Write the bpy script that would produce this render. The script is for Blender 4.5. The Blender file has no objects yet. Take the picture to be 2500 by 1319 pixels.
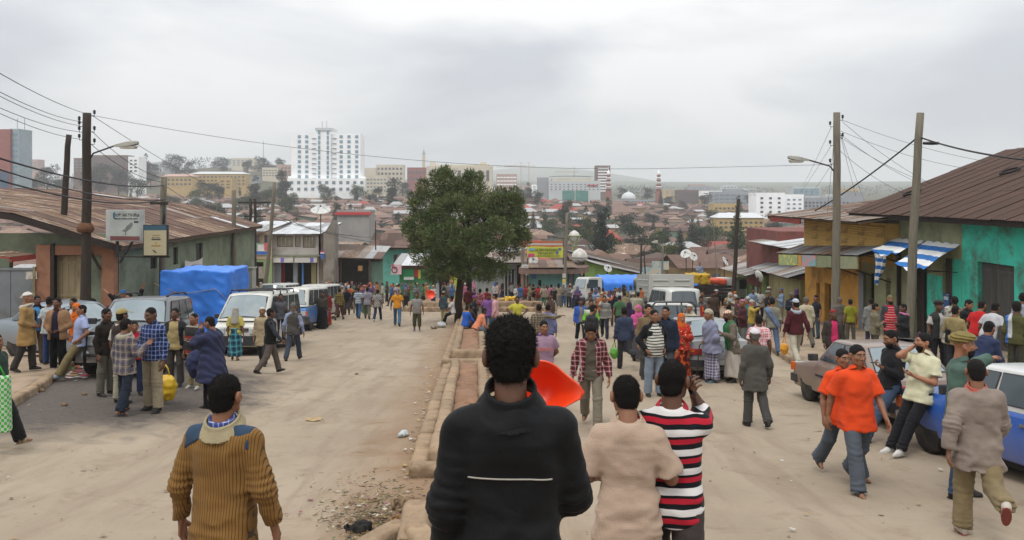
import bpy,bmesh,math,random
import numpy as np
from mathutils import Matrix,Vector

random.seed(7)
RNG=np.random.default_rng(7)
SC=bpy.context.scene
COL=SC.collection
PI=math.pi
R=math.radians

# ------------------------------------------------------------------ camera
# Camera at the world origin, looking level along +Y. Photo pixels (2500 x 1319): f = 2000 px, horizon at y = 480.
FPX,HPX,CX=2000.0,480.0,1250.0
cam_d=bpy.data.cameras.new('camera')
cam=bpy.data.objects.new('camera',cam_d)
COL.objects.link(cam)
cam.rotation_euler=(R(90),0,0)
cam_d.sensor_width=36.0
cam_d.lens=36.0*FPX/2500.0
cam_d.shift_y=-(659.5-HPX)/2500.0
cam_d.clip_start=0.1
cam_d.clip_end=40000
SC.camera=cam

# ------------------------------------------------------------------ sky: overcast
SUN_EL,SUN_AZ=62.0,205.0
w=bpy.data.worlds.new('World')
SC.world=w
w.use_nodes=True
nt=w.node_tree
nt.nodes.clear()
N=nt.nodes.new
L=nt.links.new
out=N('ShaderNodeOutputWorld')
sky=N('ShaderNodeTexSky')
sky.sky_type='NISHITA'
sky.sun_disc=False
sky.sun_elevation=R(SUN_EL)
sky.sun_rotation=R(SUN_AZ)
bg1=N('ShaderNodeBackground')
bg1.inputs[1].default_value=0.10
L(sky.outputs[0],bg1.inputs[0])
tc=N('ShaderNodeTexCoord')
sep=N('ShaderNodeSeparateXYZ')
L(tc.outputs['Generated'],sep.inputs[0])
zz=N('ShaderNodeMath');zz.operation='MAXIMUM';zz.inputs[1].default_value=0.0
L(sep.outputs[2],zz.inputs[0])
cmb=N('ShaderNodeMapping')
cmb.inputs['Scale'].default_value=(1.0,1.0,3.4)
L(tc.outputs['Generated'],cmb.inputs[0])
n1=N('ShaderNodeTexNoise')
n1.inputs['Scale'].default_value=2.3
n1.inputs['Detail'].default_value=5.0
n1.inputs['Roughness'].default_value=0.48
n1.inputs['Distortion'].default_value=0.35
mp=N('ShaderNodeMapping')
mp.inputs['Location'].default_value=(3.1,0.4,0)
L(cmb.outputs[0],mp.inputs[0])
L(mp.outputs[0],n1.inputs['Vector'])
rmp=N('ShaderNodeValToRGB')
rmp.color_ramp.elements[0].position=0.38
rmp.color_ramp.elements[0].color=(0.70,0.735,0.79,1)
rmp.color_ramp.elements[1].position=0.60
rmp.color_ramp.elements[1].color=(1.13,1.13,1.12,1)
L(n1.outputs['Fac'],rmp.inputs[0])
# overcast luminance: the sky above is brighter than the sky near the horizon (CIE overcast sky)
lum=N('ShaderNodeMapRange')
lum.inputs['From Min'].default_value=0.0
lum.inputs['From Max'].default_value=0.75
lum.inputs['To Min'].default_value=0.54
lum.inputs['To Max'].default_value=1.40
L(zz.outputs[0],lum.inputs[0])
bg2=N('ShaderNodeBackground')
L(rmp.outputs[0],bg2.inputs[0])
L(lum.outputs[0],bg2.inputs[1])
mx=N('ShaderNodeMixShader')
mx.inputs[0].default_value=0.95
L(bg1.outputs[0],mx.inputs[1]);L(bg2.outputs[0],mx.inputs[2])
L(mx.outputs[0],out.inputs[0])

# ------------------------------------------------------------------ sun behind cloud
sun_d=bpy.data.lights.new('sun','SUN')
sun_d.energy=1.4
sun_d.angle=R(18)
sun_d.color=(1.0,0.96,0.9)
sun=bpy.data.objects.new('sun',sun_d)
COL.objects.link(sun)
_az,_el=R(SUN_AZ),R(SUN_EL)
_dir=Vector((math.sin(_az)*math.cos(_el),math.cos(_az)*math.cos(_el),math.sin(_el)))
sun.rotation_euler=(-_dir).to_track_quat('-Z','Y').to_euler()
sun.location=_dir*60

SC.view_settings.view_transform='Standard'
SC.view_settings.look='None'
SC.view_settings.exposure=0.28
SC.view_settings.gamma=1.0
SC.view_settings.use_curve_mapping=False
SC.cycles.volume_bounces=1
SC.cycles.max_bounces=6
SC.cycles.transparent_max_bounces=24
# ------------------------------------------------------------------ helpers
def lin(h):
 h=h.lstrip('#');h=h if len(h)==6 else ''.join(c*2 for c in h)
 c=[int(h[i:i+2],16)/255 for i in (0,2,4)]
 return tuple(v/12.92 if v<=0.04045 else ((v+0.055)/1.055)**2.4 for v in c)

def tag(o,label=None,cat=None,group=None,kind=None):
 if label:o['label']=label
 if cat:o['category']=cat
 if group:o['group']=group
 if kind:o['kind']=kind
 return o

def thing(name,label,cat,loc=(0,0,0),rz=0.0,group=None):
 o=bpy.data.objects.new(name,None)
 COL.objects.link(o)
 o.empty_display_size=0.2
 o.location=loc
 o.rotation_euler=(0,0,rz)
 return tag(o,label,cat,group)

def link(name,me,mat=None,parent=None,loc=None,rot=None,scale=None):
 o=bpy.data.objects.new(name,me)
 COL.objects.link(o)
 if mat is not None and len(me.materials)==0:
  for m in (mat if isinstance(mat,(list,tuple))else [mat]):
   me.materials.append(m)
 if parent is not None:o.parent=parent
 if loc is not None:o.location=loc
 if rot is not None:o.rotation_euler=rot
 if scale is not None:o.scale=scale
 return o

def relink(name,me,mats,parent=None,loc=None,rot=None):
 """object that shares mesh data but has its own materials"""
 o=bpy.data.objects.new(name,me)
 COL.objects.link(o)
 while len(me.materials)<len(mats):me.materials.append(None)
 for i,m in enumerate(mats):
  o.material_slots[i].link='OBJECT'
  o.material_slots[i].material=m
 if parent is not None:o.parent=parent
 if loc is not None:o.location=loc
 if rot is not None:o.rotation_euler=rot
 return o

def np_mesh(name,V,Fq,Ft=None,mi=None,smooth=True):
 me=bpy.data.meshes.new(name)
 nq=len(Fq);ntr=0 if Ft is None else len(Ft)
 V=np.ascontiguousarray(V,dtype=np.float32)
 me.vertices.add(len(V))
 me.vertices.foreach_set('co',V.ravel())
 loops=np.asarray(Fq,dtype=np.int32).ravel()
 starts=np.arange(nq,dtype=np.int32)*4
 if ntr:
  loops=np.concatenate([loops,np.asarray(Ft,dtype=np.int32).ravel()])
  starts=np.concatenate([starts,nq*4+np.arange(ntr,dtype=np.int32)*3])
 me.loops.add(len(loops))
 me.loops.foreach_set('vertex_index',loops.astype(np.int32))
 me.polygons.add(nq+ntr)
 me.polygons.foreach_set('loop_start',starts.astype(np.int32))
 if mi is not None:
  me.polygons.foreach_set('material_index',np.asarray(mi,dtype=np.int32))
 me.update(calc_edges=True)
 if smooth:me.shade_smooth()
 return me

class MB:
 """collects simple shapes into ONE mesh"""
 def __init__(s):s.v=[];s.f=[];s.m=[];s.sm=[]
 def _add(s,vs,fs,mi=0,smooth=False):
  b=len(s.v)
  s.v.extend([tuple(v)for v in vs])
  for f in fs:
   s.f.append(tuple(b+i for i in f));s.m.append(mi);s.sm.append(smooth)
  return s
 def box(s,c,d,rot=None,mi=0,taper=(1,1)):
  x,y,z=d[0]/2,d[1]/2,d[2]/2
  vs=[]
  for sz in (-1,1):
   tx,ty=(taper if sz>0 else (1,1))
   for sx,sy in ((-1,-1),(1,-1),(1,1),(-1,1)):
    vs.append(Vector((sx*x*tx,sy*y*ty,sz*z)))
  if rot is not None:
   m=rot if isinstance(rot,Matrix)else Matrix.Rotation(rot,3,'Z')
   vs=[m@v for v in vs]
  vs=[v+Vector(c)for v in vs]
  return s._add(vs,[(3,2,1,0),(4,5,6,7),(0,1,5,4),(1,2,6,5),(2,3,7,6),(3,0,4,7)],mi)
 def prism(s,pts,off,mi=0):
  """closed solid from a planar polygon swept by the vector off"""
  n=len(pts);off=Vector(off)
  a=[Vector(p)for p in pts];b=[p+off for p in a]
  fs=[tuple(reversed(range(n))),tuple(range(n,2*n))]
  fs+=[(i,(i+1)%n,n+(i+1)%n,n+i)for i in range(n)]
  return s._add(a+b,fs,mi)
 def quad(s,a,b,c,d,mi=0):return s._add([a,b,c,d],[(0,1,2,3)],mi)
 def bar(s,a,b,w,h=None,mi=0,up=(0,0,1)):
  a=Vector(a);b=Vector(b);h=h or w
  d=(b-a);ln=d.length
  if ln<1e-6:return s
  d.normalize();u=Vector(up)
  if abs(d.dot(u))>0.98:u=Vector((0,1,0))
  sx=d.cross(u).normalized();sy=sx.cross(d).normalized()
  vs=[]
  for p in (a,b):
   for i,j in ((-1,-1),(1,-1),(1,1),(-1,1)):
    vs.append(p+sx*(i*w/2)+sy*(j*h/2))
  return s._add(vs,[(0,1,2,3),(7,6,5,4),(0,4,5,1),(1,5,6,2),(2,6,7,3),(3,7,4,0)],mi)
 def tube(s,pts,rad,n=8,mi=0,cap=True,smooth=True):
  pts=[Vector(p)for p in pts];k=len(pts)
  if not hasattr(rad,'__len__'):rad=[rad]*k
  vs=[];up=Vector((0,0,1));prev=None
  for i,p in enumerate(pts):
   d=(pts[min(i+1,k-1)]-pts[max(i-1,0)])
   if d.length<1e-9:d=Vector((0,0,1))
   d.normalize()
   if prev is None:
    u=up if abs(d.dot(up))<0.95 else Vector((1,0,0))
    sx=d.cross(u).normalized()
   else:
    sx=(prev-d*prev.dot(d))
    sx=sx.normalized()if sx.length>1e-6 else d.orthogonal().normalized()
   prev=sx
   sy=d.cross(sx)
   for j in range(n):
    a=2*PI*j/n
    vs.append(p+(sx*math.cos(a)+sy*math.sin(a))*rad[i])
  fs=[]
  for i in range(k-1):
   for j in range(n):
    fs.append((i*n+j,i*n+(j+1)%n,(i+1)*n+(j+1)%n,(i+1)*n+j))
  s._add(vs,fs,mi,smooth)
  if cap:
   b=len(s.v)-k*n
   s.f.append(tuple(b+j for j in reversed(range(n))));s.m.append(mi);s.sm.append(False)
   s.f.append(tuple(b+(k-1)*n+j for j in range(n)));s.m.append(mi);s.sm.append(False)
  return s
 def lathe(s,prof,n=16,c=(0,0,0),axis='Z',mi=0,smooth=True,sx=1.0,sy=1.0):
  vs=[];k=len(prof)
  for r_,z in prof:
   for j in range(n):
    a=2*PI*j/n
    p=(r_*math.cos(a)*sx,r_*math.sin(a)*sy,z)
    if axis=='X':p=(p[2],p[0],p[1])
    elif axis=='Y':p=(p[1],p[2],p[0])
    vs.append((p[0]+c[0],p[1]+c[1],p[2]+c[2]))
  fs=[]
  for i in range(k-1):
   for j in range(n):
    fs.append((i*n+j,i*n+(j+1)%n,(i+1)*n+(j+1)%n,(i+1)*n+j))
  s._add(vs,fs,mi,smooth)
  b=len(s.v)-k*n
  if prof[0][0]>1e-4:
   s.f.append(tuple(b+j for j in reversed(range(n))));s.m.append(mi);s.sm.append(False)
  if prof[-1][0]>1e-4:
   s.f.append(tuple(b+(k-1)*n+j for j in range(n)));s.m.append(mi);s.sm.append(False)
  return s
 def grid(s,fn,nu,nv,mi=0,smooth=True):
  vs=[fn(i/nu,j/nv)for i in range(nu+1)for j in range(nv+1)]
  fs=[(i*(nv+1)+j,(i+1)*(nv+1)+j,(i+1)*(nv+1)+j+1,i*(nv+1)+j+1)
  for i in range(nu)for j in range(nv)]
  return s._add(vs,fs,mi,smooth)
 def mesh(s,name):
  me=bpy.data.meshes.new(name)
  me.from_pydata(s.v,[],s.f)
  me.polygons.foreach_set('material_index',s.m)
  me.polygons.foreach_set('use_smooth',s.sm)
  me.update()
  return me
 def build(s,name,mat,parent=None,loc=None,rot=None,bevel=0.0):
  me=s.mesh(name)
  if bevel>0:
   bm=bmesh.new();bm.from_mesh(me)
   bmesh.ops.bevel(bm,geom=list(bm.edges),offset=bevel,segments=2,affect='EDGES',profile=0.5,clamp_overlap=True)
   bm.to_mesh(me);bm.free()
  return link(name,me,mat,parent,loc,rot)

  # ------------------------------------------------------------------ materials (all procedural)
MATS={}
def _base(name):
 m=bpy.data.materials.new(name);m.use_nodes=True
 nt=m.node_tree;nt.nodes.clear()
 o=nt.nodes.new('ShaderNodeOutputMaterial')
 b=nt.nodes.new('ShaderNodeBsdfPrincipled')
 nt.links.new(b.outputs[0],o.inputs[0])
 return m,nt,b
def _rgba(c):return (c[0],c[1],c[2],1.0)
def mixc(nt,fac,a,b,mode='MIX'):
 n=nt.nodes.new('ShaderNodeMix');n.data_type='RGBA';n.blend_type=mode
 for sock,v in ((n.inputs[0],fac),(n.inputs[6],a),(n.inputs[7],b)):
  if hasattr(v,'is_output'):nt.links.new(v,sock)
  elif isinstance(v,(int,float)):sock.default_value=v
  else:sock.default_value=_rgba(v)
 return n.outputs[2]
def mth(nt,op,a,b=0.0,c=None):
 n=nt.nodes.new('ShaderNodeMath');n.operation=op
 for i,v in enumerate((a,b)if c is None else (a,b,c)):
  if hasattr(v,'is_output'):nt.links.new(v,n.inputs[i])
  else:n.inputs[i].default_value=v
 return n.outputs[0]
def ramp(nt,fac,p0,p1,c0=(0,0,0),c1=(1,1,1)):
 n=nt.nodes.new('ShaderNodeValToRGB')
 n.color_ramp.elements[0].position=p0;n.color_ramp.elements[0].color=_rgba(c0)
 n.color_ramp.elements[1].position=p1;n.color_ramp.elements[1].color=_rgba(c1)
 nt.links.new(fac,n.inputs[0]);return n.outputs[0]
def noise(nt,vec,scale,detail=4.0,rough=0.55,dist=0.0,stretch=None):
 if stretch is not None:
  mp=nt.nodes.new('ShaderNodeMapping');mp.inputs['Scale'].default_value=stretch
  nt.links.new(vec,mp.inputs[0]);vec=mp.outputs[0]
 n=nt.nodes.new('ShaderNodeTexNoise')
 n.inputs['Scale'].default_value=scale;n.inputs['Detail'].default_value=detail
 n.inputs['Roughness'].default_value=rough;n.inputs['Distortion'].default_value=dist
 nt.links.new(vec,n.inputs['Vector']);return n.outputs['Fac']
def coord(nt,which='Object'):
 t=nt.nodes.new('ShaderNodeTexCoord');return t.outputs[which]
def bump(nt,b,h,strength=0.3,dist=0.02):
 n=nt.nodes.new('ShaderNodeBump');n.inputs['Strength'].default_value=strength
 n.inputs['Distance'].default_value=dist
 nt.links.new(h,n.inputs['Height']);nt.links.new(n.outputs[0],b.inputs['Normal'])
def mul(c,k):return tuple(min(1.0,v*k)for v in c)

def M(key,col,rough=0.8,var=0.18,scale=2.5,bmp=0.0,bscale=30.0,metal=0.0,spec=0.4,dirt=None,dscale=1.2,dpos=(0.5,0.72),stretch=None,rnd=0.0):
 """general surface: base colour with uneven tone, optional dirt patches with a shape of their own, fine relief"""
 if key in MATS:return MATS[key]
 if isinstance(col,str):col=lin(col)
 if isinstance(dirt,str):dirt=lin(dirt)
 m,nt,b=_base(key)
 v=coord(nt)
 n1=noise(nt,v,scale,5.0,0.6,stretch=stretch)
 c=mixc(nt,ramp(nt,n1,0.3,0.7),mul(col,1-var),mul(col,1+var))
 if dirt is not None:
  n2=noise(nt,v,dscale,7.0,0.68,0.4,stretch=stretch)
  c=mixc(nt,ramp(nt,n2,dpos[0],dpos[1]),c,dirt)
 if rnd>0:
  oi=nt.nodes.new('ShaderNodeObjectInfo')
  k=mth(nt,'MULTIPLY_ADD',oi.outputs['Random'],rnd*2,1-rnd)
  hs=nt.nodes.new('ShaderNodeHueSaturation')
  nt.links.new(k,hs.inputs['Value']);nt.links.new(c,hs.inputs['Color']);c=hs.outputs[0]
 nt.links.new(c,b.inputs['Base Color'])
 b.inputs['Roughness'].default_value=rough;b.inputs['Metallic'].default_value=metal
 b.inputs['Specular IOR Level'].default_value=spec
 if bmp>0:
  bump(nt,b,noise(nt,v,bscale,4.0,0.6),bmp,0.02)
 MATS[key]=m
 return m

def cloth(key,col,pat=None,rough=0.88):
 """fabric; pat: ('plaid', c2, c3, period) ('hstripe', [c..], period) ('vrib', c2, period) ('spot', c2, scale) ('check', c2, period)"""
 key='cloth_'+key
 if key in MATS:return MATS[key]
 if isinstance(col,str):col=lin(col)
 m,nt,b=_base(key)
 v=coord(nt)
 sp=nt.nodes.new('ShaderNodeSeparateXYZ');nt.links.new(v,sp.inputs[0])
 n1=noise(nt,v,9.0,3.0,0.6)
 c=mixc(nt,ramp(nt,n1,0.3,0.7),mul(col,0.88),mul(col,1.1))
 if pat:
  k=pat[0]
  if k in ('plaid','check'):
   per=pat[-1]
   warp=mth(nt,'MULTIPLY_ADD',noise(nt,v,5.0,2.0),0.04,-0.02)
   xx=mth(nt,'ADD',mth(nt,'ADD',sp.outputs[0],mth(nt,'MULTIPLY',sp.outputs[1],0.6)),warp)
   zz=mth(nt,'ADD',sp.outputs[2],warp)
   def band(a,width,ph=0.0):
    f=mth(nt,'FRACT',mth(nt,'ADD',mth(nt,'DIVIDE',a,per),ph))
    return mth(nt,'LESS_THAN',f,width)
   if k=='plaid':
    c2,c3=pat[1],pat[2]
    bx,bz=band(xx,0.42),band(zz,0.42)
    c=mixc(nt,mth(nt,'MULTIPLY',bx,0.62),c,lin(c2))
    c=mixc(nt,mth(nt,'MULTIPLY',bz,0.62),c,lin(c2))
    lx,lz=band(xx,0.10,0.35),band(zz,0.10,0.35)
    c=mixc(nt,mth(nt,'MULTIPLY',mth(nt,'MAXIMUM',lx,lz),0.75),c,lin(c3))
   else:
    bx,bz=band(xx,0.5),band(zz,0.5)
    x_=mth(nt,'ABSOLUTE',mth(nt,'SUBTRACT',bx,bz))
    c=mixc(nt,x_,c,lin(pat[1]))
  elif k=='hstripe':
   cols,per=pat[1],pat[2]
   warp=mth(nt,'MULTIPLY_ADD',noise(nt,v,4.0,2.0),0.03,-0.015)
   f=mth(nt,'FRACT',mth(nt,'DIVIDE',mth(nt,'ADD',sp.outputs[2],warp),per))
   rp=nt.nodes.new('ShaderNodeValToRGB');rp.color_ramp.interpolation='CONSTANT'
   els=rp.color_ramp.elements
   while len(els)<len(cols):els.new(0.5)
   for i,(p_,h_)in enumerate(cols):
    els[i].position=p_;els[i].color=_rgba(lin(h_))
   nt.links.new(f,rp.inputs[0]);c=rp.outputs[0]
  elif k=='vrib':
   per=pat[2]
   a=mth(nt,'ADD',sp.outputs[0],mth(nt,'MULTIPLY_ADD',noise(nt,v,2.0,2.0),0.03,-0.015))
   f=mth(nt,'FRACT',mth(nt,'DIVIDE',a,per))
   g=mth(nt,'LESS_THAN',f,0.22)
   c=mixc(nt,g,c,lin(pat[1]))
   bump(nt,b,mth(nt,'SUBTRACT',1.0,g),0.6,0.006)
  elif k=='spot':
   n3=noise(nt,v,pat[2],2.0,0.5)
   c=mixc(nt,ramp(nt,n3,pat[3]if len(pat)>3 else 0.6,(pat[3]if len(pat)>3 else 0.6)+0.03),c,lin(pat[1]))
 nt.links.new(c,b.inputs['Base Color'])
 b.inputs['Roughness'].default_value=rough
 b.inputs['Specular IOR Level'].default_value=0.18
 b.inputs['Sheen Weight'].default_value=0.04
 if not (pat and pat[0]=='vrib'):
  fo=noise(nt,v,6.0,3.0,0.5,0.25,stretch=(1,1,1.6))
  rg=mth(nt,'ABSOLUTE',mth(nt,'SUBTRACT',fo,0.5))
  hgt=mth(nt,'ADD',mth(nt,'MULTIPLY',noise(nt,v,60.0,3.0),0.12),mth(nt,'MULTIPLY',rg,1.3))
  bump(nt,b,hgt,0.42,0.02)
 MATS[key]=m
 return m

def rust_roof(key,cols,rough=0.75,streak=0.6,rnd=0.25):
 """corrugated iron: rust and zinc in streaks running down the sheet, different from sheet to sheet"""
 if key in MATS:return MATS[key]
 m,nt,b=_base(key)
 v=coord(nt)
 oi=nt.nodes.new('ShaderNodeObjectInfo')
 off=nt.nodes.new('ShaderNodeVectorMath');off.operation='ADD'
 cb=nt.nodes.new('ShaderNodeCombineXYZ')
 rr=mth(nt,'MULTIPLY',oi.outputs['Random'],40.0)
 nt.links.new(rr,cb.inputs[0]);nt.links.new(rr,cb.inputs[1])
 nt.links.new(v,off.inputs[0]);nt.links.new(cb.outputs[0],off.inputs[1])
 vv=off.outputs[0]
 a,c2,c3=[lin(c)for c in cols]
 n1=noise(nt,vv,2.2,6.0,0.65,0.2,stretch=(1.6,0.5,1))
 c=mixc(nt,ramp(nt,n1,0.35,0.65),a,c2)
 n2=noise(nt,vv,3.0,5.0,0.7,0.3,stretch=(3.0,0.35,1))
 c=mixc(nt,ramp(nt,n2,0.56,0.66),c,mixc(nt,streak,c,c3))
 hs=nt.nodes.new('ShaderNodeHueSaturation')
 nt.links.new(mth(nt,'MULTIPLY_ADD',oi.outputs['Random'],rnd*2,1-rnd),hs.inputs['Value'])
 nt.links.new(c,hs.inputs['Color'])
 nt.links.new(hs.outputs[0],b.inputs['Base Color'])
 b.inputs['Roughness'].default_value=rough
 b.inputs['Specular IOR Level'].default_value=0.3
 bump(nt,b,noise(nt,vv,25.0,4.0),0.25,0.02)
 MATS[key]=m
 return m

def glass_mat(key,col=(0.03,0.04,0.045),alpha=0.55,rough=0.04):
 if key in MATS:return MATS[key]
 m,nt,b=_base(key)
 b.inputs['Base Color'].default_value=_rgba(col)
 b.inputs['Roughness'].default_value=rough
 b.inputs['Specular IOR Level'].default_value=0.8
 b.inputs['Alpha'].default_value=alpha
 v=coord(nt)
 n=noise(nt,v,6.0,4.0)
 nt.links.new(mth(nt,'MULTIPLY_ADD',n,0.15,rough),b.inputs['Roughness'])
 MATS[key]=m
 return m

 # ------------------------------------------------------------------ the lie of the land
_DY=np.array([-20,0,1.5,2.8,4.1,5.0,6.5,8.0,10.0,12.0,14.0,20.0,90.0,130.0,200.0,280.0,400.0,520.0,620.0,800.0,1100.0,1600.0,3000.0,5000.0,7000.0,9000.0,14000.0])
_DD=np.array([1.45,1.60,1.88,2.18,2.56,2.78,3.10,3.36,3.62,3.83,4.00,4.54,10.84,13.4,15.6,15.6,10.8,5.2,2.5,0.5,-4.0,-16.0,-60.0,-90.0,-60.0,0.0,100.0])
def _sm(t):
 t=np.clip(t,0,1);return t*t*(3-2*t)
def gz(x,y):
 """ground height (camera eye = 0)"""
 x=np.asarray(x,dtype=float);y=np.asarray(y,dtype=float)
 yy=np.clip(y,-19.0,13900.0)
 k=0.35+0.05*np.abs(yy)
 d=(np.interp(yy-k,_DY,_DD)+2*np.interp(yy,_DY,_DD)+np.interp(yy+k,_DY,_DD))/4
 d=np.where(yy<60,np.interp(yy,_DY,_DD)*0.5+0.25*(np.interp(yy-0.5,_DY,_DD)+np.interp(yy+0.5,_DY,_DD)),d)
 z=-d
 z=z+0.35*_sm((-x-4.0)/4.0)*_sm((27.0-y)/7.0)  # verge on the left stands higher
 ang=x/np.maximum(y,1.0)
 z=z+34.0*np.exp(-((ang+0.36)/0.16)**2)*_sm((y-560)/500)  # wooded rise on the left
 z=z-7.0*np.exp(-((ang-0.30)/0.22)**2)*_sm((y-150)/300)  # dip on the right
 far=_sm((y-2600)/1800)
 z=z+far*(25*np.sin(ang*7.0+1.2)+12*np.sin(ang*17+0.4)+48*np.exp(-((ang-0.02)/0.10)**2)-50*_sm((ang-0.12)/0.2))*_sm((y-3000)/1500)
 return z
def gzf(x,y):return float(gz(x,y))
def wx(px,y):return (px-CX)/FPX*y
def at(px,py,y):return Vector((wx(px,y),y,-(py-HPX)/FPX*y))
def pyof(z,y):return HPX-z*FPX/y
def y_from_foot(px,py,lift=0.0):
 """distance at which the ground is seen at that pixel"""
 lo,hi=1.5,140.0
 for _ in range(50):
  m=(lo+hi)/2
  if pyof(gzf(wx(px,m),m)+lift,m)>py:lo=m
  else:hi=m
 return (lo+hi)/2
 # ------------------------------------------------------------------ figures: bodies and clothes as smooth implicit surfaces
_LAT=RNG.random((32,32,32)).astype(np.float32)
def vnoise(P):
 i=np.floor(P).astype(np.int32);f=(P-i).astype(np.float32);f=f*f*(3-2*f)
 x0,y0,z0=(i[:,0]&31),(i[:,1]&31),(i[:,2]&31)
 x1,y1,z1=(x0+1)&31,(y0+1)&31,(z0+1)&31
 fx,fy,fz=f[:,0],f[:,1],f[:,2]
 a=_LAT[x0,y0,z0]*(1-fx)+_LAT[x1,y0,z0]*fx
 b=_LAT[x0,y1,z0]*(1-fx)+_LAT[x1,y1,z0]*fx
 c=_LAT[x0,y0,z1]*(1-fx)+_LAT[x1,y0,z1]*fx
 d=_LAT[x0,y1,z1]*(1-fx)+_LAT[x1,y1,z1]*fx
 return ((a*(1-fy)+b*fy)*(1-fz)+(c*(1-fy)+d*fy)*fz)*2-1
def smin(a,b,k):
 h=np.clip(0.5+0.5*(b-a)/k,0,1)
 return b+(a-b)*h-k*h*(1-h)
def smax(a,b,k):return -smin(-a,-b,k)
def cone(P,a,b,ra,rb):
 a=np.asarray(a,float);b=np.asarray(b,float);ba=b-a
 t=np.clip(((P-a)@ba)/max(ba@ba,1e-9),0,1)
 return np.linalg.norm(P-a-t[:,None]*ba,axis=1)-(ra+(rb-ra)*t)
def ell(P,c,r):
 q=(P-np.asarray(c))/np.asarray(r)
 n=np.linalg.norm(q,axis=1)
 return (n-1)*min(r)*(0.6+0.4*np.clip(n,0.5,3)/np.clip(n,0.5,3))
def plane(P,o,n):
 n=np.asarray(n,float);n=n/np.linalg.norm(n)
 return (P-np.asarray(o))@n

def sdf_mesh(f,lo,hi,h,B=8,smooth=1):
 lo=np.asarray(lo,float);hi=np.asarray(hi,float)
 nb=np.maximum(1,np.ceil((hi-lo)/(h*B)).astype(int))
 ax=[lo[i]+(np.arange(nb[i])+0.5)*h*B-h/2 for i in range(3)]
 C=np.stack(np.meshgrid(*ax,indexing='ij'),-1).reshape(-1,3)
 dc=f(C)
 keep=np.abs(dc)<0.9*B*h*1.25+0.035
 vol=np.empty((nb[0],B,nb[1],B,nb[2],B),np.float32)
 vol[:]=dc.reshape(nb[0],1,nb[1],1,nb[2],1)
 ki=np.array(np.unravel_index(np.nonzero(keep)[0],nb)).T
 if len(ki)==0:return np.zeros((0,3)),np.zeros((0,4),int)
 o=np.stack(np.meshgrid(*[np.arange(B)]*3,indexing='ij'),-1).reshape(-1,3)
 P=lo+((ki[:,None,:]*B+o[None])*h).reshape(-1,3)
 vals=f(P).astype(np.float32).reshape(-1,B,B,B)
 vol[ki[:,0],:,ki[:,1],:,ki[:,2],:]=vals
 vol=vol.reshape(nb[0]*B,nb[1]*B,nb[2]*B)
 s=vol<0
 n8=(s[:-1,:-1,:-1].astype(np.int8)+s[1:,:-1,:-1]+s[:-1,1:,:-1]+s[1:,1:,:-1]
 +s[:-1,:-1,1:]+s[1:,:-1,1:]+s[:-1,1:,1:]+s[1:,1:,1:])
 act=(n8>0)&(n8<8)
 ci=np.argwhere(act)
 if len(ci)==0:return np.zeros((0,3)),np.zeros((0,4),int)
 idx=np.full(act.shape,-1,np.int32);idx[act]=np.arange(len(ci))
 acc=np.zeros((len(ci),3));cnt=np.zeros(len(ci))
 cor=[(i,j,k)for i in (0,1)for j in (0,1)for k in (0,1)]
 cv={c:vol[ci[:,0]+c[0],ci[:,1]+c[1],ci[:,2]+c[2]]for c in cor}
 for c in cor:
  for a in range(3):
   if c[a]==0:
    d=list(c);d[a]=1;d=tuple(d)
    v0,v1=cv[c],cv[d]
    m=(v0<0)!=(v1<0)
    t=np.where(m,v0/np.where(v0-v1==0,1,v0-v1),0)
    p=np.tile(np.array(c,float),(len(ci),1));p[:,a]+=t
    acc[m]+=p[m];cnt[m]+=1
 V=lo+(ci+acc/np.maximum(cnt,1)[:,None])*h
 faces=[]
 for a in range(3):
  b,c=(a+1)%3,(a+2)%3
  sl0=[slice(None)]*3;sl1=[slice(None)]*3
  sl0[a]=slice(0,-1);sl1[a]=slice(1,None)
  ch=s[tuple(sl0)]!=s[tuple(sl1)]
  e=np.argwhere(ch)
  e=e[(e[:,b]>0)&(e[:,c]>0)&(e[:,b]<s.shape[b]-1)&(e[:,c]<s.shape[c]-1)]
  if len(e)==0:continue
  def g(db,dc_):
   q=e.copy();q[:,b]+=db;q[:,c]+=dc_
   return idx[q[:,0],q[:,1],q[:,2]]
  quad=np.stack([g(-1,-1),g(0,-1),g(0,0),g(-1,0)],1)
  inside=s[e[:,0],e[:,1],e[:,2]]
  quad[~inside]=quad[~inside][:,::-1]
  faces.append(quad)
 F=np.concatenate(faces)if faces else np.zeros((0,4),int)
 F=F[(F>=0).all(1)]
 for _ in range(smooth):
  A=np.zeros_like(V);n=np.zeros(len(V))
  for i in range(4):
   np.add.at(A,F[:,i],V[F[:,(i+1)%4]]);np.add.at(n,F[:,i],1)
   np.add.at(A,F[:,i],V[F[:,(i+3)%4]]);np.add.at(n,F[:,i],1)
  V=V*0.5+0.5*A/np.maximum(n,1)[:,None]
 return V,F

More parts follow.
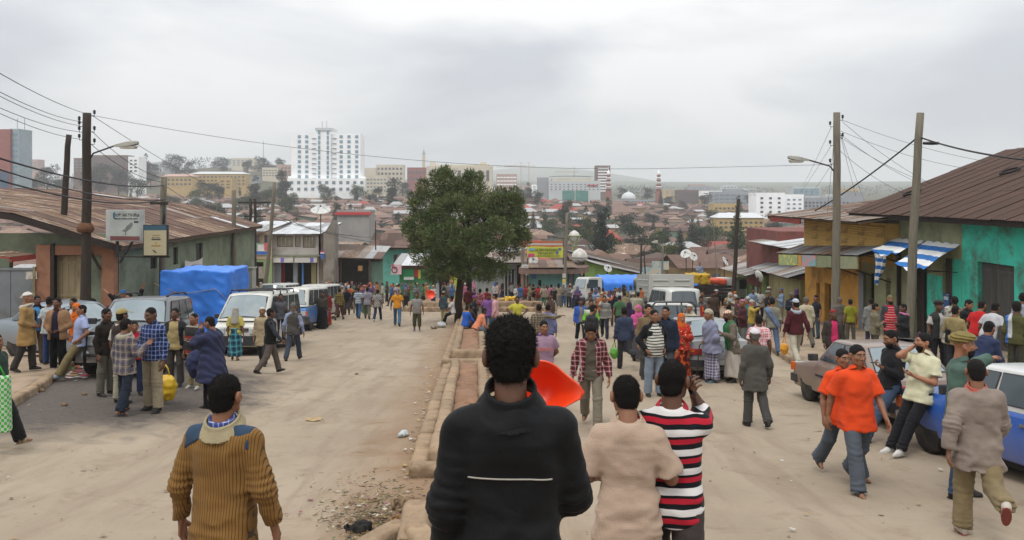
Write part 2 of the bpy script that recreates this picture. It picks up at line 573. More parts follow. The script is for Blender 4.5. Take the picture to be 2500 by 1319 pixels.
 # ---- heads, hair, headwear, hands and shoes: made once in their own frame, then placed
_CACHE={}
def head_sdf(P,seed):
 r=np.random.default_rng(seed);j=lambda s:float(r.normal(0,s))
 X=P.copy();X[:,0]=np.abs(X[:,0])
 jw,jl=1+j(.05),1+j(.05)
 d=ell(X,(0,-.014,.030),(.074,.095,.086))
 d=smin(d,ell(X,(0,.022,-.040),(.060*jw,.070,.086*jl)),.035)
 d=smin(d,ell(X,(0,.066,-.100*jl),(.026*jw,.022,.022)),.03)
 d=smin(d,ell(X,(.044,.058,-.022),(.020,.022,.018)),.03)
 d=smin(d,cone(X,(.046,.030,-.085),(.056,.0,-.045),.018,.022),.03)
 d=smin(d,cone(X,(0,.084,.027),(.040,.074,.026),.012,.010),.018)
 d=smax(d,-(np.linalg.norm(X-np.array((.031,.101,.006)),axis=1)-.0165),.014)
 nl=.112+j(.004)
 d=smin(d,cone(X,(0,.086,.018),(0,nl,-.032),.0085,.0125),.012)
 d=smin(d,ell(X,(.013,.098,-.036),(.0105,.012,.009)),.008)
 d=smin(d,ell(X,(0,.084,-.066),(.027,.017,.008)),.008)
 d=smin(d,ell(X,(0,.083,-.080),(.024,.016,.009)),.008)
 d=smax(d,-(cone(X,(0,.106,-.0735),(.022,.094,-.072),.003,.002)),.006)
 e=ell(X,(.091,-.016,-.006),(.017,.025,.037))
 e=smax(e,-(np.linalg.norm((X-np.array((.108,-.004,-.002)))/np.array((1,1.2,1.7)),axis=1)-.012),.008)
 d=smin(d,e,.012)
 d=smin(d,cone(P,(0,-.030,-.06),(0,-.050,-.215),.056,.063),.03)
 d=smin(d,ell(P,(0,.02,-.135),(.03,.03,.05)),.03)
 return d
def head_part(h,seed):
 k=('head',h,seed)
 if k not in _CACHE:
  V,F=sdf_mesh(lambda P:head_sdf(P,seed),(-.11,-.13,-.24),(.11,.135,.135),h,B=6)
  mi=np.zeros(len(F),int)
  c=V[F].mean(1)
  lips=(np.abs(c[:,0])<.026)&(c[:,1]>.082)&(c[:,2]<-.060)&(c[:,2]>-.090)
  mi[lips]=1
  mi[(np.abs(np.abs(c[:,0])-.030)<.020)&(c[:,1]>.07)&(np.abs(c[:,2]-.027-.10*(.03-np.abs(c[:,0])))<.0055)]=3
  # eyeballs
  n=10 if h<.008 else 6
  Vs,Fs,ms=[V],[F],[mi];b=len(V)
  for sx in (-1,1):
   vv=[];ff=[]
   for a in range(n+1):
    for q in range(n):
     th=PI*a/n;ph=2*PI*q/n
     vv.append((sx*.031+.0115*math.sin(th)*math.cos(ph),.0785+.0115*math.cos(th),.004+.0085*math.sin(th)*math.sin(ph)))
   for a in range(n):
    for q in range(n):
     ff.append((a*n+q,a*n+(q+1)%n,(a+1)*n+(q+1)%n,(a+1)*n+q))
   Vs.append(np.array(vv));Fs.append(np.array(ff)+b);b+=len(vv)
   ms.append(np.array([3 if (i//n)<max(1,n//4)else 2 for i in range(len(ff))]))
  _CACHE[k]=(np.concatenate(Vs),np.concatenate(Fs),np.concatenate(ms))
 return _CACHE[k]

def hair_sdf(P,kind,seed):
 X=P.copy();X[:,0]=np.abs(X[:,0])
 t={'buzz':.004,'short':.0085,'crop':.014,'afro':.0125,'flat':.022,'receding':.008,'grey':.009}[kind]
 d=ell(X,(0,-.016,.030),(.074+t,.095+t,.086+t*1.05))
 if kind=='afro':d=smin(d,ell(X,(0,-.010,.072),(.076,.098,.070)),.04)
 if kind=='flat':d=smin(d,ell(X,(0,.0,.085),(.075,.085,.050)),.03)
 d=smin(d,ell(X,(0,-.055,-.045),(.060+t*.5,.050+t*.6,.05)),.03)
 hl=.062 if kind not in ('receding','grey')else .095
 yl=.062 if kind not in ('receding','grey')else .045
 front=smax(plane(P,(0,yl,hl),(0,1,-.55)),plane(P,(0,.01,0),(0,1,0)),.01)
 d=smax(d,plane(X,(0,.074,.060 if kind not in ('receding','grey')else .075),(0,.86,-.5)),.012)
 # sides: cut away in front of the ears and below
 d=smax(d,np.minimum(plane(X,(0,.018,0),(0,-1,0))*-1,plane(X,(0,0,.020),(0,.25,1))*-1),.012)
 d=smax(d,plane(P,(0,-.05,-.085),(0,.45,-1)),.012)
 d=smax(d,-ell(X,(.098,-.010,-.008),(.030,.036,.046)),.008)
 n=.003 if kind!='afro' else .0045
 d=d+n*vnoise(P*70+seed)+n*.6*vnoise(P*140+seed)
 return d
def hair_part(h,kind,seed=0):
 k=('hair',h,kind,seed)
 if k not in _CACHE:
  _CACHE[k]=sdf_mesh(lambda P:hair_sdf(P,kind,seed),(-.14,-.17,-.13),(.14,.15,.22),h,B=6,smooth=0)
 return _CACHE[k]
def beard_part(h,seed=0):
 k=('beard',h)
 if k not in _CACHE:
  def f(P):
   d=head_sdf(P,1)-.0035
   d=smax(d,np.minimum(plane(P,(0,.09,-.054),(0,-.9,1)),plane(P,(0,.0,-.054),(0,0,1))),.006)
   d=smax(d,-plane(P,(0,.012,0),(0,1,.1)),.006)
   d=smax(d,-ell(P,(0,.095,-.073),(.026,.03,.012)),.004)
   return smax(d,plane(P,(0,0,-.150),(0,-.25,-1)),.006)
  _CACHE[k]=sdf_mesh(f,(-.11,-.1,-.18),(.11,.14,.0),h,B=6,smooth=0)
 return _CACHE[k]
def wear_sdf(P,kind):
 X=P.copy();X[:,0]=np.abs(X[:,0])
 if kind=='kufi':
  d=ell(X,(0,-.016,.050),(.084,.104,.078))
  d=smax(d,-plane(P,(0,0,.052),(0,-.22,1)),.008)
  return smin(d,smax(ell(X,(0,-.016,.065),(.090,.110,.05)),np.abs(plane(P,(0,0,.068),(0,-.22,1)))-.020,.008),.006)
 if kind=='cap':
  d=smax(ell(X,(0,-.012,.045),(.088,.108,.092)),-plane(P,(0,0,.045),(0,-.10,1)),.01)
  br=smax(ell(P,(0,.13,.052),(.075,.085,.3)),np.abs(plane(P,(0,.1,.056),(0,.18,1)))-.006,.004)
  return smin(d,br,.008)
 if kind=='beanie':
  return smax(ell(X,(0,-.016,.045),(.088,.108,.096)),-plane(P,(0,0,.035),(0,-.18,1)),.012)
 if kind=='turban':
  n=.006*np.sin(P[:,2]*190+3*np.sin(P[:,0]*22)+P[:,1]*25)
  d=smax(ell(X,(0,-.015,.060),(.100,.120,.082)),-plane(P,(0,0,.042),(0,-.25,1)),.02)
  d=smin(d,smax(ell(X,(0,-.015,.072),(.108,.130,.052)),-plane(P,(0,0,.035),(0,-.25,1)),.02),.02)
  return d+n
 if kind=='wrap':  # cloth tied round the head with an end hanging behind
  n=.004*np.sin(P[:,2]*130+P[:,0]*60)
  d=smax(ell(X,(0,-.016,.045),(.090,.112,.094)),-plane(P,(0,0,.030),(0,-.25,1)),.015)
  d=smin(d,cone(P,(.01,-.10,.03),(.03,-.13,-.16),.035,.028),.03)
  return d+n
 if kind in ('hijab','veil'):
  d=ell(X,(0,-.020,.022),(.092,.114,.106))
  d=smin(d,cone(P,(0,-.02,-.06),(0,-.02,-.20),.088,.130),.06)
  if kind=='veil':d=smin(d,cone(P,(0,-.07,-.1),(0,-.10,-.36),.09,.13),.06)
  d=smax(d,-ell(X,(0,.115,-.012),(.055,.075,.080)),.012)
  d=smax(d,plane(P,(0,0,-.27 if kind=='hijab' else -.42),(0,0,-1)),.01)
  return d+.005*vnoise(P*np.array((18,18,26)))
 if kind=='hood':
  n=.004*vnoise(P*22)
  ang=np.arctan2(P[:,0],-P[:,1]-.02)
  rr=np.hypot(P[:,0],P[:,1]+.03)
  d=np.hypot(rr-.105,(P[:,2]+.175+.04*np.cos(ang))*.8)-(.032+.012*np.cos(ang))
  return d+n
 if kind=='bundle':  # load carried on the head
  return ell(P,(0,0,.20),(.30,.22,.14))+.02*vnoise(P*9)
def wear_part(h,kind):
 k=('wear',h,kind)
 if k not in _CACHE:
  lo,hi=(-.15,-.18,-.12),(.15,.24,.2)
  if kind in ('hijab','veil'):lo,hi=(-.2,-.28,-.46),(.2,.2,.18)
  if kind=='hood':lo,hi=(-.2,-.24,-.32),(.2,.2,.0)
  if kind=='bundle':lo,hi=(-.36,-.3,.0),(.36,.3,.4)
  if kind=='wrap':lo,hi=(-.15,-.22,-.24),(.15,.15,.2)
  _CACHE[k]=sdf_mesh(lambda P:wear_sdf(P,kind),lo,hi,h,B=6)
 return _CACHE[k]

def hand_sdf(P,kind):
 curl={'relax':(18,22,16),'hold':(62,78,40),'open':(4,6,4),'phone':(42,58,30)}[kind]
 d=cone(P,(0,0,.07),(0,0,0),.027,.022)
 ky=(.031,.011,-.010,-.029);ln=(.042,.047,.043,.034)
 for i in range(4):
  spread={'open':.16}.get(kind,.04)*(ky[i]/.03)
  k0=np.array((0,ky[i],-.088-(.006 if i in (1,2)else 0)))
  d=smin(d,cone(P,(0,ky[i]*.55,-.012),k0,.014,.0115),.014)
  a=0;p=k0;seg=(ln[i],ln[i]*.62,ln[i]*.5);rr=(.0098,.0088,.0078,.0066)
  fing=None
  for s_ in range(3):
   a+=R(curl[s_]*(1+.12*i*(1 if kind=='relax' else .2)))
   q=p+seg[s_]*np.array((-math.sin(a),spread,-math.cos(a)))
   c=cone(P,p,q,rr[s_],rr[s_+1])
   fing=c if fing is None else np.minimum(fing,c)
   p=q
  d=smin(d,fing,.005)
 if kind=='open':tp=[(-.003,.02,-.03),(-.012,.055,-.055),(-.016,.075,-.085)]
 elif kind in ('hold','phone'):tp=[(-.004,.02,-.03),(-.03,.045,-.065),(-.052,.028,-.088)]
 else:tp=[(-.004,.02,-.03),(-.018,.046,-.062),(-.028,.046,-.098)]
 t=smin(cone(P,tp[0],tp[1],.015,.011),cone(P,tp[1],tp[2],.0105,.0082),.006)
 return smin(d,t,.010)
def hand_part(h,kind):
 k=('hand',h,kind)
 if k not in _CACHE:
  _CACHE[k]=sdf_mesh(lambda P:hand_sdf(P,kind),(-.14,-.08,-.24),(.06,.13,.10),h,B=6)
 return _CACHE[k]
def shoe_part(h,kind):
 k=('shoe',h,kind)
 if k not in _CACHE:
  def f(P):
   Q=P*np.array((1.0,1.0,1.0))
   d=smin(cone(Q,(0,-.035,-.045),(0,.06,-.050),.037,.038),cone(Q,(0,.06,-.052),(0,.150,-.066),.039,.026),.03)
   if kind!='bare':d=smin(d,cone(Q,(0,-.02,-.02),(0,-.015,.03),.042,.040),.025)
   else:d=smin(d,cone(Q,(0,-.01,-.03),(0,-.01,.06),.036,.034),.03)
   d=smax(d,-plane(P,(0,0,-.078),(0,0,1)),.006)
   if kind=='bare':d=smin(d+.004,ell(P,(0,.02,-.080),(.046,.135,.010)),.003)
   else:d=smin(d,smax(ell(P,(0,.05,-.078),(.044,.135,.05)),np.abs(P[:,2]+.077)-.009,.004),.004)
   return d
  V,F=sdf_mesh(f,(-.07,-.11,-.10),(.07,.22,.08),h,B=6)
  c=V[F].mean(1)
  m=(c[:,2]<-.066)
  if kind=='bare':m=m|(((c[:,1]>.055)&(c[:,1]<.095))|((c[:,1]>-.005)&(c[:,1]<.022)))&(c[:,2]<-.005)
  _CACHE[k]=(V,F,m.astype(int))
 return _CACHE[k]

def frame(zdir,yhint):
 z=np.asarray(zdir,float);z=z/np.linalg.norm(z)
 y=np.asarray(yhint,float);y=y-z*(y@z)
 if np.linalg.norm(y)<1e-4:y=np.array((0,1,0))-z*z[1]
 y/=np.linalg.norm(y);x=np.cross(y,z)
 return np.stack([x,y,z],1)  # columns
def rotm(yaw=0,pitch=0,roll=0):
 """yaw + turns to the left, pitch + looks down"""
 return np.array((Matrix.Rotation(R(yaw),3,'Z')@Matrix.Rotation(-R(pitch),3,'X')@Matrix.Rotation(R(roll),3,'Y')))

ARMS={  # elbow and wrist from the shoulder, right arm (x outward, y forward)
'hang':((.055,-.03,-.285),(.075,.035,-.535)),'hang2':((.09,-.01,-.28),(.12,.06,-.52)),
'fwd':((.06,.09,-.27),(.05,.25,-.45)),'back':((.07,-.13,-.255),(.10,-.15,-.505)),
'fold':((.06,.03,-.285),(-.14,.20,-.24)),'clasp':((.09,-.01,-.28),(-.12,.18,-.40)),
'behind':((.10,-.10,-.26),(-.07,-.19,-.42)),'pocket':((.13,-.08,-.25),(.03,.08,-.44)),
'ear':('ik',(.128,.078,.575),(.30,.45,-1)),'read':((.06,.03,-.285),(-.03,.27,-.20)),
'akimbo':((.23,-.08,-.18),(.01,.06,-.37)),'up':((.17,.06,.22),(.30,.12,.43)),
'side':((.28,.06,-.06),(.52,.16,-.02)),'gest':((.10,.06,-.26),(.06,.30,-.12)),
'mouth':('ik',(.085,.20,.515),(.5,.2,-1)),'carry':((.06,-.01,-.29),(.09,.04,-.54)),
'knee':((.07,.17,-.23),(.02,.38,-.30)),'ontop':((.20,.04,.0),(.28,.22,.14)),
'slap':((.12,.22,-.14),(.14,.43,.0)),
}
LEGS={  # hip pitch, knee flex for left and right
'stand':(2,3,-2,2),'wide':(3,4,-3,3),'walk':(20,6,-16,22),'walk2':(-14,26,22,8),'stride':(26,6,-24,38),
'kick':(4,4,-26,62),'contra':(0,2,12,20),'lean':(34,4,30,2),'sit':(82,88,78,82),'squat':(112,128,108,126),'bend':(12,18,8,14),'step':(8,6,-10,12),
}
def skeleton(p):
 lean,twist=p.get('lean',0),p.get('twist',0)
 sl=p.get('side',0)
 Rt=np.array(Matrix.Rotation(R(twist),3,'Z')@Matrix.Rotation(-R(lean),3,'X')@Matrix.Rotation(R(sl),3,'Y'))
 P0=np.array((0,0,.93))
 J={'P0':P0,'Rt':Rt}
 lg=p.get('legs','stand');lg=LEGS[lg]if isinstance(lg,str)else lg
 spl=p.get('splay',.05)
 low=9
 for s,(a,k)in ((-1,lg[:2]),(1,lg[2:])):
  hip=P0+np.array((s*.088,0,-.04))
  a_,b_=R(a),R(a-k)
  d1=np.array((s*spl,math.sin(a_),-math.cos(a_)));d1/=np.linalg.norm(d1)
  d2=np.array((s*spl*.5,math.sin(b_),-math.cos(b_)));d2/=np.linalg.norm(d2)
  knee=hip+.415*d1;ank=knee+.405*d2
  fp=p.get('foot',{}).get(s,math.degrees(b_)*.62 if abs(a)<60 and lg[:2]!=(34,4)else 0)
  Rf=rotm(-s*9,-fp)
  toe=ank+Rf@np.array((0,.16,-.085));heel=ank+Rf@np.array((0,-.06,-.085))
  low=min(low,toe[2],heel[2])
  J[('hip',s)],J[('knee',s)],J[('ank',s)],J[('Rf',s)]=hip,knee,ank,Rf
 dz=np.array((0,0,-low))
 for k in list(J):
  if k!='Rt' and not (isinstance(k,tuple)and k[0]=='Rf'):J[k]=J[k]+dz
 P0=J['P0']
 T=lambda v:P0+Rt@np.asarray(v,float)
 J['T']=T
 sw=p.get('sw',.172)
 for s,nm in ((-1,'L'),(1,'R')):
  sh=T((s*sw,-.012,.422))
  ar=p.get(nm,'hang');ar=ARMS[ar]if isinstance(ar,str)else ar
  if ar[0]=='ik':  # wrist put on a point of the torso frame, elbow bent towards the pole
   tg=np.array(ar[1])*(s,1,1)-np.array((s*sw,-.012,.422));pl=np.array(ar[2])*(s,1,1)
   D=min(np.linalg.norm(tg),.53);u=tg/np.linalg.norm(tg);a_=(D*D+.285**2-.25**2)/(2*D)
   pl=pl-u*(pl@u);pl/=np.linalg.norm(pl);e=u*a_+pl*math.sqrt(max(.285**2-a_*a_,0));w_=u*D
  else:e=np.array(ar[0])*(s,1,1);w_=np.array(ar[1])*(s,1,1)
  ed=e/np.linalg.norm(e);elb=sh+Rt@(ed*.285)
  fd=(w_-e);fd/=np.linalg.norm(fd);wr=elb+Rt@(fd*.25)
  J[('sh',s)],J[('el',s)],J[('wr',s)]=sh,elb,wr
 J['neck']=T((0,-.012,.515))
 hy,hp=p.get('hy',0),p.get('hp',0)
 lean_h=lean*.45
 J['Rh']=np.array(Matrix.Rotation(R(twist),3,'Z'))@rotm(hy,lean_h+hp)
 J['head']=J['neck']+J['Rh']@np.array((0,.035,.155))*np.array((1,1,1))
 return J

TORW=np.array((-.42,-.30,-.14,0,.12,.26,.38,.455,.495,.53,.56))
TORX=np.array((.168,.168,.168,.162,.150,.160,.164,.118,.080,.062,.057))
TORY=np.array((.118,.118,.118,.114,.102,.108,.112,.095,.078,.064,.060))
def torso_d(P,J,fit,hem,flare=0.0,belly=0.0,top=.53,wide=1.0):
 q=(P-J['P0'])@J['Rt']
 w_=q[:,2]
 ft=fit*np.clip((.54-w_)/.12,.15,1)
 rx=np.interp(w_,TORW,TORX)*wide+ft;ry=np.interp(w_,TORW,TORY)+ft
 fl=flare*np.clip((.1-w_)/.5,0,1)
 rx=rx+fl;ry=ry+fl*.8
 by=belly*np.exp(-((w_-.10)/.16)**2)
 cy=np.interp(w_,(-.3,0,.15,.35,.5),(-.005,-.005,.008,.004,-.018))
 yy=q[:,1]-cy-by*.6
 ry=ry+by*.5;rx=rx+by*.4
 n=2.35
 rho=(np.abs(q[:,0]/rx)**n+np.abs(yy/ry)**n)**(1/n)
 d=(rho-1)*np.minimum(rx,ry)
 d=np.maximum(d,w_-top)
 return (d if hem is None else np.maximum(d,hem-w_)),q
_TILT=np.array(((1.0,0,.9),(0,1.0,.3),(-1.1,0,1.4)))
def top_sdf(J,g,seed):
 fit,hem,slv=g.get('fit',.012),g.get('hem',-.12),g.get('slv','long')
 flare,belly,gap=g.get('flare',0.02),g.get('belly',0),g.get('gap',0)
 fs=fit*.62
 amp=g.get('wr',.0105);wide=g.get('wide',1.0)
 lo_s={'long':1.0,'short':None,'none':-1,'roll':.3}[slv]
 def f(P):
  d,q=torso_d(P,J,fit,hem-.06,flare,belly,.512,wide)
  for s in (-1,1):
   sh,el,wr=J[('sh',s)],J[('el',s)],J[('wr',s)]
   d=smin(d,cone(P,J['T']((s*.045,-.018,.485)),sh,.036+fit*.25,.052+fs*.6),.04)
   if slv=='none':continue
   if lo_s is None:
    e=sh+(el-sh)*g.get('sl',.68)
    a=cone(P,sh,e,.052+fs,.055+fs*2.4)
    a=smax(a,plane(P,e,el-sh),.006)
   else:
    a=cone(P,sh,el,.052+fs,.045+fs*1.2)
    e=el+(wr-el)*lo_s*.97
    a=smin(a,cone(P,el,e,.046+fs*1.2,.036+fs*1.1),.03)
    a=smax(a,plane(P,e,wr-el),.006)
    bd=np.linalg.norm(P-el,axis=1)
    a=a+amp*.9*np.exp(-(bd/.13)**2)*np.sin((P@(wr-sh))*150/max(np.linalg.norm(wr-sh),.2)+3*vnoise(P*9+seed))
   d=smin(d,a,.030)
   # folds: soft drag lines plus creases gathering above the hem
  nz=vnoise(P*np.array((7,7,11))+seed)*.7+vnoise(P*np.array((15,15,24))+seed*2)*.35
  cr=np.abs(vnoise(P*np.array((5,5,17))+seed*3))
  low=np.clip((.28-q[:,2])/.3,.25,1)
  cr2=np.abs(vnoise(q*np.array((6,6,5))@_TILT+seed*4))
  d=d+amp*1.15*nz+amp*1.7*(cr-.3)*low+amp*1.5*(cr2-.3)
  dh=smax(d,hem-q[:,2]+.006*np.sin(q[:,0]*40+seed)*np.sign(.5-(gap>0)),.004)
  d=np.where(np.abs(q[:,0])<.24+flare,dh,d)
  if gap>0:
   gp=gap*np.interp(q[:,2],(-.3,0,.3,.46,.55),(1.5,1.15,.85,.7,.3))
   d=smax(d,-np.maximum(np.abs(q[:,0])-gp,-(q[:,1]-.015)),.010)
  if 'clip' in g:d=np.maximum(d-g.get('off',.004),g['clip'](q))
  return d
 pts=np.array([J['T']((0,0,hem)),J['neck']]+[J[(k,s)]for k in ('sh','el','wr')for s in (-1,1)])
 lo=pts.min(0)-(.24,.22,.06);hi=pts.max(0)+(.24,.22,.12)
 return f,lo,hi
def collar_sdf(J,g):
 hgt,rad,gapc=g.get('ch',.052),g.get('cr',.072),g.get('cg',.55)
 def f(P):
  q=(P-J['neck'])@J['Rt']
  z=q[:,2]+.006-q[:,1]*.45
  r_=np.hypot(q[:,0]*.95,q[:,1]+.005)
  d=np.abs(r_-(rad+.040*np.clip((.028-z)/.06,0,1.5)))-.008
  d=smax(d,np.abs(z-.012)-hgt*.6,.006)
  fr=np.maximum(np.abs(q[:,0])-gapc*np.maximum(q[:,1],0)*1.0,-(q[:,1]-.02))
  return smax(d,-fr,.005)
 return f,J['neck']-(.14,.14,.1),J['neck']+(.14,.14,.1)
def pants_sdf(J,g,seed):
 fit,amp,fl=g.get('fit',.014),g.get('wr',.0115),g.get('flare',.010)
 cut=g.get('cut',1.0)
 def f(P):
  d,q=torso_d(P,J,fit*.6-.004,-.13,0,0,.05)
  for s in (-1,1):
   h_,k_,a_=J[('hip',s)],J[('knee',s)],J[('ank',s)]
   l=cone(P,h_+(0,0,.0),k_,.090+fit*.5,.062+fit)
   if cut>=.98:
    e=a_+(a_-k_)*.06
    m=cone(P,k_,e,.060+fit,.050+fit+fl)
    m=smax(m,plane(P,e,a_-k_),.006)
    bd=np.linalg.norm(P-a_,axis=1)
    m=m+amp*1.2*np.exp(-(bd/.12)**2)*np.sin(P[:,2]*130+4*vnoise(P*8+seed))
    l=smin(l,m,.03)
   elif cut>.5:
    e=k_+(a_-k_)*(cut-.5)*2
    l=smin(l,smax(cone(P,k_,e,.062+fit,.060+fit),plane(P,e,a_-k_),.006),.03)
   kd=np.linalg.norm(P-k_,axis=1)
   l=l+amp*.8*np.exp(-(kd/.12)**2)*np.sin(P[:,2]*110+4*vnoise(P*7+seed))
   d=smin(d,l,.028)
  return d+amp*(vnoise(P*np.array((10,10,6))+seed)*.7+.5*np.abs(vnoise(P*np.array((8,8,20))+seed)))
 pts=np.array([J['P0']+(0,0,.12)]+[J[(k,s)]for k in ('hip','knee','ank')for s in (-1,1)])
 return f,pts.min(0)-(.20,.20,.06),pts.max(0)+(.20,.20,.06)
def skirt_sdf(J,g,seed):
 """wrapped skirt, robe or cape: one sheet hanging round both legs"""
 fit,flare,hem,top=g.get('fit',.02),g.get('flare',.07),g.get('hem_z',.10),g.get('top',.12)
 amp=g.get('wr',.010);P0=J['P0']
 am=(J[('ank',-1)]+J[('ank',1)])/2
 dx_=abs(J[('ank',-1)][1]-J[('ank',1)][1])*.35
 def f(P):
  t=np.clip((P0[2]+top-P[:,2])/(P0[2]+top-hem),0,1)
  cx,cy=P0[0]+(am[0]-P0[0])*t,P0[1]+(am[1]-P0[1])*t
  rx=.158+fit+flare*t;ry=.112+fit+(flare+dx_)*t
  x,y=P[:,0]-cx,P[:,1]-cy
  an=np.arctan2(y,x)
  rho=np.hypot(x/rx,y/ry)
  d=(rho-1)*np.minimum(rx,ry)
  d=d+amp*t*np.sin(an*9+2*vnoise(P*4+seed)*2+seed)+amp*.6*vnoise(P*np.array((9,9,5))+seed)
  d=np.maximum(d,hem-P[:,2]+.02*np.sin(an*3))
  return np.maximum(d,P[:,2]-(P0[2]+top))
 lo=np.array((min(P0[0],am[0])-.42,min(P0[1],am[1])-.46,hem-.06));hi=np.array((max(P0[0],am[0])+.42,max(P0[1],am[1])+.46,P0[2]+top+.05))
 return f,lo,hi
def shawl_sdf(J,g,seed):
 """cloth wrapped over shoulders and arms, hanging to hem"""
 hem,fit=g.get('hem',-.15),g.get('fit',.05)
 def f(P):
  d,q=torso_d(P,J,fit,hem,g.get('flare',.08),0,.50)
  for s in (-1,1):
   sh,el=J[('sh',s)],J[('el',s)]
   d=smin(d,cone(P,sh,el,.075,.085),.07)
   d=smin(d,cone(P,el,J[('wr',s)],.08,.05),.06)
   d=smin(d,cone(P,J['T']((s*.05,-.012,.49)),sh,.07,.07),.05)
  d=np.maximum(d,hem-q[:,2]+.05*q[:,0]/.2)
  an=np.arctan2(q[:,1],q[:,0])
  fo=np.sin(q[:,2]*34+q[:,0]*40+2.5*vnoise(P*5+seed))
  return d+.008*fo+.012*vnoise(P*np.array((7,7,5))+seed)
 pts=np.array([J['T']((0,0,hem)),J['neck']]+[J[(k,s)]for k in ('sh','el','wr')for s in (-1,1)])
 return f,pts.min(0)-(.26,.26,.1),pts.max(0)+(.26,.26,.12)
def arms_sdf(J,bare):
 def f(P):
  d=np.full(len(P),9.0)
  for s in (-1,1):
   sh,el,wr=J[('sh',s)],J[('el',s)],J[('wr',s)]
   d=np.minimum(d,smin(cone(P,sh,el,.050,.040),smin(cone(P,el,el+(wr-el)*.35,.039,.040),cone(P,el+(wr-el)*.3,wr,.040,.027),.02),.02))
  return d
 pts=np.array([J[(k,s)]for k in ('sh','el','wr')for s in (-1,1)])
 return f,pts.min(0)-.08,pts.max(0)+.08
def shins_sdf(J):
 def f(P):
  d=np.full(len(P),9.0)
  for s in (-1,1):
   k_,a_=J[('knee',s)],J[('ank',s)]
   d=np.minimum(d,smin(cone(P,k_,k_+(a_-k_)*.4,.055,.052),cone(P,k_+(a_-k_)*.35,a_+(a_-k_)*.05,.053,.034),.02))
  return d
 pts=np.array([J[(k,s)]for k in ('knee','ank')for s in (-1,1)])
 return f,pts.min(0)-.1,pts.max(0)+.1

SKINS={}
def skin_mats(t):
 if t not in SKINS:
  base={0:'#6d4934',1:'#7c543c',2:'#593a2a',3:'#8f6146',4:'#a07050'}[t]
  c=lin(base)
  SKINS[t]=[M('skin_%d'%t,c,0.52,0.10,14.0,0.06,90.0,spec=0.45),M('lip_%d'%t,(c[0]*.95,c[1]*.7,c[2]*.72),0.45,0.08,14.0),
  M('eye_white','#857a70',0.3,0.05),M('eye_dark','#120b08',0.2,0.05)]
 return SKINS[t]
def hairmat(k):
 return M('hair_'+k,{'black':'#15110f','grey':'#5d5854','brown':'#2a1d16'}[k],0.85,0.35,60.0,0.9,140.0,spec=0.25)

def assemble(parts):
 Vs,Fs,Ms=[],[],[];b=0
 for V,F,m in parts:
  if len(V)==0:continue
  Vs.append(V);Fs.append(F+b);Ms.append(np.full(len(F),m)if np.isscalar(m)else m);b+=len(V)
 return np.concatenate(Vs),np.concatenate(Fs),np.concatenate(Ms)

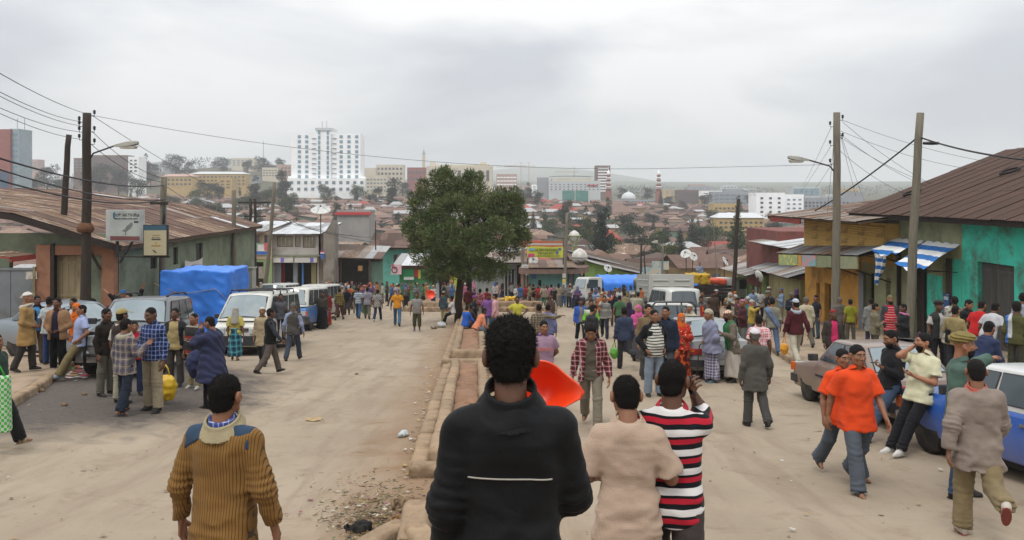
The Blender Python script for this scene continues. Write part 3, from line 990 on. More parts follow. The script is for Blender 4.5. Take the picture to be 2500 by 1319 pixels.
def build_figure(p,seed,res):
 """returns list of (part name, V, F, material index array, [materials])"""
 hb={'hero':.010,'mid':.0155,'far':.023,'crowd':.034}[res]
 hh={'hero':.0045,'mid':.0065,'far':.0095,'crowd':.018}[res]
 hn={'hero':.0045,'mid':.0065,'far':.010,'crowd':.016}[res]
 J=skeleton(p)
 out=[]
 sk=skin_mats(p.get('skin',seed%3))
 Rh,hc=J['Rh'],J['head']
 put=lambda V:V@Rh.T+hc
 hs=seed%5
 V,F,mi=head_part(hh,hs)
 body=[(put(V),F,mi)]
 tops=p.get('tops',[])
 slv=[g.get('slv','long')for g in tops]
 long_=any(s=='long' for s in slv)or any(g.get('kind')in ('shawl','cape')for g in tops)
 if not long_:
  f,lo,hi=arms_sdf(J,True);V,F=sdf_mesh(f,lo,hi,min(hb,.014));body.append((V,F,0))
 for s,nm in ((-1,'L'),(1,'R')):
  kind=p.get('hand'+nm,'relax')
  if kind is None:continue
  V,F=hand_part(hn,kind)
  V=V.copy();F=F.copy()
  if s<0:V[:,0]*=-1;F=F[:,::-1]
  fd=J[('wr',s)]-J[('el',s)]
  hint=J['Rt']@np.array(p.get('thumb'+nm,(0,1,0.35)))
  Fm=frame(-fd,hint)
  body.append((V@Fm.T+J[('wr',s)],F,0))
 bot=p.get('bot',{})
 barefoot=p.get('shoe',('shoe','#1b1815'))
 if bot.get('kind')=='skirt' or bot.get('cut',1)<.98:
  f,lo,hi=shins_sdf(J);V,F=sdf_mesh(f,lo,hi,min(hb,.016));body.append((V,F,0))
 shoes=[]
 for s in (-1,1):
  V,F,m=shoe_part(max(hn*1.3,.008),'bare' if barefoot[0]=='sandal' else 'shoe')
  V=V.copy();F=F.copy()
  if s<0:V[:,0]*=-1;F=F[:,::-1]
  W=V@J[('Rf',s)].T+J[('ank',s)]
  if barefoot[0]=='sandal':
   body.append((W,F[m==0],0));shoes.append((W,F[m==1],0))
  else:shoes.append((W,F,m))
 core=MB();t6=lambda a,b,r0,r1:core.tube([a,b],[r0,r1],6)
 t6(J['T']((0,-.02,.50)),J['P0'],.05,.06)
 for s in (-1,1):
  t6(J['T']((0,-.015,.42)),J[('sh',s)],.03,.03);t6(J[('sh',s)],J[('el',s)],.03,.028);t6(J[('el',s)],J[('wr',s)],.028,.02)
  t6(J['P0'],J[('hip',s)],.05,.05);t6(J[('hip',s)],J[('knee',s)],.045,.036);t6(J[('knee',s)],J[('ank',s)]-(0,0,.03),.036,.026)
 body.append((np.array(core.v),np.array([f for f in core.f if len(f)==4]),0))
 B=assemble(body);out.append(('body',)+B+(sk,))
 hk=p.get('hair','short')
 if hk:
  V,F=hair_part(hh,hk,seed%3)
  if res=='hero':
   r_=np.random.default_rng(seed);n=9000;c=V[F[r_.integers(0,len(F),n)]].mean(1);dd=r_.normal(size=(n,3));dd/=np.linalg.norm(dd,axis=1)[:,None]
   out_=c-np.array((0,-.016,.03));out_/=np.linalg.norm(out_,axis=1)[:,None];dd=dd*.75+out_*.55;ln=(.005+.006*r_.random(n))[:,None]*(1.6 if hk=='afro' else .7 if hk=='buzz' else 1.0)
   sd=np.cross(dd,r_.normal(size=(n,3)));sd/=np.linalg.norm(sd,axis=1)[:,None];sd*=.0007
   W=np.stack([c-sd,c+sd,c+dd*ln+sd*.4,c+dd*ln-sd*.4],1).reshape(-1,3)
   F=np.concatenate([F,np.arange(4*n).reshape(-1,4)+len(V)]);V=np.concatenate([V,W])
  out.append(('hair',put(V),F,0,[hairmat('grey' if hk=='grey' else 'black')]))
 if p.get('beard'):
  V,F=beard_part(hh);out.append(('beard',put(V),F,0,[hairmat('black')]))
 for kind,mt in p.get('wear',[]):
  V,F=wear_part(max(hh,.008),kind)
  if kind=='hood':out.append(('hood',V@J['Rt'].T+hc,F,0,[mt]))
  else:out.append((({'kufi':'cap','beanie':'cap','wrap':'headscarf','hijab':'headscarf','veil':'headscarf','bundle':'bundle'}).get(kind,kind),put(V),F,0,[mt]))
 for i,g in enumerate(tops):
  kd=g.get('kind','top')
  fn=shawl_sdf(J,g,seed+i*7.3)if kd=='shawl' else skirt_sdf(J,g,seed+i)if kd=='robe' else top_sdf(J,g,seed+i*7.3)
  V,F=sdf_mesh(fn[0],fn[1],fn[2],hb)
  out.append((g.get('name','shirt'),V,F,0,[g['mat']]))
  if g.get('collar'):
   f,lo,hi=collar_sdf(J,g);V,F=sdf_mesh(f,lo,hi,min(hb*.6,.010),B=6)
   out.append(('collar',V,F,0,[g['collar']if not isinstance(g['collar'],bool)else g['mat']]))
 if bot:
  fn=skirt_sdf(J,bot,seed+3.1)if bot.get('kind')=='skirt' else pants_sdf(J,bot,seed+3.1)
  V,F=sdf_mesh(fn[0],fn[1],fn[2],hb)
  out.append((bot.get('name','skirt' if bot.get('kind')=='skirt' else 'trousers'),V,F,0,[bot['mat']]))
 sole=barefoot[2]if len(barefoot)>2 else None
 c=barefoot[1]
 ms=M('shoe_'+c,c,0.6,0.1);msole=M('shoe_'+sole,sole,0.7,0.1)if sole else ms
 for V,F,m in shoes:out.append(('sandal' if barefoot[0]=='sandal' else 'shoe',V,F,m,[ms,msole]))
 return out,J

def place_figure(fig,label,loc,face,H,group=None,name='person'):
 root=thing(name,label,'person',loc,-R(face),group)
 s=H/1.72
 for nm,V,F,mi,mats in fig:
  if len(V)==0:continue
  me=np_mesh(nm,V*s,F,mi=(np.full(len(F),mi)if np.isscalar(mi)else mi))
  link(nm,me,mats,root)
 return root
 # ------------------------------------------------------------------ ground, street, pavements
def ground_material():
 m,nt,b=_base('earth_street')
 v=coord(nt)
 sp=nt.nodes.new('ShaderNodeSeparateXYZ');nt.links.new(v,sp.inputs[0])
 n_big=noise(nt,v,0.35,5.0,0.6,0.3)
 n_mid=noise(nt,v,1.6,7.0,0.65,0.5)
 n_fine=noise(nt,v,14.0,6.0,0.7)
 n_len=noise(nt,v,0.9,6.0,0.6,0.3,stretch=(2.6,0.35,1))
 dust,dust2,earth=lin('#8b7e6d'),lin('#998c7a'),lin('#685743')
 c=mixc(nt,ramp(nt,n_big,0.35,0.65),dust,dust2)
 c=mixc(nt,mth(nt,'MULTIPLY',ramp(nt,n_len,0.48,0.64),0.6),c,lin('#7f7060'))
 c=mixc(nt,mth(nt,'MULTIPLY',ramp(nt,n_mid,0.55,0.75),0.55),c,earth)
 c=mixc(nt,mth(nt,'MULTIPLY',ramp(nt,n_fine,0.62,0.74),0.2),c,lin('#6d5a47'))
 spk=noise(nt,v,5.0,8.0,0.75,0.6,stretch=(1.0,2.2,1))
 c=mixc(nt,mth(nt,'MULTIPLY',ramp(nt,spk,0.61,0.68),0.5),c,lin('#5f4f3d'))
 pale=noise(nt,v,3.2,6.0,0.7,0.2)
 c=mixc(nt,mth(nt,'MULTIPLY',ramp(nt,pale,0.60,0.75),0.22),c,lin('#b5a893'))
 # damp earth along the foot of the median
 wob=mth(nt,'MULTIPLY_ADD',n_mid,1.6,-0.8)
 mxx=mth(nt,'ABSOLUTE',mth(nt,'ADD',mth(nt,'ADD',sp.outputs[0],mth(nt,'MULTIPLY_ADD',sp.outputs[1],0.043,0.52)),wob))
 near=mth(nt,'SUBTRACT',1.0,mth(nt,'SMOOTH_MIN',1.0,mth(nt,'MULTIPLY',mxx,0.62),0.3))
 c=mixc(nt,mth(nt,'MULTIPLY',mth(nt,'MAXIMUM',near,0.0),0.9),c,lin('#7d6148'))
 # bare asphalt showing through the dust by the left kerb
 ux=mth(nt,'DIVIDE',mth(nt,'ADD',sp.outputs[0],mth(nt,'MULTIPLY_ADD',n_mid,3.0,7.4)),4.2)
 uy=mth(nt,'DIVIDE',mth(nt,'ADD',sp.outputs[1],mth(nt,'MULTIPLY_ADD',n_big,3.0,-18.0)),5.2)
 rr=mth(nt,'SQRT',mth(nt,'ADD',mth(nt,'MULTIPLY',ux,ux),mth(nt,'MULTIPLY',uy,uy)))
 asp=ramp(nt,rr,0.75,1.05,(1,1,1),(0,0,0))
 c=mixc(nt,asp,c,mixc(nt,ramp(nt,n_fine,0.4,0.6),lin('#4f4945'),lin('#5d5650')))
 # beyond the street: trodden brown earth and rough grass
 far=ramp(nt,mth(nt,'DIVIDE',sp.outputs[1],400.0),0.27,0.36)
 gn=noise(nt,v,0.02,6.0,0.65)
 c=mixc(nt,far,c,mixc(nt,ramp(nt,gn,0.42,0.58),lin('#4d463a'),lin('#4c4f38')))
 hill=ramp(nt,mth(nt,'DIVIDE',sp.outputs[1],4000.0),0.3,0.5)
 c=mixc(nt,hill,c,mixc(nt,ramp(nt,noise(nt,v,0.004,6.0,0.6),0.42,0.58),lin('#3c4a34'),lin('#55563f')))
 nt.links.new(c,b.inputs['Base Color'])
 b.inputs['Roughness'].default_value=0.93
 b.inputs['Specular IOR Level'].default_value=0.15
 h=mth(nt,'ADD',mth(nt,'MULTIPLY',n_mid,1.0),mth(nt,'MULTIPLY',n_fine,0.5))
 bump(nt,b,h,0.35,0.05)
 return m

def nonuniform(stops):
 out=[]
 for a,b_,n in stops:out+=list(np.linspace(a,b_,n,endpoint=False))
 out.append(stops[-1][1]);return np.array(out)
ys=nonuniform([(-8,2,20),(2,16,56),(16,40,48),(40,100,40),(100,300,40),(300,1200,45),(1200,5000,30),(5000,13000,16)])
us=np.concatenate([-np.geomspace(1,.03,22)[:-1],np.linspace(-.03,.03,5),np.geomspace(.03,1,22)[1:]])
Yg,Ug=np.meshgrid(ys,us,indexing='ij')
Xg=Ug*(26+np.maximum(Yg,0)*1.15)
Zg=gz(Xg,Yg)
rg=np.random.default_rng(3)
Zg=Zg+np.where((Yg<60),rg.normal(0,.006,Zg.shape),0)
ny_,nu_=Yg.shape
idx=np.arange(ny_*nu_).reshape(ny_,nu_)
Fg=np.stack([idx[:-1,:-1],idx[:-1,1:],idx[1:,1:],idx[1:,:-1]],-1).reshape(-1,4)
me=np_mesh('ground',np.stack([Xg,Yg,Zg],-1).reshape(-1,3),Fg)
tag(link('ground',me,ground_material()),kind='structure')

CONC=M('worn_concrete','#a08b70',0.92,0.22,2.2,0.5,22.0,dirt='#6b5640',dscale=1.1,dpos=(0.5,0.68))
KERB=M('kerb_stone','#8d7860',0.92,0.25,2.6,0.6,26.0,dirt='#54422f',dscale=1.5,dpos=(0.48,0.7),rnd=0.14)
SOIL=M('median_soil','#80614a',0.95,0.2,3.0,0.8,18.0,dirt='#5e4431',dscale=2.0)
PAVE=M('pavement_concrete','#8f7d68',0.93,0.2,1.4,0.4,20.0,dirt='#5c4c3c',dscale=0.8)

def strip_sheet(name,xl,xr,y0,y1,lift,mat,n=30,edge=0.6):
 """raised pavement: top sheet following the ground, with a skirt down to it"""
 mb=MB();k=8
 def top(i,j):
  y=y0+(y1-y0)*i;a,b_=xl(y),xr(y);x=a+(b_-a)*j
  return (x,y,gzf(x,y)+lift+0.012*math.sin(x*3.1+y*1.7)*(0<j<1))
 mb.grid(lambda i,j:top(i,j),n,k)
 for jj in (0,1):
  mb.grid(lambda i,j:(lambda p:(p[0],p[1],p[2]-edge*j))(top(i,jj)),n,1)
 for ii in (0,1):
  mb.grid(lambda i,j:(lambda p:(p[0],p[1],p[2]-edge*i))(top(ii,j)),1,k)
 o=mb.build(name,mat);tag(o,kind='structure');return o

def kerb_profile(w_,h):  # worn, rounded kerb section
 r_=min(w_,h)*0.34
 pts=[(-w_/2,-0.25),(-w_/2,h-r_)]
 for a in (150,120,90):pts.append((-w_/2+r_+r_*math.cos(R(a)),h-r_+r_*math.sin(R(a))))
 for a in (90,60,30):pts.append((w_/2-r_+r_*math.cos(R(a)),h-r_+r_*math.sin(R(a))))
 pts+=[(w_/2,h-r_),(w_/2,-0.25)]
 return pts
_KM={}
def kerb_mesh(w_,h,ln,var):
 key=(w_,h,round(ln,1),var)
 if key in _KM:return _KM[key]
 pr=kerb_profile(w_,h);rr=random.Random(var)
 mb=MB();n=len(pr);vs=[]
 ks=(-.5,-.46,-.15,.2,.46,.5)
 for i,t in enumerate(ks):
  sq=0.93 if i in (0,len(ks)-1)else 1.0+rr.uniform(-.03,.03)
  for x,z in pr:vs.append((x*sq+rr.uniform(-.006,.006),t*ln,(z*(sq if z>0 else 1))+rr.uniform(-.007,.005)))
 fs=[(i*n+j,(i+1)*n+j,(i+1)*n+j+1,i*n+j+1)for i in range(len(ks)-1)for j in range(n-1)]
 mb._add(vs,fs,0,True)
 mb.f.append(tuple(range(n)));mb.m.append(0);mb.sm.append(False)
 mb.f.append(tuple(reversed(range((len(ks)-1)*n,len(ks)*n))));mb.m.append(0);mb.sm.append(False)
 me=mb.mesh('kerb_stone');me.materials.append(KERB);_KM[key]=me
 return me
def kerb_run(parent,pts,w_,h,lift,ln=1.05,zoff=None):
 """a row of separate kerb stones along a line"""
 for a,b_ in zip(pts[:-1],pts[1:]):
  a,b_=Vector(a),Vector(b_);d=b_-a;L_=d.length
  n=max(1,round(L_/ln));s=L_/n
  for i in range(n):
   c=a+d*((i+.5)/n)
   p0,p1=a+d*(i/n),a+d*((i+1)/n)
   z0,z1=[(gzf(p.x,p.y)if zoff is None else zoff(p.x,p.y))for p in (p0,p1)]
   me=kerb_mesh(w_,h,round(s,1),random.randrange(4))
   o=bpy.data.objects.new('kerb_stone',me);COL.objects.link(o);o.parent=parent
   yaw=math.atan2(d.y,d.x)-PI/2;pit=math.atan2(z1-z0,s)
   o.matrix_local=(Matrix.Translation((c.x+random.uniform(-.012,.012),c.y,(z0+z1)/2+lift+random.uniform(-.012,.008)))
   @Matrix.Rotation(yaw+R(random.uniform(-.8,.8)),4,'Z')@Matrix.Rotation(pit+R(random.uniform(-.5,.5)),4,'X')@Matrix.Diagonal((1,s/round(s,1)*.992,1,1)))

   # the median: stepped double kerbs round beds of trodden earth
def mx_(y):return -1.36-(y-10.9)*0.0452+0.70  # centre line of the median
med=tag(bpy.data.objects.new('median',None),kind='structure');COL.objects.link(med)
def bed(y0,y1,hw,zl0,zl1,panels):
 zf=lambda x,y:gzf(mx_(y),y0)+(gzf(mx_(y),y1)-gzf(mx_(y),y0))*(y-y0)/(y1-y0)
 pl=lambda s,q,y:(mx_(y)+s*q,y,0)
 for s in (-1,1):
  kerb_run(med,[pl(s,hw,y0),pl(s,hw,y1)],.25,zl0,0,zoff=zf)
  kerb_run(med,[pl(s,hw-.25,y0+.25),pl(s,hw-.25,y1-.2)],.23,zl1,0,zoff=zf)
 kerb_run(med,[pl(-1,hw+.1,y0-.02),pl(1,hw+.1,y0-.02)],.30,zl0,0,1.5,zoff=zf)
 kerb_run(med,[pl(-1,hw-.15,y0+.30),pl(1,hw-.15,y0+.30)],.28,zl1,0,1.3,zoff=zf)
 kerb_run(med,[pl(-1,hw,y1),pl(1,hw,y1)],.28,zl0,0,1.4,zoff=zf)
 yy=y0+.45
 for k in range(panels):
  y2=yy+(y1-.3-yy)/(panels-k)
  mb=MB();hw2=hw-.36;zz=lambda y:zf(0,y)+zl1-.085-(.035 if k%2 else 0)
  a,c=yy-.02,y2+.02
  mb.grid(lambda i,j:(mx_(a+(c-a)*i)+(2*j-1)*hw2+.02*math.sin(i*7+k),a+(c-a)*i,
  zz(a+(c-a)*i)+.02*math.sin(j*5+i*6+k*2)-.03*(abs(2*j-1)**3)-.09*((i<.02)or (i>.98))),8,6)
  o=mb.build('soil_bed',SOIL,med)
  yy=y2
bed(10.9,22.6,.60,.17,.34,5)
bed(23.2,46.5,.66,.24,.48,7)
# broken end of the next bed, close by, half buried in rubbish
for (x,y,rz,s_)in ((-.98,8.25,.05,1.0),(-.80,7.6,.35,.8),(-1.28,7.9,-.5,.7)):
 o=bpy.data.objects.new('kerb_stone',kerb_mesh(.3,.2,1.0,1));COL.objects.link(o);o.parent=med
 o.matrix_local=Matrix.Translation((x,y,gzf(x,y)-.03))@Matrix.Rotation(rz,4,'Z')@Matrix.Diagonal((s_,s_,s_,1))

 # cross island at the bottom of the street (two kerb tiers and bare earth)
isl=tag(bpy.data.objects.new('traffic_island',None),kind='structure');COL.objects.link(isl)
IY=54.0
kerb_run(isl,[(-7.4,IY+1.0,0),(-6.6,IY,0),(1.6,IY,0),(2.3,IY+1.5,0)],.3,.32,0,1.1)
kerb_run(isl,[(-7.0,IY+2.2,0),(-6.3,IY+1.3,0),(1.4,IY+1.3,0),(2.0,IY+2.6,0)],.3,.62,0,1.1)
mb=MB();mb.grid(lambda i,j:(-6.5+8.2*j,IY+1.3+9.5*i,gzf(-6.5+8.2*j,IY+1.3+9.5*i)+.55+.03*math.sin(i*9+j*7)),8,10)
mb.build('soil_bed',SOIL,isl)

# left pavement with its kerb, right pavement with its kerb
LK=lambda y:float(np.interp(y,(13,16,21,24,30,60,90),(-8.4,-9.35,-11.2,-11.9,-11.6,-11.8,-12.6)))
pl_=strip_sheet('pavement_left',lambda y:-26.0,lambda y:LK(y)-.1,11.5,62,.14,PAVE,36)
kerb_run(pl_,[(LK(y),y,0)for y in (12,14,16,18.5,21,24,30,40,60)],.22,.15,0,1.1)
RK=lambda y:float(np.interp(y,(8,12,20,24,32,45,60,90),(9.6,9.3,8.6,8.25,9.6,12.0,13.0,14.5)))
pr_=strip_sheet('pavement_right',lambda y:RK(y)+.1,lambda y:17.5,8,66,.16,PAVE,36)
kerb_run(pr_,[(RK(y),y,0)for y in (8,12,16,20,24,28,32,38,45,60)],.24,.17,0,1.1)
# ------------------------------------------------------------------ near buildings
_SHEET={}
def sheet_mesh(ln,waves=6,wd=.86,mat=None,amp=.018,key=''):
 """one corrugated sheet: u across (x), v down the slope (y)"""
 k=(round(ln,2),waves,wd,key,mat.name if mat else '')
 if k in _SHEET:return _SHEET[k]
 n=waves*4
 vs=[]
 for j in (0,1):
  for i in range(n+1):
   vs.append((-wd/2+wd*i/n,-ln/2+ln*j,amp*math.cos(2*PI*i/4)))
 fs=[(i,i+1,n+2+i,n+1+i)for i in range(n)]
 mb=MB();mb._add(vs,fs,0,True)
 me=mb.mesh('roof_sheet')
 if mat:me.materials.append(mat)
 _SHEET[k]=me
 return me
def roof_plane(parent,a,b_,c,mats,rows=3,wd=.80,wts=None,jit=.010,name='roof_sheet',amp=.018):
 """a->b along the eave, a->c up the slope, laid with separate overlapping sheets; parent is the roof part"""
 a,b_,c=Vector(a),Vector(b_),Vector(c)
 u=b_-a;v=c-a
 n=max(1,round(u.length/wd));su=u.length/n;sv=v.length/rows
 un,vn=u.normalized(),v.normalized();nn=un.cross(vn).normalized()
 if nn.z<0:nn=-nn;un=-un;a=b_
 rot=Matrix((un,vn,un.cross(vn))).transposed().to_4x4()
 for j in range(rows):
  for i in range(n):
   m=random.choices(mats,wts)[0]if wts else random.choice(mats)
   me=sheet_mesh(sv*1.08,wd=su*1.05,mat=m,amp=amp)
   o=bpy.data.objects.new(name,me);COL.objects.link(o);o.parent=parent
   p=a+un*((i+.5)*su)+vn*((j+.5)*sv)+nn*(.02+.010*j+(.006 if i%2 else 0)+random.uniform(0,jit))
   o.matrix_local=Matrix.Translation(p)@rot@Matrix.Rotation(R(random.uniform(-.7,.7)),4,'Z')@Matrix.Rotation(R(random.uniform(-.4,.4)),4,'X')
def wall_quad(mb,p0,p1,z0,z1,th=.2,mi=0):
 """upright wall from plan point p0 to p1"""
 p0,p1=Vector((p0[0],p0[1],0)),Vector((p1[0],p1[1],0))
 d=(p1-p0).normalized();nrm=Vector((d.y,-d.x,0))*th
 mb.prism([p0+Vector((0,0,z0)),p1+Vector((0,0,z0)),p1+Vector((0,0,z1)),p0+Vector((0,0,z1))],-nrm,mi)

def wall_open(mb,p0,p1,z0,z1,holes,th=.2,mi=0):
 """upright wall with rectangular openings (t0, t1, za, zb) measured along the wall in metres"""
 p0,p1=Vector((p0[0],p0[1],0)),Vector((p1[0],p1[1],0))
 d=(p1-p0);Ln=d.length;d.normalize();nr=Vector((d.y,-d.x,0))
 xs=sorted(set([0,Ln]+[min(max(h[0],0),Ln)for h in holes]+[min(max(h[1],0),Ln)for h in holes]))
 zs=sorted(set([z0,z1]+[h[2]for h in holes]+[h[3]for h in holes]))
 for i in range(len(xs)-1):
  run=None
  for j in range(len(zs)-1):
   cx,cz=(xs[i]+xs[i+1])/2,(zs[j]+zs[j+1])/2
   solid=not any(h[0]<cx<h[1]and h[2]<cz<h[3]for h in holes)
   if solid:
    if run is None:run=zs[j]
   if (not solid or j==len(zs)-2)and run is not None:
    ztop=zs[j+1]if solid else zs[j]
    a,b_=p0+d*xs[i],p0+d*xs[i+1]
    mb.prism([a+Vector((0,0,run)),b_+Vector((0,0,run)),b_+Vector((0,0,ztop)),a+Vector((0,0,ztop))],-nr*th,mi)
    run=None
 return d,nr

def door_boards(parent,p0,d,nr,w_,z0,z1,mat,inset=.1,planks=6,name='door',rails=True,metal=False):
 """a door of separate boards; p0 plan point of the left jamb"""
 p0=Vector((p0[0],p0[1],0))
 mb=MB();q=p0-nr*(inset+.03)
 mb.prism([q+Vector((0,0,z0)),q+d*w_+Vector((0,0,z0)),q+d*w_+Vector((0,0,z1)),q+Vector((0,0,z1))],-nr*.03)
 o=mb.build(name,mat,parent)
 bw=w_/planks
 for i in range(planks):
  m2=MB();a=p0-nr*inset+d*(i*bw+.006)
  m2.prism([a+Vector((0,0,z0+.02)),a+d*(bw-.012)+Vector((0,0,z0+.02)),a+d*(bw-.012)+Vector((0,0,z1-.02)),a+Vector((0,0,z1-.02))],-nr*.028)
  m2.build('board' if not metal else 'panel',mat,o)
 if rails:
  for zr in (z0+.25,(z0+z1)/2,z1-.25):
   m2=MB();a=p0-nr*(inset-.022)+d*.02
   m2.prism([a+Vector((0,0,zr-.05)),a+d*(w_-.04)+Vector((0,0,zr-.05)),a+d*(w_-.04)+Vector((0,0,zr+.05)),a+Vector((0,0,zr+.05))],-nr*.02)
   m2.build('rail',mat,o)
 return o
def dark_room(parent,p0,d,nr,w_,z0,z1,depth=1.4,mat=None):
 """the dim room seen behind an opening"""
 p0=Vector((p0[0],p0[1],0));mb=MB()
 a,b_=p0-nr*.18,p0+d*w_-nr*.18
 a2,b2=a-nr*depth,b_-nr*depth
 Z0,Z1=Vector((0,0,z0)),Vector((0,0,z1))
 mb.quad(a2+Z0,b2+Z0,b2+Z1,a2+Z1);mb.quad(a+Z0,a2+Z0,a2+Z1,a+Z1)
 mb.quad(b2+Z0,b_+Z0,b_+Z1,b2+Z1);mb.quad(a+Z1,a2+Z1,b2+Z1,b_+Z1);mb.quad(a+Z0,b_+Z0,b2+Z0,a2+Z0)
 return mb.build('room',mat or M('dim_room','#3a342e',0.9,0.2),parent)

def window_fit(parent,p0,d,nr,t0,w_,z0,z1,frame_m,bars=0,shutter=None,panes=2,inset=.08):
 """window: frame, panes and bars set in an opening"""
 a=Vector((p0[0],p0[1],0))+d*t0-nr*inset
 Zv=lambda z:Vector((0,0,z))
 mb=MB();fw=.05
 for (s0,s1,q0,q1)in ((0,w_,z0,z0+fw),(0,w_,z1-fw,z1),(0,fw,z0+fw,z1-fw),(w_-fw,w_,z0+fw,z1-fw)):
  mb.prism([a+d*s0+Zv(q0),a+d*s1+Zv(q0),a+d*s1+Zv(q1),a+d*s0+Zv(q1)],-nr*.05)
 o=mb.build('window',frame_m,parent)
 pw=(w_-2*fw)/panes
 for k in range(panes):
  b2=a+d*(fw+k*pw+.015)-nr*.02;m2=MB()
  m2.prism([b2+Zv(z0+fw),b2+d*(pw-.03)+Zv(z0+fw),b2+d*(pw-.03)+Zv(z1-fw),b2+Zv(z1-fw)],-nr*.012)
  m2.build('shutter' if shutter else 'pane',shutter or glass_mat('window_glass',(.05,.06,.065),.92,.08),o)
 for k in range(bars):
  m2=MB();c=a+d*(w_*(k+1)/(bars+1))+nr*.02
  m2.bar(c+Zv(z0),c+Zv(z1),.018);m2.build('bar',frame_m,o)
 return o

RUST=rust_roof('rust_brown',('#55423a','#624a3f','#968676'),rnd=.14)
RUST2=rust_roof('rust_streaked',('#66503f','#7a6453','#bdb1a2'),streak=.95,rnd=.2)
ZINC=rust_roof('zinc_grey',('#8c8d8d','#9c9c9b','#6f6660'),rough=.55,rnd=.12)
ZINCW=rust_roof('zinc_bright',('#b3b6b8','#c4c6c8','#8b8781'),rough=.5,rnd=.1)
ZINCR=rust_roof('zinc_rusting',('#857f79','#79675a','#5d4638'),rough=.65,rnd=.18)
DARKR=rust_roof('dark_brown_iron',('#413029','#4b362d','#5d4232'),rnd=.08,streak=.5)
REDR=rust_roof('red_painted_iron',('#86382f','#914238','#6f3a32'),rnd=.12)
TIMB=M('old_timber','#4a3c30',0.9,0.3,3.0,0.5,30.0,stretch=(6,6,.6))
TIMB_D=M('dark_timber','#2b2421',0.9,0.3,3.0,0.4,30.0)
IRON=M('dark_iron','#26241f',0.6,0.25,6.0)
GREENW=M('grey_green_plaster','#737c68',0.92,0.22,0.9,0.35,16.0,dirt='#52564a',dscale=0.8,dpos=(.45,.7))
SALMON=M('salmon_plaster','#8f6650',0.92,0.2,1.2,0.3,20.0,dirt='#5f4434',dscale=1.2)
CREAMD=M('cream_boards','#8d8064',0.88,0.2,1.5,0.3,22.0,dirt='#5e5340',dscale=1.6,stretch=(3,3,.5))
TEAL=M('teal_plaster','#42c2aa',0.9,0.14,1.2,0.3,18.0,dirt='#4f7060',dscale=1.1,dpos=(.46,.66))
OLIVE=M('olive_plaster','#8c9070',0.92,0.18,1.0,0.35,16.0,dirt='#5e5d45',dscale=0.9)
OCHRE=M('ochre_plaster','#bd8c3c',0.9,0.16,1.2,0.3,16.0,dirt='#7c5a30',dscale=1.0)
MUDW=M('mud_olive_wall','#7c7650',0.95,0.22,1.1,0.7,9.0,dirt='#544c38',dscale=0.9)
GREYDOOR=M('grey_door_boards','#4d4a47',0.85,0.22,2.0,0.3,22.0,stretch=(5,5,.5),dirt='#35322f')
STEELG=M('grey_sheet_steel','#6d7276',0.6,0.12,1.5,0.15,14.0,dirt='#55554f',dscale=1.1)

def baseline(x,y):return gzf(x,y)-.25

# --- long low building on the left: rusty roof, grey-green wall, salmon doorway
E0=-1.68
gb=thing('shop_house','long low grey-green house with rusty iron roof and salmon framed doorway','house',(-14.8,29.6,gzf(-14.8,29.6)))
def shift_children(root):
 """helpers above write world coordinates; move direct children so that they sit right under their thing"""
 for ch in root.children:
  ch.location=ch.location-root.location
zb=-5.5
mb=MB()
d,nr=wall_open(mb,(-14.2,29.6),(-15.4,49.0),-7.6,E0+.05,[(3.0,3.7,-2.9,-2.15),(5.6,6.2,-2.95,-2.2),(8.6,9.6,-3.1,-2.2),(14.5,15.3,-3.3,-2.4)],.22)
wl=mb.build('wall',GREENW,gb)
for t0,w_,z0,z1 in ((3.0,.7,-2.9,-2.15),(5.6,.6,-2.95,-2.2),(8.6,1.0,-3.1,-2.2),(14.5,.8,-3.3,-2.4)):
 window_fit(gb,(-14.2,29.6),d,nr,t0,w_,z0,z1,TIMB_D,2,None,1)
mb=MB()
d2,nr2=wall_open(mb,(-26.0,29.5),(-14.42,29.5),-5.6,E0+.35,[(7.9,8.5+.55,-5.6,-2.1),(9.05,10.85,-5.6,-2.1)],.22)
mb.build('wall',GREENW,gb)
mb=MB()
for (xa,xb)in ((-16.95,-16.45),(-14.62,-14.18)):
 mb.box(((xa+xb)/2,29.32,(-5.6+E0)/2-.02),(xb-xa,.30,E0+5.6-.06))
 mb.build('pillar',SALMON,gb);mb=MB()
mb.box((-15.53,29.36,-1.92),(1.82,.24,.34));mb.build('lintel',SALMON,gb);mb=MB()
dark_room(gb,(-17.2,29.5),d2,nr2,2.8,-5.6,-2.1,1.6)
door_boards(gb,(-16.42,29.5),d2,nr2,1.1,-5.0,-2.12,CREAMD,.04,5)
mb.bar((-16.38,29.24,-5.0),(-16.38,29.24,E0),.11);mb.build('post',IRON,gb);mb=MB()
mb.bar((-14.62,29.1,-2.6),(-15.1,29.1,-1.75),.07);mb.build('brace',TIMB_D,gb);mb=MB()
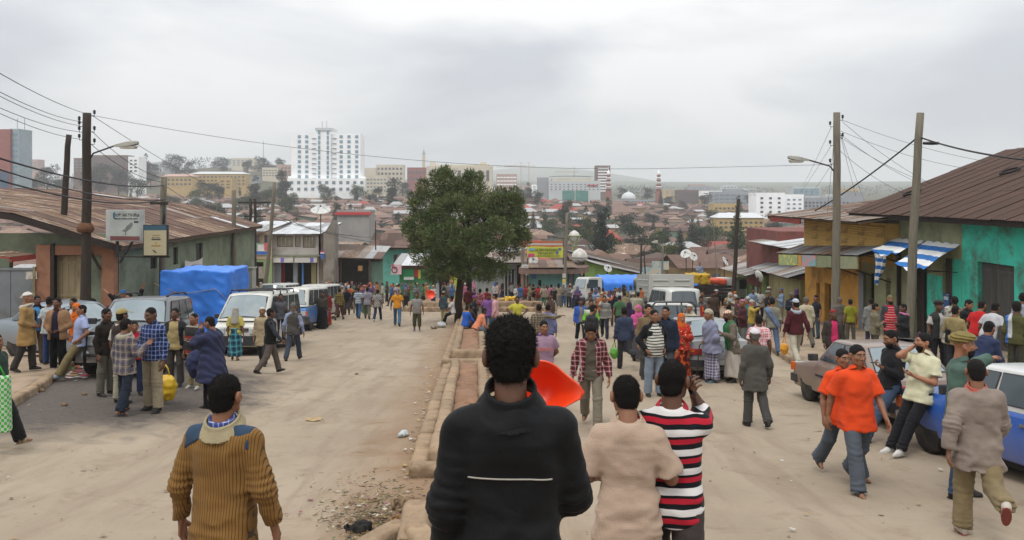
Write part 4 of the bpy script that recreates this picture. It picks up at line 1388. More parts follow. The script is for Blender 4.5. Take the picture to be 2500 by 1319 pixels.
# metal gate panels with torn posters left of the doorway
gate=thing('metal_gate','grey sheet metal gate with torn white posters beside salmon pillar','gate',(-18.0,29.2,gzf(-18,29.2)))
for k in range(3):
 mb=MB();mb.box((-17.42-k*.82,29.16,-3.75),(.80,.05,2.3));mb.build('panel',STEELG,gate)
mb=MB();mb.bar((-17.0,29.14,-2.58),(-19.6,29.14,-2.58),.08);mb.build('rail',STEELG,gate)
mb=MB();mb.bar((-16.99,29.15,-4.9),(-16.99,29.15,-2.5),.09);mb.build('post',CREAMD,gate)
pap=M('torn_paper','#b9b4aa',0.9,0.15,8.0,dirt='#7a776f',dscale=9.0)
for (x,z,w_,h)in ((-17.3,-2.95,.42,.30),(-17.28,-3.5,.12,.14),(-17.5,-3.62,.10,.10),(-17.2,-3.7,.08,.16)):
 mb=MB();mb.prism([(x,29.128,z),(x+w_,29.128,z+.02),(x+w_*.95,29.128,z+h),(x+.02,29.128,z+h*.9)],(0,.004,0));mb.build('poster',pap,gate)
shift_children(gate)
# roof of the left building
mb=MB()
prof=[(-13.75,E0-.06),(-17.5,-.62),(-25.0,.36),(-34,-1.6)]
for i in range(3):
 (xa,za),(xb,zb_)=prof[i],prof[i+1]
 mb.prism([(xa,28.7,za-.10),(xb,28.7,zb_-.10),(xb,28.7,zb_-.03),(xa,28.7,za-.03)],(-1.3,20.6,0))
rf=mb.build('roof',TIMB,gb)
for i,rows in ((0,2),(1,4)):
 (xa,za),(xb,zb_)=prof[i],prof[i+1]
 roof_plane(rf,(xa,28.7,za),(xa-1.3,49.3,za),(xb,28.7,zb_),[RUST,RUST2,ZINCR,ZINCW],rows,.84,[.60,.32,.05,.03])
mb=MB();mb.bar((-13.72,28.68,E0-.16),(-17.5,28.68,-.72),.04,.22);mb.bar((-17.5,28.68,-.72),(-25,28.68,.26),.04,.22);mb.build('bargeboard',TIMB_D,gb)
mb=MB();mb.bar((-13.74,28.7,E0-.15),(-15.05,49.3,E0-.15),.05,.16);mb.build('fascia',TIMB,gb)
shift_children(gb)
# little red tin awning at the edge
aw=thing('tin_awning','small red tin awning jutting out beside the grey gate','awning',(-17.2,27.6,-2.0))
mb=MB();mb.box((0.30,0,.02),(.9,1.4,.05),Matrix.Rotation(R(8),3,'Y'));a_=mb.build('frame',REDR,aw)
for k in range(2):
 o=bpy.data.objects.new('roof_sheet',sheet_mesh(1.4,mat=RUST2,wd=.45));COL.objects.link(o);o.parent=aw
 o.location=(.08+k*.43,0,.09-k*.06);o.rotation_euler=(0,R(8),0)
mb=MB();mb.box((.73,0,-.08),(.05,1.4,.16));mb.build('fascia',REDR,aw)

# --- right-hand row: teal and olive house under a big dark iron roof
WX=15.6
th=thing('shop_house','teal and olive plastered house under a big dark brown iron roof','house',(WX,26,gzf(WX,26)))
mb=MB()
dR,nR=wall_open(mb,(WX,33.0),(WX,28.4),-6.6,-.60,[(1.25,2.05,-6.0,-2.35),(3.35,4.45,-6.0,-2.2)],.25)
mb.build('wall',OLIVE,th)
mb=MB();wall_open(mb,(WX,28.4),(WX,18.0),-6.2,-.60,[(.95,2.95,-5.6,-2.17)],.25)
mb.build('wall',TEAL,th)
mb=MB();wall_quad(mb,(WX-.012,31.0),(WX-.012,29.68),-6.4,-2.9,.02);mb.build('dado',TEAL,th)
mb=MB();wall_quad(mb,(WX-.012,29.0),(WX-.012,28.42),-6.4,-2.2,.02);mb.build('dado',TEAL,th)
door_boards(th,(WX,27.45),dR,nR,2.0,-5.5,-2.18,GREYDOOR,.16,5)
door_boards(th,(WX,29.65),dR,nR,1.1,-5.6,-2.22,GREYDOOR,.10,4)
door_boards(th,(WX,31.75),dR,nR,.8,-5.7,-2.37,TIMB_D,.10,3)
for y_ in (32.9,31.85,30.85):
 mb=MB();mb.bar((WX-.05,y_,-6.0),(WX-.05,y_,-1.7),.14);mb.build('post',TIMB_D,th)
mb=MB()
A0,A1,A2=(14.75,-.70),(21.6,1.98),(30,-.6)
for (p,r_)in ((A0,A1),(A1,A2)):
 mb.prism([(p[0],16,p[1]-.11),(r_[0],16,r_[1]-.11),(r_[0],16,r_[1]-.03),(p[0],16,p[1]-.03)],(0,19.9,0))
rf=mb.build('roof',TIMB_D,th)
roof_plane(rf,(A0[0],35.9,A0[1]),(A0[0],16,A0[1]),(A1[0],35.9,A1[1]),[DARKR],3,.84,jit=.006)
for (x,y_,z)in ((18.6,30.6,.84),(16.6,34.0,.05)):  # old tyres thrown on the roof
 t=thing('old_tyre','thin black rubber tyre lying flat on dark roof','tyre',(x,y_,z+.12),0,'tyres on the roof')
 mb=MB();mb.tube([(.34*math.cos(a),.34*math.sin(a),0)for a in np.linspace(0,2*PI,15)],.045,6,cap=False)
 o=mb.build('tread',M('black_rubber','#1c1a19',.85,.2,8,.3,40),t);o.rotation_euler=(0,-R(21),0)
mb=MB();mb.bar((A0[0]+.03,35.8,A0[1]-.14),(A0[0]+.03,16,A0[1]-.14),.04,.14);mb.build('fascia',TIMB_D,th)
shift_children(th)

# striped tarpaulin awnings
STRIPE=cloth('awning_stripe','#ffffff',('hstripe',[(0,'#e4e4e2'),(.5,'#2f6fb5')],.30),rough=.6)
def awning(label,y0,y1,x0,z0,x1,z1,drop=0.0,tear=0.0):
 t=thing('striped_awning',label,'awning',(WX,(y0+y1)/2,z0))
 mb=MB()
 def f(i,j):
  x=x0+(x1-x0)*j;y=y0+(y1-y0)*i-.35*j
  z=z0+(z1-z0)*j+.05*math.sin(i*9)*j-.10*math.sin(PI*i)*j+.03*math.sin(i*23+j*7)
  return (x,y,z)
 mb.grid(f,18,10)
 mb.build('cloth',STRIPE,t)
 if drop:
  mb=MB()
  def g(i,j):
   p=f(.18+.5*i*(1-tear*j),1.0);w_=.07*math.sin(i*12+j*4)
   return (p[0]+w_+.10*j,p[1]+.25*j*(.5-i)+w_,p[2]-drop*j*(1-.55*abs(i-.25)))
  mb.grid(g,14,10);mb.build('hanging_end',STRIPE,t)
 for i in (.08,.5,.92):
  mb=MB();a=f(i,0.02);b_=f(i,.98)
  mb.bar((a[0],a[1],a[2]-.05),(b_[0],b_[1],b_[2]-.06),.035);mb.bar((WX-.02,a[1],a[2]-1.0),(b_[0],b_[1],b_[2]-.08),.03)
  mb.build('strut',IRON,t)
 shift_children(t)
awning('taut blue and white striped tarpaulin awning over the grey board door',30.7,28.5,WX-.03,-1.66,14.15,-2.50)
awning('torn blue and white striped awning with its end knotted and hanging',33.1,30.9,WX-.03,-1.68,14.3,-2.15,1.35,.7)

# ochre house with sheet-iron upper storey and painted fascia boards
oh=thing('shop_house','ochre house with yellow corrugated upper storey and painted fascia boards','house',(15.4,38,gzf(15.4,38)))
d_,n_=Vector((0,-1,0)),Vector((-1,0,0))
mb=MB();wall_open(mb,(15.45,43.2),(15.45,36.4),-7.9,-2.3,[(1.6,2.1,-7.4,-4.35),(2.7,3.5,-7.4,-4.25)],.25);mb.build('wall',OCHRE,oh)
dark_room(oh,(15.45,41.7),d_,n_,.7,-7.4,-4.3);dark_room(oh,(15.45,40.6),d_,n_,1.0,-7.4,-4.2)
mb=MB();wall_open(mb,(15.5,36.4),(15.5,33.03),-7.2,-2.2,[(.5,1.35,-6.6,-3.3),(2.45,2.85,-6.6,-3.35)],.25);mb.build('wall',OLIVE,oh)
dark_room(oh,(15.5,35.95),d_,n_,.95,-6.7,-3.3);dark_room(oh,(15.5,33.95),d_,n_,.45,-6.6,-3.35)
mb=MB();mb.box((15.42,36.15,-4.75),(.06,.5,2.9));mb.build('door',STEELG,oh)
mb=MB();mb.box((15.6,35.5,-5.3),(.3,.4,.9));mb.build('soft_drink_crate',M('crate_red','#b4252a',.5,.1),oh)
SID=M('yellow_iron_siding','#c6a056',0.7,0.14,1.5,0.1,20,dirt='#75592f',dscale=1.0)
siding=MB();siding.box((17.0,37.6,-1.95),(3.9,9.0,1.72));up=siding.build('upper_storey',SID,oh)
for j,z_ in enumerate((-1.45,-1.9,-2.35)):
 for i in range(5):
  me=sheet_mesh(1.86,5,.48,SID,.022,'sid')
  o=bpy.data.objects.new('siding_sheet',me);COL.objects.link(o);o.parent=up
  o.matrix_local=Matrix.Translation((15.02,41.2-i*1.8,z_))@Matrix.Rotation(R(90),4,'Y')
mb=MB();mb.prism([(13.6,32.2,-1.02),(20.5,32.2,-.10),(20.5,32.2,-.16),(13.6,32.2,-1.08)],(0,11.4,0));rf=mb.build('roof',TIMB,oh)
roof_plane(rf,(13.6,43.6,-1.0),(13.6,32.2,-1.0),(20.5,43.6,-.08),[RUST,ZINCR,RUST2],3,.84)
mb=MB();mb.box((13.62,40.9,-1.18),(.06,4.4,.24));mb.box((16.0,43.55,-1.05),(4.8,.05,.24));mb.build('fascia',REDR,oh)
# canopy over the shops
mb=MB();mb.prism([(15.1,32.8,-2.15),(13.95,32.9,-2.38),(14.05,43.2,-3.0),(15.2,43.2,-2.6)],(0,0,-.05));cn=mb.build('canopy',TIMB_D,oh)
roof_plane(cn,(13.98,43.2,-2.98),(13.92,32.8,-2.36),(15.3,43.2,-2.55),[ZINC,ZINCR,RUST2],1,.84)
pc=[('#8c9070',0.0,.26),('#7f8464',.27,.44),('#7fa0a4',.45,.63),('#c08a45',.64,.68),('#93a070',.69,.97)]
for hx,a,b_ in pc:
 y_a,y_b=33.0+10.0*a,33.0+10.0*b_;za,zc=-2.42-.62*a,-2.42-.62*b_
 mb=MB();mb.prism([(13.9,y_a,za),(13.9,y_b,zc),(13.9,y_b,zc-.55),(13.9,y_a,za-.50)],(.05,0,0))
 mt=M('fascia_'+hx,hx,.85,.12,3)if a not in (.45,.69)else cloth('mural_'+hx,hx,('spot','#c6bc5a' if a>.6 else '#b88b8f',3.5,.52))
 mb.build('fascia_board',mt,oh)
for y_ in (33.3,36.5,39.5,42.8):mb=MB();mb.bar((13.97,y_,-3.0),(15.4,y_,-3.5),.05);mb.build('bracket',IRON,oh)
shift_children(oh)

# mud-walled house further down, grey roofs, red gable behind
mh=thing('mud_house','olive mud-walled house with bent grey roof sheets beyond the ochre shop','house',(16,47,gzf(16,47)))
mb=MB()
pts=[(15.35,43.6),(15.25,45.5),(15.55,48.5),(16.0,51.0),(16.8,53.2)]
for a,b_ in zip(pts[1:],pts[:-1]):wall_quad(mb,a,b_,-9.6,-4.45,.25)
mb.build('wall',MUDW,mh)
mb=MB();mb.prism([(14.7,43.4,-4.35),(15.9,54,-4.75),(20,54,-3.6),(20,43.4,-3.3)],(0,0,-.05));rf=mb.build('roof',TIMB,mh)
roof_plane(rf,(15.7,53.8,-4.70),(14.7,43.4,-4.33),(19.6,53.8,-3.6),[ZINC,ZINCR,ZINC],2,.84,jit=.03)
shift_children(mh)
rh=thing('roof_house','house with red painted wall and grey zinc roof behind the mud house','house',(20,52,gzf(20,52)))
mb=MB();mb.box((20.5,55,-4.2),(7.5,7,4.0));mb.build('wall',M('faded_red_wall','#6f4039',.9,.2,1.5,dirt='#4c332e'),rh)
mb=MB();mb.prism([(15.9,46.8,-3.0),(22,46.8,-2.15),(22,46.8,-2.22),(15.9,46.8,-3.07)],(0,8,0));rf=mb.build('roof',TIMB,rh)
roof_plane(rf,(15.9,54.8,-2.98),(15.9,46.8,-2.98),(22,54.8,-2.13),[ZINC,ZINCW,ZINCR],2,.84)
shift_children(rh)
gh=thing('stall_house','narrow green plank shop with patched zinc roofs downhill','shop',(17,57,gzf(17,57)))
mb=MB();wall_open(mb,(17.6,63),(16.6,53.6),-10.2,-5.2,[(1.0,2.6,-9.3,-6.6),(4.5,6.4,-9.0,-6.2)],.2);mb.build('wall',M('grass_green_boards','#6f8a4c',.9,.2,2,dirt='#45552f'),gh)
mb=MB();mb.prism([(15.3,53.2,-5.2),(20,53.2,-4.1),(20,53.2,-4.15),(15.3,53.2,-5.25)],(1.0,10.5,-.4));rf=mb.build('roof',TIMB,gh)
roof_plane(rf,(16.3,63.7,-5.58),(15.3,53.2,-5.18),(20.8,63.7,-4.5),[ZINC,ZINCR],2,.84,jit=.03)
shift_children(gh)

# ------------------------------------------------------------------ row at the foot of the street
def px_box(mb,px0,px1,y,z0,z1,dep,mi=0):
 x0,x1=wx(px0,y),wx(px1,y)
 mb.box(((x0+x1)/2,y+dep/2,(z0+z1)/2),(x1-x0,dep,z1-z0),mi=mi)
def zp(py,y):return -(py-HPX)/FPX*y
D80=Vector((1,0,0));N80=Vector((0,-1,0))
# white two-storey house with shops below
Y=80.0
wh=thing('two_storey_house','white two-storey house with grey tin roof and open shops below','house',(wx(728,Y),Y,gzf(wx(728,Y),Y)))
x0,x1=wx(664,Y),wx(784,Y);ze,zf_=zp(574,Y),zp(622,Y)
WHITE=M('white_plaster','#b9b3ad',.9,.1,1.2,.2,14,dirt='#8f867c',dscale=.7)
sc_=Y/FPX
hw=[((676-664)*sc_,(716-664)*sc_,zp(603,Y),zp(577,Y)),((720-664)*sc_,(734-664)*sc_,zp(603,Y),zp(577,Y)),((739-664)*sc_,(770-664)*sc_,zp(605,Y),zp(577,Y))]
mb=MB();wall_open(mb,(x0,Y),(x1,Y),zf_,ze,hw,.25);mb.build('wall',WHITE,wh)
for (a,b_,c,e),pn in zip(hw,(4,2,4)):
 window_fit(wh,(x0,Y),D80,N80,a,b_-a,c,e,TIMB,0,M('beige_shutter','#8b8674',.8,.15,4),pn)
ops=[((674-664)*sc_,(716-664)*sc_,-11,zp(640,Y)),((726-664)*sc_,(774-664)*sc_,-11,zp(640,Y))]
mb=MB();wall_open(mb,(x0,Y+.05),(x1,Y+.05),-11,zf_,ops,.25);mb.build('shop_front',M('shop_white','#c3bfba',.85,.1,2),wh)
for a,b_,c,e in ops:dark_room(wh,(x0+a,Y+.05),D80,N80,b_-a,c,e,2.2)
for px0,px1,hx in ((672,686,'#73787c'),(716,726,'#73787c'),(760,772,'#7d744f'),(737,741,'#3d6da5'),(686,695,'#8b2c2a')):
 mb=MB();px_box(mb,px0,px1,Y-.1 if hx!='#8b2c2a' else Y+.6,-10.6,zp(642,Y),.08);mb.build('shutter_door',M('shutter_'+hx,hx,.7,.12,2),wh)
for px0,px1 in ((666,716),(719,774)):
 mb=MB();px_box(mb,px0,px1,Y-.7,zp(640,Y),zp(627,Y),.06);s_=mb.build('shop_sign',M('sign_white','#b9b6b0',.7,.1),wh)
 mb=MB();px_box(mb,px0+19 if px0<700 else px0+38,(px0+19 if px0<700 else px0+38)+8,Y-.72,zp(639,Y),zp(628,Y),.02);mb.build('purple_patch',M('sign_purple','#6d64a6',.7,.1),s_)
mb=MB();px_box(mb,662,778,Y-.75,zp(626.5,Y),zp(624,Y),.9);mb.build('ledge',M('mossy_ledge','#70745a',.95,.3,3,.4),wh)
mb=MB();px_box(mb,778,788,Y,-11,ze,6);mb.build('side_wall',M('brown_wall','#7b6b5c',.9,.2,1),wh)
zr0,zr1=zp(571,Y),zp(545,89)
xa,xb=wx(655,Y),wx(788,Y)
mb=MB();mb.prism([(xa,Y-.7,zr0-.08),(xb,Y-.7,zr0-.08),(xb,89,zr1-.08),(xa,89,zr1-.08)],(0,0,.05));rf=mb.build('roof',TIMB,wh)
roof_plane(rf,(xa,Y-.7,zr0),(xb,Y-.7,zr0),(xa,89,zr1),[ZINCW,ZINC],3,.84,[.75,.25])
shift_children(wh)
# cream neighbour
ch=thing('two_storey_house','cream two-storey house with advertising board behind the street poles','house',(wx(620,79),79,gzf(wx(620,79),79)))
Y=79.0;x0,x1=wx(577,Y),wx(663.6,Y);sc_=Y/FPX
hw=[((590-577)*sc_,(601-577)*sc_,zp(591,Y),zp(572,Y)),((624-577)*sc_,(634-577)*sc_,zp(594,Y),zp(574,Y)),((645-577)*sc_,(658-577)*sc_,zp(594,Y),zp(574,Y))]
mb=MB();wall_open(mb,(x0,Y),(x1,Y),zp(633,Y),zp(569,Y),hw,.25);mb.build('wall',M('cream_plaster','#a3917a',.9,.1,1.2,.2,14,dirt='#7d6d5b',dscale=.8),ch)
for a,b_,c,e in hw:window_fit(ch,(x0,Y),D80,N80,a,b_-a,c,e,TIMB,0,None,2)
mb=MB();px_box(mb,584,610,Y-.12,zp(622,Y),zp(600,Y),.1);mb.build('timber_panel',M('orange_boards','#875a39',.85,.2,4,stretch=(6,6,1)),ch)
mb=MB();px_box(mb,625,656,Y-.12,zp(622,Y),zp(593,Y),.08);bd=mb.build('advertising_board',M('ad_green','#7f9a80',.6,.2,2),ch)
for px0,px1,py0,py1,hx in ((625,656,614,621,'#2f57a5'),(629,648,597,613,'#c9c6c4'),(645,656,593,612,'#c25a5c')):
 mb=MB();px_box(mb,px0,px1,Y-.128-.004*(hx=='#c25a5c'),zp(py1,Y),zp(py0,Y),.006);mb.build('print',M('ad_'+hx,hx,.6,.15,3),bd)
mb=MB();wall_open(mb,(x0,Y+.06),(x1,Y+.06),-11,zp(633,Y),[(.6,2.6,-11,zp(640,Y))],.2);mb.build('shop_front',M('pale_green_front','#7c8e62',.9,.12,2),ch)
dark_room(ch,(x0+.5,Y+.06),D80,N80,2.2,-11,zp(640,Y))
zr0=zp(565,Y);xa,xb=wx(575,Y),wx(654,Y)
mb=MB();mb.prism([(xa,Y-.7,zr0-.08),(xb,Y-.7,zr0-.08),(xb,88,zp(541,88)-.08),(xa,88,zp(541,88)-.08)],(0,0,.05));rf=mb.build('roof',TIMB,ch)
roof_plane(rf,(xa,Y-.7,zr0),(xb,Y-.7,zr0),(xa,88,zp(541,88)),[ZINCW,ZINC],3,.84,[.7,.3])
shift_children(ch)
# concrete pier with a round drinks sign
pr=thing('concrete_pier','tall bare concrete pier between the white house and rusty shed','pier',(wx(800,78),78,gzf(wx(800,78),78)))
mb=MB();Y=78.0
mb.prism([(wx(788,Y),Y,-10.8),(wx(814,Y),Y,-10.8),(wx(815,Y),Y,zp(560,Y)),(wx(812,Y),Y,zp(538,Y)),(wx(790,Y),Y,zp(572,Y))],(0,2.2,0))
mb.build('shaft',M('raw_concrete','#7d766c',.93,.2,1.0,.4,12,dirt='#575049',dscale=.9),pr);shift_children(pr)
sg=thing('drinks_sign','small round red white and blue drinks sign on the concrete pier','sign',at(787,622,77.8))
mb=MB();mb.box((0,0,0),(.32,.05,.78));mb.build('board',M('sign_blue','#3a5d9c',.5,.1),sg)
for k,hx in enumerate(('#b5333a','#d8d8d8','#2d4f98')):
 mb=MB();n=9;zc=.17
 lo_,hi_=((.03,.2),(-.05,.03),(-.2,-.05))[k]
 ptsu=[(.2*math.cos(a),-.03,zc+.2*math.sin(a))for a in np.linspace(math.asin(max(-1,lo_/.2)),math.asin(min(1,hi_/.2)),5)]
 ptsl=[(-p[0],p[1],p[2])for p in reversed(ptsu)]
 mb.prism(ptsu+ptsl,(0,.004,0));mb.build('roundel',M('roundel_'+hx,hx,.5,.05),sg)
 # rusty open shed
rs=thing('market_shed','open market shed under rusty and zinc roof sheets, goods hanging inside','shed',(wx(872,80),80,gzf(wx(872,80),80)))
Y=80.0;xa,xb=wx(808,Y),wx(936,Y)
mb=MB();mb.prism([(xa,Y,zp(630,Y)),(xb,Y,zp(633,Y)),(wx(900,86),86,zp(600,86)),(wx(818,86),86,zp(597,86))],(0,0,-.08));rf=mb.build('roof',TIMB,rs)
roof_plane(rf,(xa,Y,zp(629,Y)),(xb-.2,Y,zp(632,Y)),(xa,86,zp(600,86)),[RUST2,ZINCR,ZINC,RUST],2,.84,jit=.03)
for px in (816,832,902):
 mb=MB();x_=wx(px,Y+.3);mb.bar((x_,Y+.3,-11),(x_,Y+.3,zp(634,Y)),.14);mb.build('post',TIMB,rs)
mb=MB();px_box(mb,812,934,Y+3.5,-11,zp(628,84),.2);mb.build('wall',M('dark_back_wall','#3d3934',.9,.25,1.5),rs)
mb=MB();px_box(mb,904,934,Y+.6,-11,zp(640,Y),.12);mb.build('side_panel',M('weathered_green','#5d7466',.9,.2,2),rs)
mb=MB();px_box(mb,811,826,Y-.1,zp(688,Y),zp(650,Y),.05);mb.build('hanging_cloth',cloth('pink_sheet','#c497a5'),rs)
mb=MB();px_box(mb,874,884,Y+.2,zp(662,Y),zp(650,Y),.3);mb.build('carton',M('carton','#9a7446',.9,.1),rs)
shift_children(rs)
# turquoise house behind
tq=thing('turquoise_house','turquoise house with brown hipped tin roof behind the stalls','house',(wx(955,94),94,gzf(wx(955,94),94)))
Y=94.0;mb=MB();px_box(mb,905,1035,Y,-13,zp(605,Y),7);mb.build('wall',M('turquoise_plaster','#5d9f92',.9,.1,1.2,dirt='#47766c',dscale=.8),tq)
window_fit(tq,(wx(905,Y),Y-.12),D80,N80,(961-905)*Y/FPX,1.1,zp(642,Y),zp(622,Y),TIMB,0,None,2)
mb=MB();mb.prism([(wx(893,93),93,zp(607,93)),(wx(1048,93),93,zp(607,93)),(wx(1010,98),98,zp(571,98)),(wx(935,98),98,zp(571,98))],(0,.3,-.1));rf=mb.build('roof',DARKR,tq)
roof_plane(rf,(wx(905,93),93,zp(605,93)),(wx(1040,93),93,zp(605,93)),(wx(912,98),98,zp(570,98)),[RUST,DARKR],2,.84)
shift_children(tq)
# green kiosk with painted boards
gk=thing('painted_kiosk','green kiosk with zinc roof, motorcycle poster and red price board','kiosk',(wx(1010,76),76,gzf(wx(1010,76),76)))
Y=76.0;mb=MB();px_box(mb,975,1062,Y,-10.9,zp(650,Y),4.5);mb.build('wall',M('kiosk_green','#3f7a4e',.85,.15,1.5,dirt='#3a5238'),gk)
xa,xb=wx(962,Y),wx(1066,Y)
mb=MB();mb.prism([(xa,Y-.6,zp(648,Y)),(xb,Y-.6,zp(648,Y)),(wx(1060,81),81,zp(619,81)),(wx(972,81),81,zp(622,81))],(0,0,-.06));rf=mb.build('roof',TIMB,gk)
roof_plane(rf,(xa,Y-.6,zp(647,Y)),(xb,Y-.6,zp(647,Y)),(xa,81,zp(620,81)),[ZINCW,ZINC],1,.84)
mb=MB();px_box(mb,975,1040,Y-.12,zp(655,Y),zp(650,Y),.1);mb.build('fascia',M('kiosk_fascia','#8a5d57',.8,.1),gk)
for px0,px1,py0,py1,hx in ((984,1012,657,684,'#2f8a5a'),(1011,1021,658,676,'#b33234'),(1021,1027,659,680,'#c9b94a'),(986,1010,676,683,'#c9cfc9')):
 mb=MB();px_box(mb,px0,px1,Y-.16-(.02 if py0>670 else 0),zp(py1,Y),zp(py0,Y),.03);mb.build('painted_board',M('board_'+hx,hx,.6,.15,3),gk)
mb=MB();px_box(mb,955,980,Y-.9,zp(668,Y),zp(644,Y),.05);po=mb.build('poster',M('pink_poster','#c9a5ab',.6,.08),gk)
mb=MB();c=at(963,659,Y-.93);mb.tube([(c.x+.24*math.cos(a),c.y,c.z+.27*math.sin(a))for a in np.linspace(0,2*PI,17)],.04,6,cap=False);mb.build('wheel_print',M('print_black','#241c1c',.6,.1),po)
mb=MB();mb.bar((c.x-.3,c.y,c.z+.45),(c.x+.1,c.y,c.z+.05),.06);mb.bar((c.x-.3,c.y,c.z+.42),(c.x-.05,c.y,c.z+.5),.07);mb.build('fork_print',M('print_red','#a32a3a',.6,.1),po)
shift_children(gk)
# row of shops behind the tree
sh=thing('shop_row','row of small shops with barred doors in the shade behind the tree','shop',(wx(1165,75),75,gzf(wx(1165,75),75)))
Y=75.0;sc_=Y/FPX
ops=[((a-1064)*sc_,(b_-1064)*sc_,-10.6,zp(648,Y))for a,b_ in ((1072,1096),(1130,1152),(1262,1276))]
mb=MB();wall_open(mb,(wx(1064,Y),Y),(wx(1284,Y),Y),-10.8,zp(640,Y),ops,.25);mb.build('wall',M('pale_grey_shop','#8f9290',.88,.12,1.2,dirt='#6b6c68'),sh)
for a,b_,c,e in ops:dark_room(sh,(wx(1064,Y)+a,Y),D80,N80,b_-a,c,e,2)
for px0,px1,hx in ((1096,1112,'#2f6a58'),(1152,1164,'#9a9f9f'),(1108,1118,'#a8b038'),(1098,1106,'#b58a34')):
 mb=MB();px_box(mb,px0,px1,Y-.1-(.05 if hx in ('#a8b038','#b58a34')else 0),-10.5,zp(652,Y),.06);mb.build('door_panel',M('panel_'+hx,hx,.8,.12,2),sh)
for px in (1232,1240,1248,1256):
 mb=MB();mb.bar((wx(px,Y-.1),Y-.1,-10.2),(wx(px,Y-.1),Y-.1,zp(660,Y)),.06);mb.build('door_bar',M('bar_white','#a9adac',.6,.1),sh)
mb=MB();px_box(mb,1230,1258,Y-.06,-10.3,zp(658,Y),.04);mb.build('door',TIMB_D,sh)
mb=MB();mb.prism([(wx(1058,Y),Y-1,zp(640,Y)),(wx(1296,Y),Y-1,zp(640,Y)),(wx(1290,81),81,zp(618,81)),(wx(1066,81),81,zp(618,81))],(0,0,-.07));rf=mb.build('roof',TIMB,sh)
roof_plane(rf,(wx(1058,Y),Y-1,zp(639,Y)),(wx(1296,Y),Y-1,zp(639,Y)),(wx(1058,81),81,zp(617,81)),[RUST,ZINCR,DARKR],2,.84,jit=.03)
shift_children(sh)
# turquoise corner shop with brown canopy
cs=thing('corner_shop','turquoise corner shop under a rounded brown canopy','shop',(wx(1360,70),70,gzf(wx(1360,70),70)))
Y=70.0;sc_=Y/FPX
ops=[((1314-1290)*sc_,(1321-1290)*sc_,zp(700,Y),zp(684,Y)),((1386-1290)*sc_,(1402-1290)*sc_,-10.2,zp(668,Y))]
mb=MB();wall_open(mb,(wx(1290,Y),Y),(wx(1416,Y),Y),-10.6,zp(655,Y),ops,.25);mb.build('wall',M('light_turquoise','#6d9c98',.88,.1,1.2,dirt='#52736f'),cs)
for a,b_,c,e in ops:dark_room(cs,(wx(1290,Y)+a,Y),D80,N80,b_-a,c,e,1.5)
mb=MB();px_box(mb,1388,1400,Y+.1,-10.2,zp(669,Y),.05);mb.build('door',STEELG,cs)
for px in (1298,1303):
 mb=MB();px_box(mb,px-(1 if px<1300 else -1),px+6,Y-.04,zp(681,Y),zp(669,Y),.03);mb.build('notice',M('blue_notice','#4a6fa8',.6,.15,8),cs)
mb=MB();px_box(mb,1271,1281,Y-.6,-10.2,zp(665,Y),.5);mb.build('drinks_fridge',M('fridge_red','#b0302c',.5,.1),cs)
xa,xb=wx(1266,Y),wx(1436,Y)
prof_c=[(wx(1266,Y),Y-1.2),(wx(1300,Y),Y-1.5),(wx(1395,Y),Y-1.5),(wx(1425,Y),Y-1.0),(wx(1440,Y),Y+.6)]
mb=MB()
for a,b_ in zip(prof_c[:-1],prof_c[1:]):wall_quad(mb,a,b_,zp(665,Y),zp(652,Y),.08)
mb.build('canopy_fascia',M('canopy_brown','#6e5a50',.85,.15,1.5,dirt='#54443b'),cs)
mb=MB();mb.prism([(p[0],p[1],zp(652,Y))for p in prof_c]+[(wx(1425,76),76,zp(638,76)),(wx(1285,76),76,zp(638,76))],(0,0,-.05));rf=mb.build('canopy_roof',RUST,cs)
roof_plane(rf,(wx(1290,Y),Y-1.3,zp(650,Y)),(wx(1405,Y),Y-1.3,zp(650,Y)),(wx(1290,76),76,zp(636,76)),[RUST2,ZINCR,RUST],1,.84,jit=.04)
for px in (1281,1417):
 mb=MB();mb.bar((wx(px,Y-1),Y-1,-10.3),(wx(px,Y-1),Y-1,zp(660,Y)),.12);mb.build('post',TIMB,cs)
shift_children(cs)
# lime green house with long grey roof running down the hill
lg=thing('lime_house','lime green house with long grey roof stepping down the hill','house',(wx(1520,80),80,gzf(wx(1520,80),80)))
a,b_=(wx(1428,72),72.0),(wx(1625,92),92.0)
mb=MB();p0,p1=Vector((a[0],a[1],0)),Vector((b_[0],b_[1],0))
mb.prism([p0+Vector((0,0,-12)),p1+Vector((0,0,-14)),p1+Vector((0,0,zp(688,92))),p0+Vector((0,0,zp(638,72)))],(0,.3,0));mb.build('wall',M('lime_plaster','#74914a',.9,.12,1.2,dirt='#55683a',dscale=.9),lg)
mb=MB();q0,q1=Vector((a[0]-.6,a[1]-.4,zp(638,72)+.05)),Vector((b_[0]+.4,b_[1]-.4,zp(686,92)+.05))
q2,q3=Vector((b_[0]+1.5,101,zp(655,101))),Vector((a[0]-1.4,80,zp(606,80)))
mb.prism([q0,q1,q2,q3],(0,0,-.07));rf=mb.build('roof',TIMB,lg)
roof_plane(rf,q0+Vector((0,0,.02)),q1+Vector((0,0,.02)),q3+Vector((0,0,.02)),[ZINC,ZINC,ZINC,RUST],2,.84,jit=.02)
shift_children(lg)
